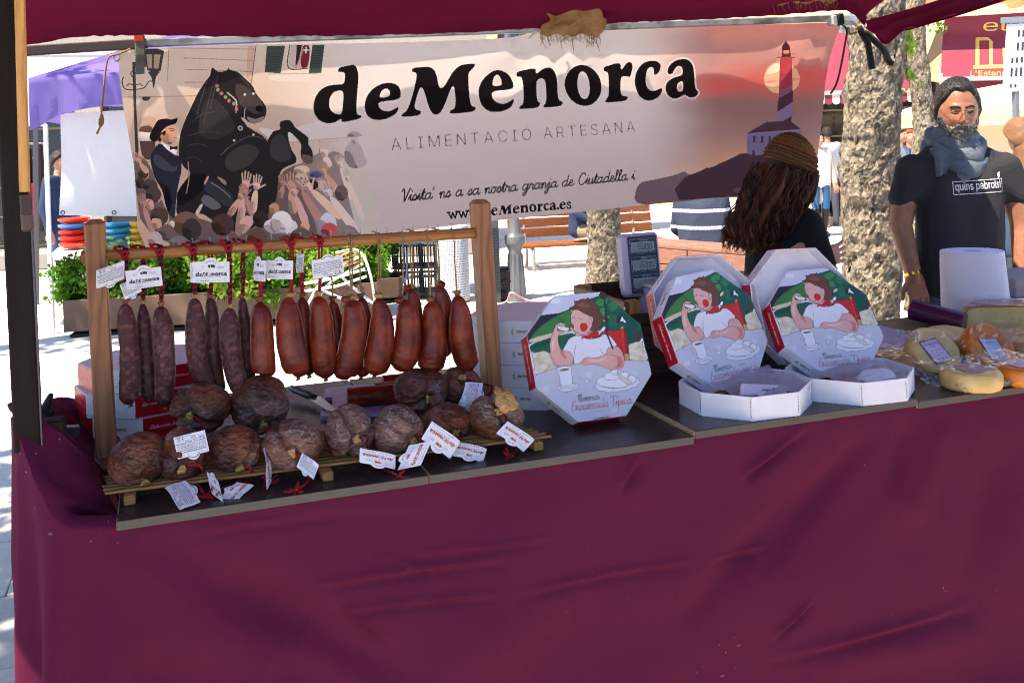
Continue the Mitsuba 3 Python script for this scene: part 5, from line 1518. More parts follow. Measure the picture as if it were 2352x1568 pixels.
def front_layers(ink):
    A_ = pal(ink, .5)
    G_ = pal('6f6a70' if ink == '1d1a1e' else '8f7f80', .5)
    O_ = A_
    return [('lettering', A_, scaled(LOGO_S, 74, -37, -9.5).buffer(.35)), ('emblem', O_, sa.translate(sa.scale(PIG, 1.0, 1.0, origin=(0, 0)), 0, 13.5)),
            ('lettering', G_, arc_text('PRODUCTE', 13, 12.0, 3.3, 14)),
            ('lettering', G_, sa.translate(sans('100%', 3.0), -27, 10.4)), ('lettering', G_, sa.translate(sans('ORIGEN', 3.0), 15, 10.4)),
            ('lettering', G_, sg.box(-27, 8.9, -17, 9.3)), ('lettering', G_, sg.box(15, 8.9, 27, 9.3)), ('lettering', G_, sg.box(-27, 14.2, -17, 14.6)), ('lettering', G_, sg.box(15, 14.2, 27, 14.6)),
            ('lettering', G_, sa.translate(sans('ALIMENTACIÓ ARTESANA', 2.8, False, 46), -23, -14.2)),
            ('lettering', G_, sa.translate(sans('www.demenorca.es', 2.6, False, 26), 0, -21)), ('lettering', G_, bars(-25, -3, -21, 2.0, 3)), ('lettering', G_, sg.Point(-32, -20).buffer(1.2, 2).union(sg.Point(32, -20).buffer(1.2, 2)))]


def back_layers(title, seed):
    K = pal('3c3a42', .5); G_ = pal('77747e', .5)
    l = [('lettering', K, arc_text(title, 20, 7.5, 3.6, 10)), ('lettering', K, sa.translate(sans('CIUTADELLA DE MENORCA', 2.9, True, 44), -4, -23.5))]
    for k in range(7):
        l.append(('small_print', K if k in (0, 5) else G_, bars(-40, 40, 12.5 - k * 4.0, 1.7, seed + k, .97 if k < 6 else .7)))
    for x in (20, 31):
        c = sg.Point(x, -16).buffer(4.6, 8)
        l += [('symbol', K, c.difference(c.buffer(-.6))), ('symbol', K, sg.box(x - 1.1, -19, x + 1.1, -13.2))]
    e = sa.scale(sg.Point(-8, -16.5).buffer(5, 8), 1.7, .8)
    l += [('symbol', K, e.difference(e.buffer(-.7))), ('symbol', G_, bars(-14, -2, -17.2, 1.6, seed + 20))]
    return l


PAPER = pal('dedce4', 0.55)
FACES = {}


def faces(kind, title='', seed=1):
    key = (kind, title)
    if key not in FACES:
        ls = front_layers('1d1a1e') if kind == 'black' else front_layers('b4511f') if kind == 'orange' else back_layers(title, seed)
        FACES[key] = [(k, flat(g.simplify(.05), None, 24)) for k, g in paint(ls).items()]
    return FACES[key]


CARDM = flat(CARD, None, 11)


def card(label, kind, TL, TR, BL, bend=0.004, curl=0.0, title='SOBRASSADA', sticker=None, group=None, twist_=0.0):
    """A paper label: three corners as (x, y of the photograph, distance behind it as Y), gently bent."""
    TL, TR, BL = (np.asarray(q) if len(q) == 3 and abs(q[0]) < 20 else at(q[0], q[1], Y=q[2]) for q in (TL, TR, BL))
    ex, ey = (TR - TL), (TL - BL)
    n = unit(np.cross(ex, ey))

    def fm(lift):
        def f(v):
            u, w = (v[:, 0] + 44) / 88, (v[:, 1] + 25) / 50
            b = bend * np.sin(np.pi * u) + curl * (u - .5) ** 2 * 4 * (1 if curl else 0) + 0.0015 * np.sin(u * 7 + w * 5) + twist_ * (u - .5) * (w - .5) * 4
            return BL + ex * u[:, None] + ey * w[:, None] + n * (b + lift)[:, None]
        return f
    t = thing('paper_label', label, 'label', group)

    def put(nm, m, mat, lift):
        v, f = m
        if len(v):
            mm = trimesh.Trimesh(np.column_stack([v[:, :2], v[:, 0] * 0]), f, process=False); mm.merge_vertices(digits_vertex=3)
            part(t, nm, (fm(lift)(np.asarray(mm.vertices)), np.asarray(mm.faces)), mat, smooth=True, kind='stuff' if nm in ('lettering', 'small_print', 'symbol', 'emblem') else None)
    put('paper', CARDM, PAPER, 0.0)
    put('paper_back', (CARDM[0], CARDM[1][:, ::-1]), PAPER, -0.0006)
    for (nm, mat), m in faces(kind, title, 5):
        put(nm, m, mat, 0.0004)
    if sticker:
        put('price_sticker', flat(sg.box(*sticker), None, 11), pal('e8e8f2', .4), 0.0004)
        x0, y0, x1, y1 = sticker
        put('lettering', flat(place(sans('230719', 5.0, False, 18), (x0 + x1) / 2 - 9, y0 + 2.5), None, 24), pal('5a6ab0', .5), 0.0008)
        put('symbol', flat(sg.box(x0 + 1, y0 + 9, x1 - 2, y0 + 11.5), None, 24), pal('8c9ad0', .5), 0.0008)
    return t


YH = 2.578
card('text label turned upside down in front of the left rack post', 'back', (286, 640, YH), (221, 663, YH - .01), (285.6, 598, YH), .006, title='LLONGANISSA')
card('black and white logo label hanging below the left end of the rail', 'black', (287.4, 622, YH - .01), (369.4, 612, YH - .01), (292, 665.5, YH - .01), .003)
card('text label peeping out behind the leftmost logo label', 'back', (326, 668, YH), (287, 688, YH + .004), (314, 634, YH), .004, title='LLONGANISSA')
card('black and white logo label hanging over the fifth dark sausage', 'black', (442, 601, YH - .01), (527, 600, YH - .01), (442.5, 649, YH - .01), .002)
card('blank edge of a label behind the middle logo label', 'back', (436.5, 603, YH), (520, 603, YH), (437.5, 648, YH), .002)
card('narrow half-turned logo label beside the first red sausage string', 'black', (583, 596, YH + .035), (610.5, 598, YH - .025), (583.5, 643, YH + .035), .004)
card('black and white logo label hanging at the middle of the rail', 'black', (612, 597, YH + .01), (673, 598, YH - .015), (612, 640, YH + .01), .003)
card('dim label turned almost edge-on right of the middle logo label', 'back', (680, 585, YH + .06), (697, 582, YH + .01), (681, 627, YH + .06), .003)
card('white text label under the rail, rightmost of the hanging labels', 'back', (715.5, 598, YH), (787, 585, YH - .005), (719, 641, YH), .004)


def lie(*qs, lift=0.0):
    out = []
    for x, y, Y in qs:
        p = at(x, y, Y=Y) if Y else at(x, y, Z=T0 + .007)
        out.append(p + [0, 0, lift])
    return out


card('upside-down text label in front of the left round sausages', 'back', *lie((481, 1035, 2.332), (409, 1054, 2.327), (470, 986, 2.342)), bend=.004, sticker=(-40, -23, -20, -9))
card('text label hanging over the board edge at the front left', 'back', *lie((426, 1101, 2.307), (461, 1151, 2.252), (378, 1119, 2.272)), bend=.003, sticker=(-42, -22, -20, -8))
card('folded orange logo label with a crease, left half', 'orange', *lie((473, 1081, 2.342), (500, 1104, 2.292), (488, 1134, 2.282)), bend=-.006)
card('folded orange logo label with a crease, right half', 'orange', *lie((505, 1143, 2.272), (545, 1105, 2.302), (544, 1152, 2.252)), bend=.004)
card('orange logo label seen almost edge-on, hanging from the big upper left round sausage', 'orange', *lie((616, 1014, 2.372), (624, 1106, 2.302), (604, 1030, 2.332)), bend=.004)
card('grey shaded text label with a white fold at the front', 'back', *lie((720, 1100, 2.262), (681, 1071, 2.280), (733, 1067, 2.275)), bend=.003)
card('upside-down orange logo label at the middle of the mat front', 'orange', *lie((908, 1077, 2.262), (826, 1061, 2.266), (908, 1044, 2.275)), bend=.004)
card('orange logo label standing on its end under the seamed round sausage', 'orange', *lie((913, 1079, 2.262), (939, 1022, 2.275), (966, 1068, 2.255)), bend=.004)
card('bright orange logo label tilted, left one of the two overlapping labels', 'orange', *lie((1034, 1053, 2.262), (968, 1007, 2.275), (1057, 1012, 2.275)), bend=.005)
card('bright orange logo label tilted, right one of the two overlapping labels', 'orange', *lie((1110, 1061, 2.268), (1040, 1045, 2.285), (1119, 1029, 2.285)), bend=.004, curl=-.003)
card('curved text label with a blue sticker beside the right rack post', 'back', *lie((1110, 878, 2.480), (1087, 946, 2.440), (1069, 877, 2.470)), bend=.010, sticker=(-40, -22, -20, -8))
card('upside-down orange logo label at the right end of the mat', 'orange', *lie((1203, 1037, 2.262), (1140, 994, 2.278), (1228, 1009, 2.275)), bend=.005)

# ------------------------------------------------------------------ eight-sided pastry boxes
def octo(s):
    h = s / 2; k = h * math.tan(math.pi / 8)
    return np.array([(-k, h), (k, h), (h, k), (h, -k), (k, -h), (-k, -h), (-h, -k), (-h, k)])


WHITEB = pal('d6d4de', 0.5)
REDB = pal('b8182a', 0.35)
INKB = pal('1a181c', .5)


def side(s, k, inset=0.0):
    """The frame of side k of an eight-sided box whose face lies at z = 0: x along the side, y towards the face."""
    O = octo(s)
    a, b = O[(k + 1) % 8], O[k]
    x = unit(np.r_[b - a, 0]); y = np.array([0, 0, 1.0]); n = np.cross(x, y)
    return frame(np.r_[(a + b) / 2, 0] + n * inset, x, y, n), np.linalg.norm(b - a)


WHEAT = so.unary_union([sa.translate(sa.rotate(sa.scale(sg.Point(0, 0).buffer(1, 4), 2.6, 1.2), a, origin=(0, 0)), x, y) for x, y, a in ((-3, 4, 60), (-5, 1, 150), (-2, 0, 60), (-5, -3, 140), (-1, -3.5, 50), (-3, -6, 130), (1, -6, 40), (0, 6, 90))])
INPAN = sa.translate(sa.skew(sans('INPAN', 7.0, True), 8), 0, -3)
SWOOSH = line([(0, -5), (10, -7.4), (22, -5)], .5)
SMALL = [bars(-26, 26, y, 1.0, 40 + k, .8) for k, y in enumerate((4, 0, -2, -4, -6))]
ELAB = script('Elaboració Artesana', 5.0, 1.0, 104)


def mm(m, M, z):
    v, f = m
    return tf((np.column_stack([v[:, 0] / 1000, v[:, 1] / 1000, v[:, 0] * 0 + z]), f), M)


F_INPAN, F_WHEAT, F_ELAB, F_SMALL, F_SWOOSH = (flat(g.simplify(.06)) for g in (sa.translate(INPAN, -6, 0), sa.translate(WHEAT, -14, 0), sa.translate(ELAB, -52, -1.5), so.unary_union(SMALL), sa.translate(SWOOSH, -6, 0)))


def sides(t, M, s, h, red, deco, where=0.5):
    for k in range(8):
        S, ln = side(s, k)
        Wm = M @ S
        c = Wm @ np.array([0, -h * .5, 0, 1])
        if k in red:
            part(t, 'red_side', tf(rbox((0, -h / 2, 0.0003), (ln - .003, h - .004, .0010), .0003), Wm), REDB)
        d = deco.get(k)
        Q = Wm.copy(); Q[:3, 3] = c[:3]
        if d == 'inpan':
            part(t, 'lettering', mm(F_INPAN, Q, .0007), INKB, kind='stuff'); part(t, 'emblem', mm(F_WHEAT, Q, .0007), pal('98923a', .5), kind='stuff'); part(t, 'swoosh', mm(F_SWOOSH, Q, .0007), pal('b9b04a', .5))
        if d == 'elab':
            part(t, 'lettering', mm(F_ELAB, Q, .0013), pal('e6d6dc', .5), kind='stuff')
        if d == 'small':
            part(t, 'small_print', mm(F_SMALL, Q, .0013), pal('d98a90', .5), kind='stuff')
        if d == 'flap':
            part(t, 'flap_edge', mm(flat(line([(-66, 22), (-40, 10), (-22, -14), (40, -14), (58, 4), (66, 22)], .9, 0)), Q, .0006), pal('8a8894', .6))


def shell(s, h):
    """A closed box with a slight step under its lid."""
    O = octo(s); o2 = octo(s - .003)
    R = [np.column_stack([o * k, np.full(8, z)]) for o, k, z in ((O, .985, 0.0), (O, 1.0, -.0012), (O, 1.0, -h * .86), (o2, 1.0, -h * .87), (o2, 1.0, -h))]
    return loft(R[::-1])


BOXART = []
for ln in BOX_PRINT.strip().split('\n'):
    c, r, P_ = ln.split('|')
    P_ = nums(P_)
    if r.startswith('-'):
        BOXART.append(('printed_picture', c, line(P_, -float(r) * .42, 4)))
    else:
        o = r.endswith('o'); g = pg(P_, int(r.strip('o')))
        if o:
            BOXART.append(('printed_picture', '3a2420', g.buffer(1.05, 2)))
        BOXART.append(('printed_picture', c, g))
FACE = sg.Polygon(octo(0.3366) * 1000)
BOXART += [('lettering', '25222a', place(script('Menorca', 9.5, 1.5, 62), -60, -118)), ('lettering', 'a63a46', place(script('Ensaïmada', 12.5, 1.6, 108), -84, -139.5)), ('lettering', 'a63a46', place(script('Típica', 12.5, 1.6, 60), 33, -139.5))]
ART = [((n, c), flat(g.intersection(FACE).simplify(.12), None)) for (n, c), g in paint(BOXART).items()]


def pastry_box(label, R, tvec, drip=False):
    M = np.eye(4); M[:3, :3] = np.array(R); M[:3, 3] = tvec
    t = thing('pastry_box', label, 'box', None)
    part(t, 'carton', tf(shell(.337, .053), M), WHITEB)
    for (n, c), m in ART:
        if len(m[0]):
            part(t, n, mm(m, M, 0.0005), pal(c, .42), kind='stuff')
    sides(t, M, .337, .053, (0, 2, 4, 6), {6: 'elab', 5: 'inpan', 7: 'inpan', 4: 'small', 2: 'elab'})
    if drip:
        g = so.unary_union([line([(77, 160), (73, 120), (69, 95), (67, 70), (62, 55), (66, 30), (70, 10)], 5, 4), sg.Point(69, 92).buffer(7, 4), sg.Point(73, 158).buffer(11, 4)])
        part(t, 'drip_stain', mm(flat(g), M, .0009), pal('3a3220', .25), label='dark drip stain running down the picture')
    return t


R1 = [[0.9997, -0.0011, 0.0232], [0.0217, 0.4021, -0.9153], [-0.0084, 0.9156, 0.402]]
R2 = [[0.9791, -0.1321, 0.155], [0.1966, 0.4152, -0.8882], [0.053, 0.9001, 0.4324]]
R3 = [[0.9992, 0.0245, -0.0322], [-0.0404, 0.5499, -0.8342], [-0.0028, 0.8348, 0.5505]]
pastry_box('eight-sided picture box standing on the table, nearest the sausage rack, with a drip stain', R1, [1.069, 2.467, 1.056], True)
pastry_box('eight-sided picture box standing in the left open white tray', R2, [1.488, 2.522, 1.079])
pastry_box('eight-sided picture box standing in the right open white tray', R3, [1.862, 2.514, 1.069])


def tray_walls(s, h, th=.003):
    out = []
    O, I = octo(s), octo(s - 2 * th)
    R = [np.column_stack([o, np.full(8, z)]) for o, z in ((I, -h + .003), (I, 0), (O, 0), (O, -h))]
    v, f = loft(R, caps=False)
    b = loft([np.column_stack([O, np.full(8, -h)]), np.column_stack([I, np.full(8, -h + .003)])])
    return (v, f), b


M_FILM = 'mat_film'
scene[M_FILM] = {'type': 'thindielectric', 'int_ior': 1.5, 'specular_transmittance': rgb((.90, .90, .92)), 'specular_reflectance': rgb((.9, .9, .9))}


def crumple(P00, P10, P01, amp, seed, n=34, z0=None, drape=0.0):
    """A crumpled sheet of clear film over the patch from P00 along P10 and P01."""
    P00, P10, P01 = map(np.asarray, (P00, P10, P01))
    u, v = np.meshgrid(np.linspace(0, 1, n), np.linspace(0, 1, n), indexing='ij')
    p = P00 + u[..., None] * (P10 - P00) + v[..., None] * (P01 - P00)
    q = np.stack([u * 5, v * 5, u * 0 + seed], -1)
    h = amp * (1.6 * np.abs(meshkit.noise(q, seed) - .5) + .9 * np.abs(meshkit.noise(q * 2.3, seed + 1) - .5) + .5 * np.abs(meshkit.noise(q * 4.7, seed + 2) - .5))
    ed = 1 + .10 * (meshkit.noise(q * 1.7, seed + 5) - .5)
    p = P00 + u[..., None] * (P10 - P00) * ed[..., None] + v[..., None] * (P01 - P00) * ed[..., None]
    nn = unit(np.cross(P10 - P00, P01 - P00)); nn = nn if nn[2] > 0 else -nn
    p = p + nn * (h + drape * np.sin(np.pi * u) * np.sin(np.pi * v))[..., None]
    if z0 is not None:
        p[..., 2] = np.maximum(p[..., 2], z0 + .002 + .003 * meshkit.noise(q * 3, seed + 4))
    return grid(p)


def open_tray(label, c, rotd, z, LR, Lt, lid_label):
    M = np.eye(4); M[:3, :3] = rot((0, 0, 1), rotd)[:3, :3]; M[:3, 3] = [c[0], c[1], z + .062]
    t = thing('open_tray', label, 'tray', None)
    w, b = tray_walls(.331, .062)
    part(t, 'wall', tf(w, M), WHITEB); part(t, 'base', tf(b, M), WHITEB)
    for k in (3, 4, 5, 6):
        S, ln = side(.331, k); Q = M @ S
        part(t, 'corner_slit', tf(rbox((ln / 2 - .004, -.030, .0003), (.0012, .050, .0006), .0002), Q), pal('4a4850', .8))
    L_ = np.eye(4); L_[:3, :3] = np.array(LR); L_[:3, 3] = Lt
    w, b = tray_walls(.345, .048, .0028)
    part(t, 'raised_lid', tf(cat(w, b), L_), WHITEB)
    for k in (0, 2, 6):
        S, ln = side(.345, k); part(t, 'red_side', tf(rbox((0, -.024, .0006), (ln - .002, .046, .0014), .0003), L_ @ S), REDB)
    S, ln = side(.345, 7); Q = L_ @ S; Q = Q.copy(); Q[:3, 3] = (Q @ np.array([0, -.024, 0, 1]))[:3]
    part(t, 'lettering', mm(F_INPAN, Q, .0007), INKB, kind='stuff')
    S, ln = side(.345, 6); Q = L_ @ S; Q = Q.copy(); Q[:3, 3] = (Q @ np.array([0, -.024, 0, 1]))[:3]
    part(t, 'lettering', mm(F_ELAB, Q, .0018), pal('e6d6dc', .5), kind='stuff')
    return M


ML2 = [[0.9999, 0.0129, 0.0023], [-0.0022, 0.34, -0.9404], [-0.0129, 0.9403, 0.34]]
ML3 = [[0.9994, 0.0335, -0.0065], [-0.0122, 0.1735, -0.9848], [-0.0318, 0.9843, 0.1738]]
open_tray('white eight-sided cardboard tray with raised lid, left one, a brown pastry inside', (1.498, 2.396), -4, T0 + .0122, ML2, [1.5082, 2.5869, 1.1118], '')
open_tray('white eight-sided cardboard tray with raised lid, right one, near the cheeses', (1.838, 2.388), -4, T0 + .0123, ML3, [1.8213, 2.577, 1.1068], '')


scene['mat_milky_film'] = {'type': 'principledthin', 'base_color': rgb('e4dfe8'), 'roughness': .3, 'spec_trans': .62, 'diff_trans': .7, 'eta': 1.35}


def pastry(label, c, z, r, strip):
    t = thing('wrapped_pastry', label, 'pastry')
    P = [(r * (1 - .75 * a / 16) * math.cos(a) + c[0], r * (1 - .75 * a / 16) * math.sin(a) + c[1], z + .006 + .0012 * a) for a in np.linspace(0, 15, 90)]
    part(t, 'coiled_bun', tube(P, .016, 10), pm('bun', lambda p, n, uv: mix(C3('8a5036'), C3('5c2c1a'), fbm(p.x * 40, p.y * 40, p.z * 40)), .35), smooth=True)
    part(t, 'clear_wrap', crumple((c[0] - r * 1.05, c[1] - r * 1.1, z + .030), (c[0] + r * 1.15, c[1] - r * 1.05, z + .040), (c[0] - r * 1.0, c[1] + r * 1.0, z + .040), .022, 8, 34, None, .014), 'mat_milky_film', smooth=True)
    return t


t = pastry('brown coiled pastry in clear wrap with a white sticker in the left tray', (1.52, 2.385), T0 + .018, .10, True)
A0, A1, A2 = at(1702, 880, Y=2.30), at(1808, 884, Y=2.33), at(1700, 906, Y=2.275)
Q = frame((A1 + A2) / 2, unit(A0 - A1), unit(A2 - A0), unit(np.cross(unit(A0 - A1), unit(A2 - A0))))
w2, h2 = np.linalg.norm(A1 - A0) * 500, np.linalg.norm(A2 - A0) * 500
part(t, 'sticker', mm(flat(sg.box(-w2, -h2, w2, h2)), Q, .0), pal('cdb9cb', .35))
part(t, 'lettering', mm(flat(sa.scale(sa.translate(INPAN, -22, 0), 1.15, 1.0, origin=(0, 0)).simplify(.05)), Q, .0006), INKB, kind='stuff')
part(t, 'emblem', mm(flat(sa.scale(sa.translate(WHEAT, -28, 0), 1.15, 1.0, origin=(0, 0))), Q, .0006), pal('2c2a2c', .5), kind='stuff')
t = pastry('pale pastry bag with a red band in the right tray', (1.85, 2.385), T0 + .016, .095, False)
B0 = at(2012, 872, Y=2.30)
ic = trimesh.creation.icosphere(4, 1.0); v = np.array(ic.vertices)
v = v * (1 + .3 * (meshkit.noise(v * 2.2 + 3, 2) - .5) + .12 * (meshkit.noise(v * 6, 4) - .5))[:, None] * [.062, .045, .030]
part(t, 'white_bag', (v + B0, np.array(ic.faces)), pal('c9c4d2', .3), smooth=True)
part(t, 'red_band', bar(at(1905, 878, Y=2.33), at(1985, 868, Y=2.32), .03, .003), pal('c01f22', .35))


def flat_box(label, c, rotd, z, deco, group, red=(1, 3, 5, 7)):
    M = np.eye(4); M[:3, :3] = rot((0, 0, 1), rotd)[:3, :3]; M[:3, 3] = [c[0], c[1], z + .0625]
    t = thing('stacked_box', label, 'box', group)
    part(t, 'carton', tf(shell(.335, .0615), M), WHITEB)
    sides(t, M, .335, .0615, red, deco)
    return t


names = ('bottom', 'second from the bottom', 'topmost')
for k in range(3):
    flat_box(f'red and white eight-sided box, {names[k]} of the left stack', (-0.058 + (.006, -.004, .008)[k], 2.985 + (.004, 0, .006)[k]), -28 + (1, -1, 2)[k] * 1.2, T0 + .0628 * k,
             {5: 'small', 4: 'inpan' if k == 0 else 'flap', 3: 'elab'}, None)
names = ('bottom', 'second from the bottom', 'third from the bottom', 'top')
for k in range(4):
    flat_box(f'white wheat-emblem box, {names[k]} of the stack behind the right post', (1.022 + (.004, -.003, .005, 0)[k], 2.79 + (.0, .004, -.003, .002)[k]), -33 + (0, 1.5, -1, .6)[k], T0 + .0628 * k, {4: 'inpan', 5: 'flap', 3: 'inpan'}, None, (2, 6, 0) if k else (6, 0))

# ------------------------------------------------------------------ wooden crate and scale
M_PINE = wood('pine', 'b98a54', '7d5528', 'z', 1.0, .5, 50)
M_PLANKY = wood('crate_side', '7d5638', '4c3120', 'y', 1.0, .5, 40)
M_PLANKX = wood('crate_front', '4a3628', '241811', 'x', 1.0, .55, 40)
t = thing('wooden_crate', 'brown wooden crate behind the picture boxes, carrying the scale', 'crate')
x0, x1, y0, y1 = 1.372, 2.00, 2.845, 3.255
zt = 1.121
for x in (x0 + .02, x1 - .02):
    for y in (y0 + .017, y1 - .02):
        part(t, 'corner_post', rbox((x, y, (T0 + zt) / 2 + .006), (.040, .034, zt - T0 - .01), .003), M_PINE)
for k in range(3):
    zz = T0 + .042 + k * .081
    part(t, 'front_plank', rbox(((x0 + x1) / 2, y0 - .009, zz if k < 2 else zz - .02), (x1 - x0, .014, .074 if k < 2 else .035), .003), M_PLANKX)
    part(t, 'side_plank', rbox((x0 - .009, (y0 + y1) / 2, zz), (.014, y1 - y0, .076), .003), M_PLANKY)
    part(t, 'side_plank', rbox((x1 + .009, (y0 + y1) / 2, zz), (.014, y1 - y0, .076), .003), M_PLANKY)
    part(t, 'back_plank', rbox(((x0 + x1) / 2, y1 + .009, zz), (x1 - x0, .014, .076), .003), M_PLANKX)
for (x, y) in ((1470, 711), (1462, 712)):
    pass
q = at(1475, 712, Y=y0 - .001)
part(t, 'screw', tube([q, q + [0, -.0025, 0]], .0035, 8), M_NAIL)
q = at(1476, 739, Y=y0 - .0005)
part(t, 'knot_hole', tf(lathe([(.001, .0004), (.006, .0008), (.009, 0)], 12), frame(q, (1, 0, 0), (0, 0, 1), (0, -1, 0))), pal('2a170c', .5))
q = at(1437, 708, X=x0 - .016)
part(t, 'bolt', tube([q, q + [-.004, 0, 0]], .005, 8), M_NAIL)

S0, S1, S2 = at(1442, 540, Y=3.0), at(1508, 535, Y=3.0), at(1450, 679, Y=2.975)
ex_, ey_ = unit(S1 - S0), None
ez_ = unit(np.cross(ex_, S0 - S2)); ey_ = np.cross(ez_, ex_)
if ez_ @ FWD > 0:
    ez_ = -ez_; 
wS, hS = np.linalg.norm(S1 - S0) * 1.28, np.linalg.norm(S0 - S2) * 1.05
M = frame((S0 + S1) / 2 * .5 + (S2 + (S1 - S0) / 2) * .5, ex_, ey_, ez_)
t = thing('market_scale', 'grey market scale display with three number windows standing behind the boxes', 'scale')
LIL = pal('b5b0c0', .4)
part(t, 'housing', tf(rbox((-.004, 0, -.028), (wS, hS, .056), .010), M), LIL)
pan = sg.box(-wS * 395, -hS * 452, wS * 395, hS * 452).buffer(-6).buffer(6, 4)
part(t, 'panel', mm(flat(pan), M, .0006), pal('3d4557', .25))
GREY, LCDC, DIG = pal('b9bcc8', .4), pal('8a9296', .3), pal('3c4448', .4)
SEG = {'0': 'abcdef', '2': 'abged', '.': ''}
SG = {'a': (0, 1, 1, 1), 'b': (1, 1, 1, .5), 'c': (1, .5, 1, 0), 'd': (0, 0, 1, 0), 'e': (0, 0, 0, .5), 'f': (0, .5, 0, 1), 'g': (0, .5, 1, .5)}


def digits(s, h):
    out, x = [], 0
    for ch in s:
        if ch == '.':
            out.append(sg.box(x - h * .18, 0, x - h * .08, h * .1)); continue
        for q in SEG[ch]:
            a, b, c, d = SG[q]
            out.append(sg.LineString([(x + a * h * .5, b * h), (x + c * h * .5, d * h)]).buffer(h * .055, 1))
        x += h * .75
    return so.unary_union(out), x


for k, (cap, num_) in enumerate((('PESO(kg)', '0.000'), ('PRECIO(€/kg)', '22.00'), ('TOTAL(€)', '0.00'))):
    cy = hS * 1000 * (.29 - .285 * k); W_ = wS * 1000
    o = sg.box(-W_ * .34, cy - 22, W_ * .34, cy + 24)
    part(t, 'frame_line', mm(flat(o.difference(o.buffer(-.8))), M, .0010), GREY)
    o = sg.box(-W_ * .30, cy - 16, W_ * .30, cy + 12)
    part(t, 'window_rim', mm(flat(o.buffer(1.4)), M, .0010), GREY)
    part(t, 'number_window', mm(flat(o), M, .0014), LCDC)
    g, wd = digits(num_, 17)
    part(t, 'digits', mm(flat(sa.translate(g, W_ * .27 - wd, cy - 11)), M, .0018), DIG, kind='stuff')
    part(t, 'lettering', mm(flat(sa.translate(sans(cap, 5.0), -12, cy + 17)), M, .0018), GREY, kind='stuff')
part(t, 'neck', tf(rbox((.012, -hS / 2 - .03, -.030), (.05, .09, .035), .008), M), LIL)
base = (M @ np.array([.012, -hS / 2 - .06, -.03, 1]))[:3]
part(t, 'plate', rbox((1.66, 3.03, zt + .03), (.36, .30, .02), .006), M_STEEL)
part(t, 'foot_housing', rbox((1.66, 3.03, zt + .004), (.34, .28, .036), .008), LIL)

# ------------------------------------------------------------------ cutting board, knife, cut sausage
M_LIL = pm('lilac_plastic', lambda p, n, uv: mix(C3('8f84a8'), C3('a599ba'), fbm(p.x * 25, p.y * 25, 0.0)), .45)
t = thing('cutting_board', 'lilac plastic cutting board with a handle slot behind the round sausages', 'cutting board')
cb_ = sg.Polygon([(0.395, 2.80), (0.80, 2.725), (0.905, 3.07), (0.46, 3.13)]).buffer(-.02).buffer(.02, 6)
hole = sg.LineString([(0.425, 2.855), (0.450, 2.995)]).buffer(.011, 6)
part(t, 'slab', ext(cb_.difference(hole), .012, rot((0, 0, 1), 0) + np.array([[0, 0, 0, 0], [0, 0, 0, 0], [0, 0, 0, T0 + .0005], [0, 0, 0, 0]])), M_LIL)
t = thing('kitchen_knife', 'kitchen knife with a black handle lying across the cutting board', 'knife')
ka, kb_ = at(668, 890, Z=T0 + .03), at(722, 912, Z=T0 + .022)
kc = at(785, 950, Z=T0 + .016)
part(t, 'handle', tube(np.linspace(ka, kb_, 6), [.008, .012, .011, .012, .012, .010], 8), pal('1c1c1f', .4), smooth=True)
u = unit(kc - kb_); w_ = np.cross([0, 0, 1], u)
bl = [kb_ + w_ * .019, kb_ - w_ * .019, kb_ + u * np.linalg.norm(kc - kb_) * .7 - w_ * .019, kc]
bl = np.array(bl); tk = np.array([0, 0, .0009])
hh = trimesh.convex.convex_hull(np.vstack([bl + tk, bl - tk]))
part(t, 'blade', tm(hh), pal('c9c9d2', .18, 1.0))
for k, (a, b, r, lb) in enumerate((((800, 905), (1000, 897), 22, 'front half of a cut red sausage on the cutting board'), ((862, 878), (1010, 872), 17, 'middle piece of cut red sausage on the cutting board'), ((880, 862), (1005, 856), 18, 'rear piece of cut red sausage with crumbling end'))):
    pa, pb = at(*a, Y=2.86 + .075 * k), at(*b, Y=2.83 + .085 * k)
    rr = r * 2.9 / FPX
    pa[2] = pb[2] = T0 + .0125 + rr
    t = thing('cut_sausage', lb, 'sausage')
    part(t, 'body', sausage_mesh([pa, pa * .98 + pb * .02, pa * .6 + pb * .4, pa * .25 + pb * .75, pb], np.array([.9, 1, 1.03, .98, .6]) * rr, 60 + k, .05), M_RED, smooth=True)
    part(t, 'cut_face', tf(lathe([(.001, .003), (.5 * rr, .005), (.88 * rr, .002), (.9 * rr, -.001)], 18), frame(pa, *[unit(np.cross(unit(pa - pb), q)) for q in ((0, 0, 1),)], unit(np.cross(unit(pa - pb), np.cross(unit(pa - pb), (0, 0, 1)))), unit(pa - pb))), pm('mince', lambda p, n, uv: mix(C3('7a2a12'), C3('b05a2c'), noise(p.x * 400, p.y * 400, p.z * 400)), .6), smooth=True)
    cr = []
    rg = random.Random(k)
    for _ in range(6):
        q = pa + unit(pa - pb) * rg.uniform(.002, .03) + np.array([0, rg.uniform(-.02, .02), 0]); q[2] = T0 + .0145
        ii = trimesh.creation.icosphere(1, rg.uniform(.002, .005)); cr.append((np.array(ii.vertices) * [1, 1, .6] + q, np.array(ii.faces)))
    part(t, 'crumbs', cat(cr), 'mat_mince', kind='stuff')

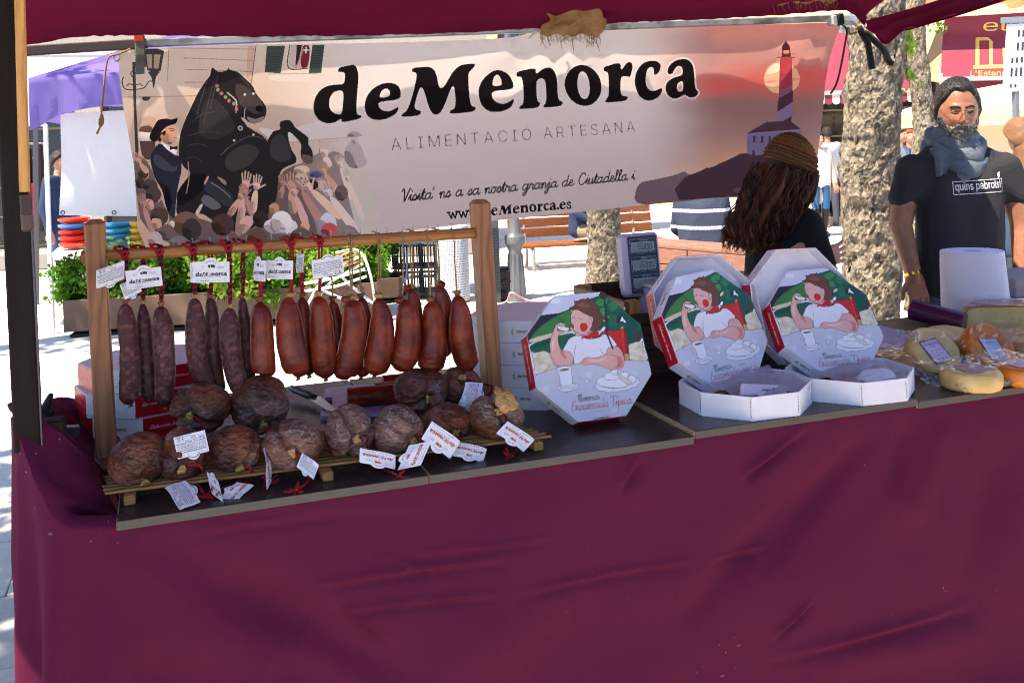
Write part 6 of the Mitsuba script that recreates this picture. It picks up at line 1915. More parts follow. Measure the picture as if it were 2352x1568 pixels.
# clamp at the left end of the table
t = thing('clamp', 'black clamp lever on a steel bar at the left table end', 'clamp')
YC = 2.62
part(t, 'lever', tube(catmull([at(x, y, Y=YC) for x, y in [(106, 1000), (98, 968), (104, 940), (112, 918), (118, 903)]], 5), [.012] * 8 + [.013] * 6 + [.006] * 7 if False else np.interp(np.arange(21), [0, 10, 20], [.016, .012, .005]), 8), M_BLACK, smooth=True)
part(t, 'jaw', tube(catmull([at(x, y, Y=YC) for x, y in [(122, 1010), (124, 975), (104, 965), (118, 935)]], 4), .013, 8), M_BLACK, smooth=True)
part(t, 'small_lever', tube(catmull([at(x, y, Y=YC + .02) for x, y in [(45, 950), (30, 938), (24, 925)]], 4), .008, 8), M_BLACK, smooth=True)
part(t, 'bar', bar(at(122, 993, Y=YC), at(182, 990, Y=YC), .028, .028), pal('45454c', .4, .5))
# ------------------------------------------------------------------ cheeses and what stands round them
def f_cheese(a, b, spots=.0):
    ca_, cb_ = C3(a), C3(b)

    def fn(p, n, uv):
        c = mix(ca_, cb_, fbm(p.x * 22, p.y * 22, p.z * 22, 3))
        return mix(c, cb_ * .7, smoothstep(.70, .80, noise(p.x * 150, p.y * 150, p.z * 150)) * spots)
    return fn


M_CH1 = pm('cheese_pale', f_cheese('dcbc7a', 'c79a52'), .3, lambda p, n, uv: fbm(p.x * 60, p.y * 60, p.z * 60), .002, clearcoat=.5)
M_CH2 = pm('cheese_orange', f_cheese('dc8420', 'b85510'), .3, lambda p, n, uv: fbm(p.x * 60, p.y * 60, p.z * 60), .003, clearcoat=.5)
M_CH3 = pm('cheese_cut', f_cheese('e2c688', 'd4b272', .35), .45)
M_RIND = pm('cheese_rind', f_cheese('a9683a', '8a4f2c'), .4, lambda p, n, uv: fbm(p.x * 60, p.y * 60, p.z * 60), .003)
M_CH4 = pm('cheese_tan', f_cheese('b5834f', '9a6438'), .35, None, clearcoat=.4)


def wheel(r, h, ribs=0, n=48):
    pr = [(0.001, h / 2 - .001), (r * .6, h / 2), (r * .84, h / 2 - .001), (r * .94, h / 2 - .006), (r, h * .22), (r * 1.01, 0), (r, -h * .22), (r * .94, -h / 2 + .005), (r * .84, -h / 2 + .001), (.001, -h / 2)]
    v, f = lathe(pr, n)
    a = np.arctan2(v[:, 1], v[:, 0]); rr = np.hypot(v[:, 0], v[:, 1])
    if ribs:
        k = 1 + .012 * np.cos(a * ribs) * np.clip((rr - .6 * r) / (.4 * r), 0, 1); v[:, :2] *= k[:, None]
    v += .0025 * (meshkit.noise(v * 40, 3) - .5)[:, None]
    return v, f


def cheese(label, px, py, d, r, h, n, mat, ribs=0, tag=None, lift=0.0):
    c = at(px, py, Z=T0 + h / 2 + .002 + lift) if n[2] > .9 else at(px, py, d=d)
    n = unit(n); x = unit(np.cross([0, 0, 1], n)) if abs(n[2]) < .98 else np.array([1., 0, 0])
    M = frame(c, x, np.cross(n, x), n)
    t = thing('cheese', label, 'cheese')
    part(t, 'wheel', tf(wheel(r, h, ribs), M), mat, smooth=40)
    if tag:
        corners, rim, paper = tag
        P = []
        for q in corners:
            v = at(q[0], q[1], d=1.0) - CAM
            o = c + n * (h / 2 + .0025)
            P.append(CAM + v * (((o - CAM) @ n) / (v @ n)))
        o, ex, ey = P[3], P[2] - P[3], P[0] - P[3]
        wd, ht = np.linalg.norm(ex) * 1000, np.linalg.norm(ey) * 1000
        Q = frame(o, ex / wd * 1000, ey / ht * 1000, n)
        part(t, 'paper_label', mm(flat(sg.box(0, 0, wd, ht)), Q, 0.0), pal(rim, .4)); part(t, 'label_field', mm(flat(sg.box(wd * .05, ht * .04, wd * .95, ht * .96)), Q, .0005), pal(paper, .4))
        K = pal('8a6f9a' if rim == '3f3a7a' else '8796ad', .5)
        ls = [sa.translate(sa.scale(sans("S'ORATGE", 10, True, wd * .8), 1, ht * .0011 + .5, origin=(0, 0)), wd * .1, ht * .78)]
        ls += [bars(wd * a, wd * b, ht * y, 1.8, int(y * 100)) for a, b, y in ((.3, .7, .68), (.2, .8, .52), (.2, .5, .40), (.55, .85, .36), (.25, .6, .3))]
        ls += [sa.scale(sg.Point(wd * x, ht * .14).buffer(wd * .08, 5), 1, .8) for x in (.3, .52, .74)]
        part(t, 'lettering', mm(flat(so.unary_union(ls).intersection(sg.box(0, 0, wd, ht))), Q, .001), K, kind='stuff')
    return t, c, n


ZBp = lambda X, Y: (1764 + X / 4.0, 661.5 + Y / 4.0)
nA = -FWD * .72 + RGT * .22 + ZUP * .62
A_, cA, _ = cheese('pale round cheese leaning back with a violet-rimmed pink label', 2142, 812, 3.13, .086, .058, nA, M_CH1, 36, [[ZBp(1383, 495), ZBp(1545, 456), ZBp(1706, 656), ZBp(1549, 700)], '3f3a7a', 'd0b3cf'])
B_, cB, _ = cheese('orange round cheese leaning back with a red-rimmed blue label', 2267, 800, 3.17, .084, .060, nA, M_CH2, 36, [[ZBp(1930, 460), ZBp(2108, 458), ZBp(2226, 658), ZBp(2058, 662)], 'b02a24', 'bfc6df'])
Cc, cC, _ = cheese('small pale cheese lying flat at the table edge in clear wrap', 2231, 868, 3.02, .084, .056, (0, 0, 1), M_CH1, 0)
part(Cc, 'paper_label', ext(sg.box(cC[0] - .042, cC[1] - .048, cC[0] + .045, cC[1] + .048), .001, rot((0, 0, 1), 0) + np.array([[0, 0, 0, 0], [0, 0, 0, 0], [0, 0, 0, cC[2] + .0285], [0, 0, 0, 0]])), pal('a8808c', .4))
Dd, cD, _ = cheese('orange cheese lying flat at the right picture edge in clear wrap', 2345, 856, 3.08, .085, .056, (0, 0, 1), M_CH2, 0)
part(Dd, 'paper_label', ext(sg.box(cD[0] - .045, cD[1] - .045, cD[0] + .045, cD[1] + .045), .001, rot((0, 0, 1), 0) + np.array([[0, 0, 0, 0], [0, 0, 0, 0], [0, 0, 0, cD[2] + .0285], [0, 0, 0, 0]])), pal('b79aa8', .4))
Ee, cE, _ = cheese('wrapped cheese lying flat behind the right open tray', 2052, 829, 3.30, .075, .050, (0, 0, 1), M_CH4, 0)
cheese('pale wrapped cheese lying between the two leaning round cheeses', 2182, 779, 3.42, .080, .060, (0, -.15, 1), M_CH1, 0)
cheese('tan cheese lying flat under the big cut half cheese', 2345, 786, 3.52, .15, .055, (0, 0, 1), M_CH4, 0)
cheese('tan round cheese at the right picture edge beside the orange ones', 2362, 812, 3.28, .075, .055, -FWD * .5 + ZUP * .6, M_CH4, 0)
# half wheel with its cut face towards the viewer
c = at(2338, 733, d=3.62); r, h = .19, .100
prof = [(0, -h / 2), (r * .82, -h / 2), (r * .93, -h / 2 + .010), (r * .99, -h / 2 + .03), (r, 0), (r * .99, h / 2 - .03), (r * .93, h / 2 - .010), (r * .82, h / 2), (0, h / 2)]
fdir = unit(-FWD * .97 - RGT * .10 + ZUP * .0)
sx = unit(np.cross([0, 0, 1], fdir)) * -1
ang = np.linspace(0, np.pi, 26)
rings = [np.array([c + sx * (q * math.cos(a)) - fdir * (q * math.sin(a)) + ZUP * z for q, z in prof]) for a in ang]
t = thing('half_cheese', 'big half cheese showing its pale cut face, wrapped in clear film', 'cheese')
part(t, 'rind', grid(np.array(rings)), M_RIND, smooth=40)
fp = sg.Polygon([(x, z) for x, z in [(q, z) for q, z in prof] + [(-q, z) for q, z in prof[::-1]]])
Mf = frame(c + fdir * .0006, sx, (0, 0, 1), fdir)
rim = flat(fp); cut = flat(fp.buffer(-.006))
part(t, 'rind_line', tf((np.column_stack([rim[0][:, :2], rim[0][:, 0] * 0]), rim[1]), Mf), pal('b07a3c', .5))
part(t, 'cut_face', tf((np.column_stack([cut[0][:, :2], cut[0][:, 0] * 0 + .0015]), cut[1]), Mf), M_CH3)
part(t, 'clear_wrap', cat(crumple(c + sx * -.22 - ZUP * .05 - fdir * .02, c + sx * -.22 + ZUP * .07 - fdir * .03, c + sx * -.10 - ZUP * .05 + fdir * .03, .02, 21, 24), crumple(c + sx * -.21 + ZUP * .052 - fdir * .12, c + sx * .2 + ZUP * .052 - fdir * .12, c + sx * -.21 + ZUP * .05 + fdir * .015, .010, 22, 30)), M_FILM, smooth=True)
for k, (tt, P0, P1, P2, a_, z0) in enumerate([
        (A_, at(2075, 850, Y=2.44), at(2150, 900, Y=2.33), at(2110, 850, Y=2.50), .022, T0), (A_, at(2062, 790, Y=2.52), at(2112, 790, Y=2.46), at(2064, 765, Y=2.56), .03, None),
        (A_, cA + nA * .034 - RGT * .07 - ZUP * .06, cA + nA * .034 + RGT * .08 - ZUP * .06, cA + nA * .034 - RGT * .07 + ZUP * .055, .006, None),
        (Cc, (cC[0] - .10, 2.225, T0 + .003), (cC[0] + .17, 2.222, T0 + .003), (cC[0] - .09, 2.27, T0 + .03), .03, T0), (Cc, (cC[0] - .09, 2.25, cC[2] + .027), (cC[0] + .09, 2.25, cC[2] + .027), (cC[0] - .09, 2.41, cC[2] + .027), .008, None),
        (Cc, (cC[0] + .03, 2.224, T0 + .002), (cC[0] + .20, 2.222, T0 + .002), (cC[0] + .05, 2.29, T0 + .02), .035, T0),
        (B_, cB + unit(nA) * .034 - RGT * .10 - ZUP * .07, cB + unit(nA) * .034 + RGT * .08 - ZUP * .06, cB + unit(nA) * .03 - RGT * .09 + ZUP * .07, .007, None),
        (Dd, (cD[0] - .09, 2.255, cD[2] + .028), (cD[0] + .10, 2.255, cD[2] + .028), (cD[0] - .09, 2.42, cD[2] + .028), .010, None), (Dd, (cD[0] - .12, 2.232, T0 + .003), (cD[0] + .12, 2.225, T0 + .003), (cD[0] - .11, 2.27, T0 + .04), .025, T0),
        (Ee, (cE[0] - .08, cE[1] - .08, cE[2] + .026), (cE[0] + .09, cE[1] - .08, cE[2] + .026), (cE[0] - .08, cE[1] + .08, cE[2] + .026), .010, None)]):
    part(tt, 'clear_wrap', crumple(P0, P1, P2, a_, 30 + k, 30, z0), M_FILM, smooth=True)
for k in range(9):                                                   # stretched lines of wrap at the foot of the front cheeses
    pass
# paper roll, film roll, boards
M_TISSUE = pm('tissue', lambda p, n, uv: C3('d9d3df') * (.96 + .06 * noise(p.x * 200, p.y * 200, p.z * 200)), .9)
t = thing('paper_roll', 'big white roll of paper towel standing in front of the man', 'paper roll')
c0 = at(2238, 735, Z=T0); dd = (c0 - CAM) @ FWD
zt_ = at(2232, 575, d=dd)[2]
rg = []
for k, (s, rr) in enumerate([(0, .126), (.25, .124), (.5, .121), (.75, .118), (.985, .115), (1.0, .113), (1.0, .036), (.93, .034)]):
    a = np.arange(48) * 2 * np.pi / 48
    cc = c0 * (1 - s) + at(2232, 575, d=dd) * s + RGT * (.010 * (1 - s) ** 1.5)
    rg.append(np.stack([cc[0] + rr * np.cos(a), cc[1] + rr * np.sin(a), np.full(48, T0 + (zt_ - T0) * s)], 1))
part(t, 'roll', loft(rg), M_TISSUE, smooth=40)
part(t, 'cardboard_core', lathe([(.036, zt_ - .10), (.036, zt_ - .012), (.033, zt_ - .012), (.033, zt_ - .10)], 24, np.array([[1, 0, 0, cc[0]], [0, 1, 0, cc[1]], [0, 0, 1, 0], [0, 0, 0, 1.0]])), pal('8f8499', .8))
t = thing('film_roll', 'shiny dark purple roll lying behind the cheeses', 'roll')
p0, p1 = at(2092, 709, d=3.72), at(2215, 742, d=3.60)
p0[2] = max(p0[2], T0 + .04)
u = unit(p1 - p0); x = unit(np.cross(u, [0, 0, 1]))
part(t, 'roll', tube([p0, p0 + u * .003, p0 * .5 + p1 * .5, p1], [.034, .0385, .0385, .0385], 28), pal('4a0f38', .12, 0, .6, clearcoat=1.0), smooth=35)
part(t, 'core', tube([p0 - u * .001, p0 + u * .01], [.018, .018], 18), pal('2a0a20', .6))
t = thing('cutting_board', 'lilac cutting board lying right of the picture boxes under the wrapped cheese', 'cutting board')
q = [at(2000, 742, Z=T0 + .012), at(2104, 766, Z=T0 + .012), at(2070, 803, Z=T0 + .012), at(1975, 795, Z=T0 + .012)]
part(t, 'slab', ext(sg.Polygon([p[:2] for p in q]).buffer(-.015).buffer(.015, 4), .012, np.array([[1, 0, 0, 0], [0, 1, 0, 0], [0, 0, 1, T0 + .001], [0, 0, 0, 1.0]])), M_LIL)
t = thing('carton_stack', 'grey-brown cartons stacked at the right picture edge beside the paper roll', 'carton')
for k in range(2):
    q = at(2333, 700 - k * 44, Y=3.02)
    part(t, 'carton', rbox((q[0] + .14, 3.14, q[2] - .01), (.28, .24, .074), .004), pal('8d8088', .6))
# ------------------------------------------------------------------ background: street furniture, tents, trees, buildings
M_BARK = pm('bark', lambda p, n, uv: mix(mix(C3('5f574c'), C3('8d8373'), smoothstep(.3, .7, fbm(p.x * 34, p.y * 34, p.z * 16, 4))), C3('b3a996'), smoothstep(.6, .8, noise(p.x * 90, p.y * 90, p.z * 40)) * .5), .9, lambda p, n, uv: 1 - dr.abs(fbm(p.x * 30, p.y * 30, p.z * 14, 4) * 2 - 1), .06, 4e-3)
M_LEAF = thinmat('leaf', '5c8a2a', .9, .5)
M_LEAF2 = thinmat('leaf_light', '9ab84a', .9, .5)


def trunk(pts, rad, seed, lump=.22, freq=7.0, sides=40):
    C = catmull(pts, 22); r = np.interp(np.arange(len(C)), np.arange(len(pts)) * 22, rad)
    t, a, b = frames(C)
    ang = np.arange(sides) * 2 * np.pi / sides
    D = np.cos(ang)[None, :, None] * a[:, None] + np.sin(ang)[None, :, None] * b[:, None]
    q = C[:, None] * [1, 1, .8] + D * .16
    w = 1 + lump * (meshkit.fbm(q * freq + seed, 4, seed) - .5) * 2
    w += .17 * (1 - np.abs(meshkit.fbm(q * [freq * 3.4, freq * 3.4, freq * 2.0], 3, seed + 3) * 4 - 2)) - .06
    return loft(C[:, None] + D * (r[:, None] * w)[..., None])


def leaves(centres, size, seed, n_each=1, spread=0.0):
    """Small pointed leaves, two triangles each, bent along the middle."""
    g = np.random.default_rng(seed)
    c = np.repeat(np.asarray(centres), n_each, 0) + g.normal(0, 1, (len(centres) * n_each, 3)) * spread
    n = len(c)
    d = g.normal(0, 1, (n, 3)); d[:, 2] -= .3; d /= np.linalg.norm(d, axis=1, keepdims=True)
    s = np.cross(d, g.normal(0, 1, (n, 3))); s /= np.linalg.norm(s, axis=1, keepdims=True)
    L_ = size * g.uniform(.6, 1.25, (n, 1)); W_ = L_ * .36
    up = np.cross(s, d) * L_ * .12
    V = np.stack([c, c + d * L_ * .5 + s * W_ + up, c + d * L_, c + d * L_ * .5 - s * W_ + up], 1).reshape(-1, 3)
    i = np.arange(n)[:, None] * 4
    return V, np.vstack([i + [0, 1, 2], i + [0, 2, 3]])


def crown(c, r, n, size, seed):
    g = np.random.default_rng(seed)
    cl = g.normal(0, 1, (max(6, n // 60), 3)); cl = cl / np.linalg.norm(cl, axis=1, keepdims=True) * g.uniform(.25, 1, (len(cl), 1)) ** .5
    k = g.integers(0, len(cl), n)
    p = cl[k] + g.normal(0, .16, (n, 3))
    return leaves(np.asarray(c) + p * np.asarray(r), size, seed + 1)


def tree_at(label, base, tops, rads, seed, **kw):
    t = thing('tree', label, 'tree')
    part(t, 'trunk', trunk([base] + tops, rads, seed, **kw), M_BARK, smooth=True)
    return t


# big knobbly trunk on the right
d = 6.2
t = tree_at('thick knobbly plane tree trunk standing left of the man', at(2005, 900, d=d) * [1, 1, 0] + [0, 0, -.02], [at(2003, 735, d=d), at(2001, 600, d=d), at(1993, 470, d=d), at(2000, 330, d=d), at(2007, 200, d=d), at(2014, 70, d=d), at(2020, -120, d=d)], [.25, .155, .160, .152, .162, .160, .152, .14], 5, lump=.20, freq=6, sides=64)
g = np.random.default_rng(1)
P = np.array([at(2080 + g.normal(0, 10), y, d=d + .2) for y in np.r_[g.uniform(45, 95, 22), g.uniform(95, 120, 20), g.uniform(148, 178, 16), g.uniform(190, 215, 6)]])
part(t, 'crown', leaves(P, .055, 4, 2, .012), M_LEAF2, kind='stuff')
top = at(2020, -120, d=d)
for k in range(5):
    a = k * 1.3
    q = top + [math.cos(a) * .6, math.sin(a) * .6, .7]
    part(t, 'branch', tube(catmull([top - [0, 0, .1], top * .5 + q * .5 + [0, 0, .1], q, q + [math.cos(a) * .4, math.sin(a) * .4, .6]], 4), [.09] * 5 + [.06] * 4 + [.03] * 4, 8), M_BARK, smooth=True)
d = 9.0
t = tree_at('slim leaning tree trunk behind the man\'s head', at(2112, 600, d=d) * [1, 1, 0], [at(2112, 470, d=d), at(2124, 300, d=d), at(2112, 180, d=d), at(2103, 60, d=d), at(2110, -100, d=d)], [.13, .10, .095, .085, .075, .07], 8, lump=.18)
P = np.array([at(x, y, d=d) for x, y in zip(g.uniform(2140, 2170, 12), g.uniform(52, 66, 12))])
part(t, 'crown', leaves(P, .05, 5, 2, .03), M_LEAF, kind='stuff')
d = 10.7
t = tree_at('pale knobbly tree trunk in front of the wooden bench', at(1385, 676, d=d) * [1, 1, 0] + [0, 0, -.03], [at(1386, 640, d=d), at(1388, 560, d=d), at(1385, 480, d=d), at(1386, 380, d=d), at(1380, 200, d=d), at(1385, 30, d=d)], [.24, .185, .165, .17, .165, .155, .14], 11, lump=.16, freq=8, sides=56)
d = 14.0
t = tree_at('thin pale tree trunk left of the curly-haired woman', at(1630, 566, d=d) * [1, 1, 0], [at(1630, 500, d=d), at(1632, 400, d=d), at(1634, 200, d=d), at(1630, 20, d=d)], [.11, .095, .09, .085, .08], 14, lump=.10)

# trees with crowns outside the picture, whose shade dapples the square on the left
for k, (x, y, h_, r_, n_) in enumerate(((-4.1, 3.4, 5.0, (1.3, 1.9, 1.0), 2300), (-4.6, 0.6, 4.8, (1.4, 1.6, 1.0), 1800), (-3.6, 8.9, 5.8, (1.2, 1.4, 1.0), 420))):
    t = tree_at(('plane tree outside the left picture edge, its shade falling on the paving', 'second plane tree outside the left picture edge, nearer the stall', 'young tree beyond the left picture edge, shading the purple tent')[k], np.array([x, y, 0.]), [np.array([x + .1, y, 1.8]), np.array([x, y + .1, h_ - .6]), np.array([x, y, h_ + .2])], [.2, .15, .12, .05], 20 + k)
    part(t, 'crown', crown((x, y, h_), r_, n_, .17, 30 + k), M_LEAF, kind='stuff')

# planter with shrubs
M_CORTEN = pm('planter_metal', lambda p, n, uv: mix(C3('6d5648'), C3('57443a'), fbm(p.x * 3, p.y * 3, p.z * 5)), .55)
G0, G1 = at(147, 778, Z=0), at(655, 745, Z=0)
u = unit(G1 - G0); w_ = np.cross([0, 0, 1], u)
zp = at(150, 690, d=(G0 - CAM) @ FWD)[2]


def planter(label, o, u, w_, ln, dp, h):
    t = thing('planter', label, 'planter')
    M = frame(o, u, w_)
    part(t, 'front_panel', tf(rbox((ln / 2, .012, h / 2 + .03), (ln, .024, h - .06), .006), M), M_CORTEN)
    part(t, 'back_panel', tf(rbox((ln / 2, dp - .012, h / 2 + .03), (ln, .024, h - .06), .006), M), M_CORTEN)
    for x in (.012, ln - .012):
        part(t, 'end_panel', tf(rbox((x, dp / 2, h / 2 + .03), (.024, dp - .05, h - .062), .006), M), M_CORTEN)
    part(t, 'plinth', tf(rbox((ln / 2, dp / 2, .015), (ln - .08, dp - .08, .03), .004), M), pal('2a2522', .8))
    part(t, 'soil', tf(rbox((ln / 2, dp / 2, h - .09), (ln - .05, dp - .05, .04), .01), M), pal('3b2d22', .95))
    return M


MP = planter('long brown metal planter full of shrubs behind the sausage rack', G0, u, w_, 2.85, .62, zp)
g = np.random.default_rng(6)
shr = [(x, g.uniform(.12, .45), g.uniform(.24, .34)) for x in (.12, .38, .62, .9, 1.2, 1.5, 1.8, 2.1, 2.4, 2.68)]
for k, (x, y, r_) in enumerate(shr):
    c = (MP @ [x, y, zp + .14, 1])[:3]
    t = thing('shrub', ('leafy green shrub at the left end of the long planter', 'bushy shrub behind the left rack post, second in the planter')[k] if k < 2 else f'bushy green shrub, {("third", "fourth", "fifth", "sixth", "seventh", "eighth", "ninth", "last")[k - 2]} from the left in the long planter', 'shrub')
    part(t, 'stem', cat([tube(catmull([c - [0, 0, .2], c - [g.uniform(-.06, .06), g.uniform(-.06, .06), 0], c + [g.uniform(-.15, .15), g.uniform(-.15, .15), .2]], 3), .008, 5) for _ in range(4)]), pal('5a4630', .9), kind='stuff')
    part(t, 'foliage', crown(c + [0, 0, .03], (r_, r_, r_ * .95), 1500, .055, 40 + k), M_LEAF2 if k % 3 else M_LEAF, kind='stuff')
    part(t, 'leaf', crown(c + [0, 0, -.02], (r_ * .9, r_ * .9, r_ * .85), 700, .05, 80 + k), thinmat(f'leaf_dark_{k}', ('3f5c22', '4a6a2a', '35521f')[k % 3], .8, .5), kind='stuff')
q = at(812, 702, Z=0)
MQ = planter('short brown metal planter with a dark conifer right of the folding chair', q, u, w_, .52, .5, at(812, 643, d=(q - CAM) @ FWD)[2])
c = (MQ @ [.26, .22, .62, 1])[:3]
t = thing('shrub', 'dark conifer-like shrub in the short planter', 'shrub')
part(t, 'foliage', crown(c + [0, 0, .1], (.26, .26, .36), 1500, .06, 60), thinmat('conifer', '40632f', .7, .6), kind='stuff')
part(t, 'stem', tube([c - [0, 0, .4], c + [0, 0, .2]], .02, 6), M_BARK)

# folding chair
M_WHITE_METAL = pal('d5d6d8', .4, .1)
t = thing('folding_chair', 'white folding garden chair with slatted seat beside the planter', 'chair')
Yc = 9.2
for nm, pts in (('leg', [(706, 700), (745, 640), (822, 590)]), ('leg', [(716, 712), (755, 652), (832, 605)]), ('leg', [(748, 592), (800, 650), (862, 700)]), ('leg', [(772, 580), (822, 575), (848, 620), (864, 712)]), ('rail', [(690, 652), (760, 640), (838, 618)]), ('rail', [(700, 668), (770, 657), (842, 634)]), ('brace', [(746, 668), (800, 690), (850, 690)])):
    part(t, nm, tube(catmull([at(x, y, Y=Yc + (.25 if nm == 'leg' and k_ % 2 else 0)) for k_, (x, y) in enumerate(pts)], 5), .014, 8), M_WHITE_METAL, smooth=True)
for k in range(4):
    part(t, 'seat_slat', bar(at(742 + k * 6, 600 + k * 7, Y=Yc), at(812 + k * 6, 576 + k * 7, Y=Yc + .05), .05, .014), pal('b98d58', .6))

# black crates under a grey table frame
M_CRATE = pal('1b1b1f', .6)
t0_ = at(900, 690, Z=0)
for k in range(4):
    t = thing('plastic_crate', f'black plastic crate behind the hanging red sausages, {("bottom left", "top left", "bottom right", "top right")[k]} one', 'crate')
    o = t0_ + RGT * (.02 + .29 * (k // 2)) + [0, 0, .05 + .28 * (k % 2)]
    M = frame(o, RGT, -FWD * -1)
    for (cx, cy, sx_, sy_) in ((.14, 0, .28, .012), (.14, .38, .28, .012), (0, .19, .012, .38), (.28, .19, .012, .38)):
        for z in (.012, .245):
            part(t, 'rim', tf(rbox((cx, cy, z), (sx_, sy_, .024), .003), M), M_CRATE)
        nb = 8
        for q in range(nb):
            f_ = (q + .5) / nb
            x, y = (cx - sx_ / 2 + sx_ * f_, cy) if sx_ > sy_ else (cx, cy - sy_ / 2 + sy_ * f_)
            part(t, 'slat', tf(rbox((x, y, .13), (.013, .010, .21), .002), M), M_CRATE)
    part(t, 'bottom', tf(rbox((.14, .19, .008), (.26, .36, .012), .002), M), M_CRATE)
t = thing('folding_table', 'blue-grey tubular table frame round the black crates', 'table')
M_TUBE = pal('7d8c98', .35, .3)
Yf = t0_[1] + .15
for pts in ([(935, 560), (934, 620), (928, 645), (900, 668), (894, 692)], [(894, 648), (945, 636), (1000, 633)], [(1000, 566), (1001, 690)]):
    part(t, 'tube', tube(catmull([at(x, y, Y=Yf - .2) for x, y in pts], 5), .016, 8), M_TUBE, smooth=True)
part(t, 'top', rbox(tuple(at(945, 552, Y=Yf + .2)), (1.0, .6, .03), .01), pal('a9c6cc', .5))

# litter bin, louvred post, lamp foot, loudspeaker
def f_perf(p, n, uv):
    a = dr.atan2(p.y - BC[1], p.x - BC[0]) * .26 / .026
    b = p.z / .026
    d_ = dr.square(a - dr.floor(a) - .5) + dr.square(b - dr.floor(b) - .5)
    return mix(C3('3a4048'), C3('c3cad2'), smoothstep(.05, .09, d_))


bb = at(1044, 692, Z=0); BC = bb
t = thing('litter_bin', 'white perforated metal litter bin behind the right rack post', 'bin')
zt2 = at(1044, 518, d=(bb - CAM) @ FWD)[2]
part(t, 'drum', lathe([(.16, .02), (.165, .03), (.165, zt2 - .02), (.155, zt2), (.148, zt2 - .02)], 36, np.array([[1, 0, 0, bb[0]], [0, 1, 0, bb[1]], [0, 0, 1, 0], [0, 0, 0, 1.0]])), pm('perforated', f_perf, .45), smooth=40)
part(t, 'foot', lathe([(.12, 0), (.12, .03), (.03, .035)], 24, np.array([[1, 0, 0, bb[0]], [0, 1, 0, bb[1]], [0, 0, 1, 0], [0, 0, 0, 1.0]])), pal('50565c', .5))
q = at(1140, 695, Z=0); zz = at(1140, 500, d=(q - CAM) @ FWD)[2]
t = thing('meter_cabinet', 'dark grey perforated cabinet between litter bin and lamp foot', 'cabinet')
part(t, 'body', rbox((q[0], q[1] + .1, zz / 2), (.11, .2, zz), .006), pal('4d5256', .5))
for k in range(22):
    part(t, 'louvre', rbox((q[0], q[1] - .002, .12 + k * (zz - .2) / 22), (.085, .008, .018), .002), pal('2c3033', .5))
q = at(1187, 688, Z=0); dl = (q - CAM) @ FWD
pz = lambda y: at(1187, y, d=dl)[2]
pr = [(w_ * dl / FPX, pz(y)) for w_, y in ((27, 690), (27, 684), (22, 676), (20, 640), (16, 600), (15, 575), (19, 566), (24, 558), (24, 545), (22, 540), (15, 532), (12, 505), (10, 495), (9, 480), (8, 300), (7, -60))]
t = thing('street_lamp', 'grey cast-iron lamp post foot with a bulged collar behind the rack', 'lamp post')
v, f = lathe(pr, 24); v[:, :2] += q[:2]
part(t, 'post', (v, f), pal('6d7276', .4, .3), smooth=40)
fl = []
for k in range(12):
    a = k * math.pi / 6
    r0, r1 = 21 * dl / FPX, 16 * dl / FPX
    part(t, 'flute', tube([(q[0] + r0 * math.cos(a), q[1] + r0 * math.sin(a), pz(672)), (q[0] + r1 * math.cos(a), q[1] + r1 * math.sin(a), pz(582))], .009, 5), pal('6d7276', .4, .3))
q = at(1165, 692, Z=0)
t = thing('loudspeaker', 'black loudspeaker box standing at the foot of the lamp post', 'loudspeaker')
part(t, 'cabinet', rbox((q[0], q[1] + .12, .17), (.24, .22, .34), .03), M_BLACK)
part(t, 'cone', lathe([(.075, 0), (.07, .01), (.02, -.015)], 20, frame((q[0], q[1] + .008, .16), (1, 0, 0), (0, 0, 1), (0, -1, 0))), pal('0e0e10', .4))
t = thing('cable', 'pinkish cable curling over the paving beside the loudspeaker', 'cable')
part(t, 'strand', tube(catmull([at(x, y, Z=.02) for x, y in [(1148, 700), (1165, 690)]] + [at(1172, 672, d=10.2), at(1185, 676, d=10.2)] + [at(x, y, Z=.015) for x, y in [(1208, 688), (1240, 694), (1290, 692), (1320, 700)]], 6), .012, 6), pal('c79aa0', .6), smooth=True)
t = thing('cable', 'dark cables tangled on the paving in front of the trunk', 'cable')
for s in (0, 1, 2):
    part(t, 'strand', tube(catmull([at(x, y + s * 5 * math.sin(x * .05 + s), Z=.012 + .005 * s) for x, y in [(1180, 722), (1230, 714), (1290, 722), (1340, 716), (1400, 724)]], 6), .009, 5), pal('4a4a50', .6), smooth=True)

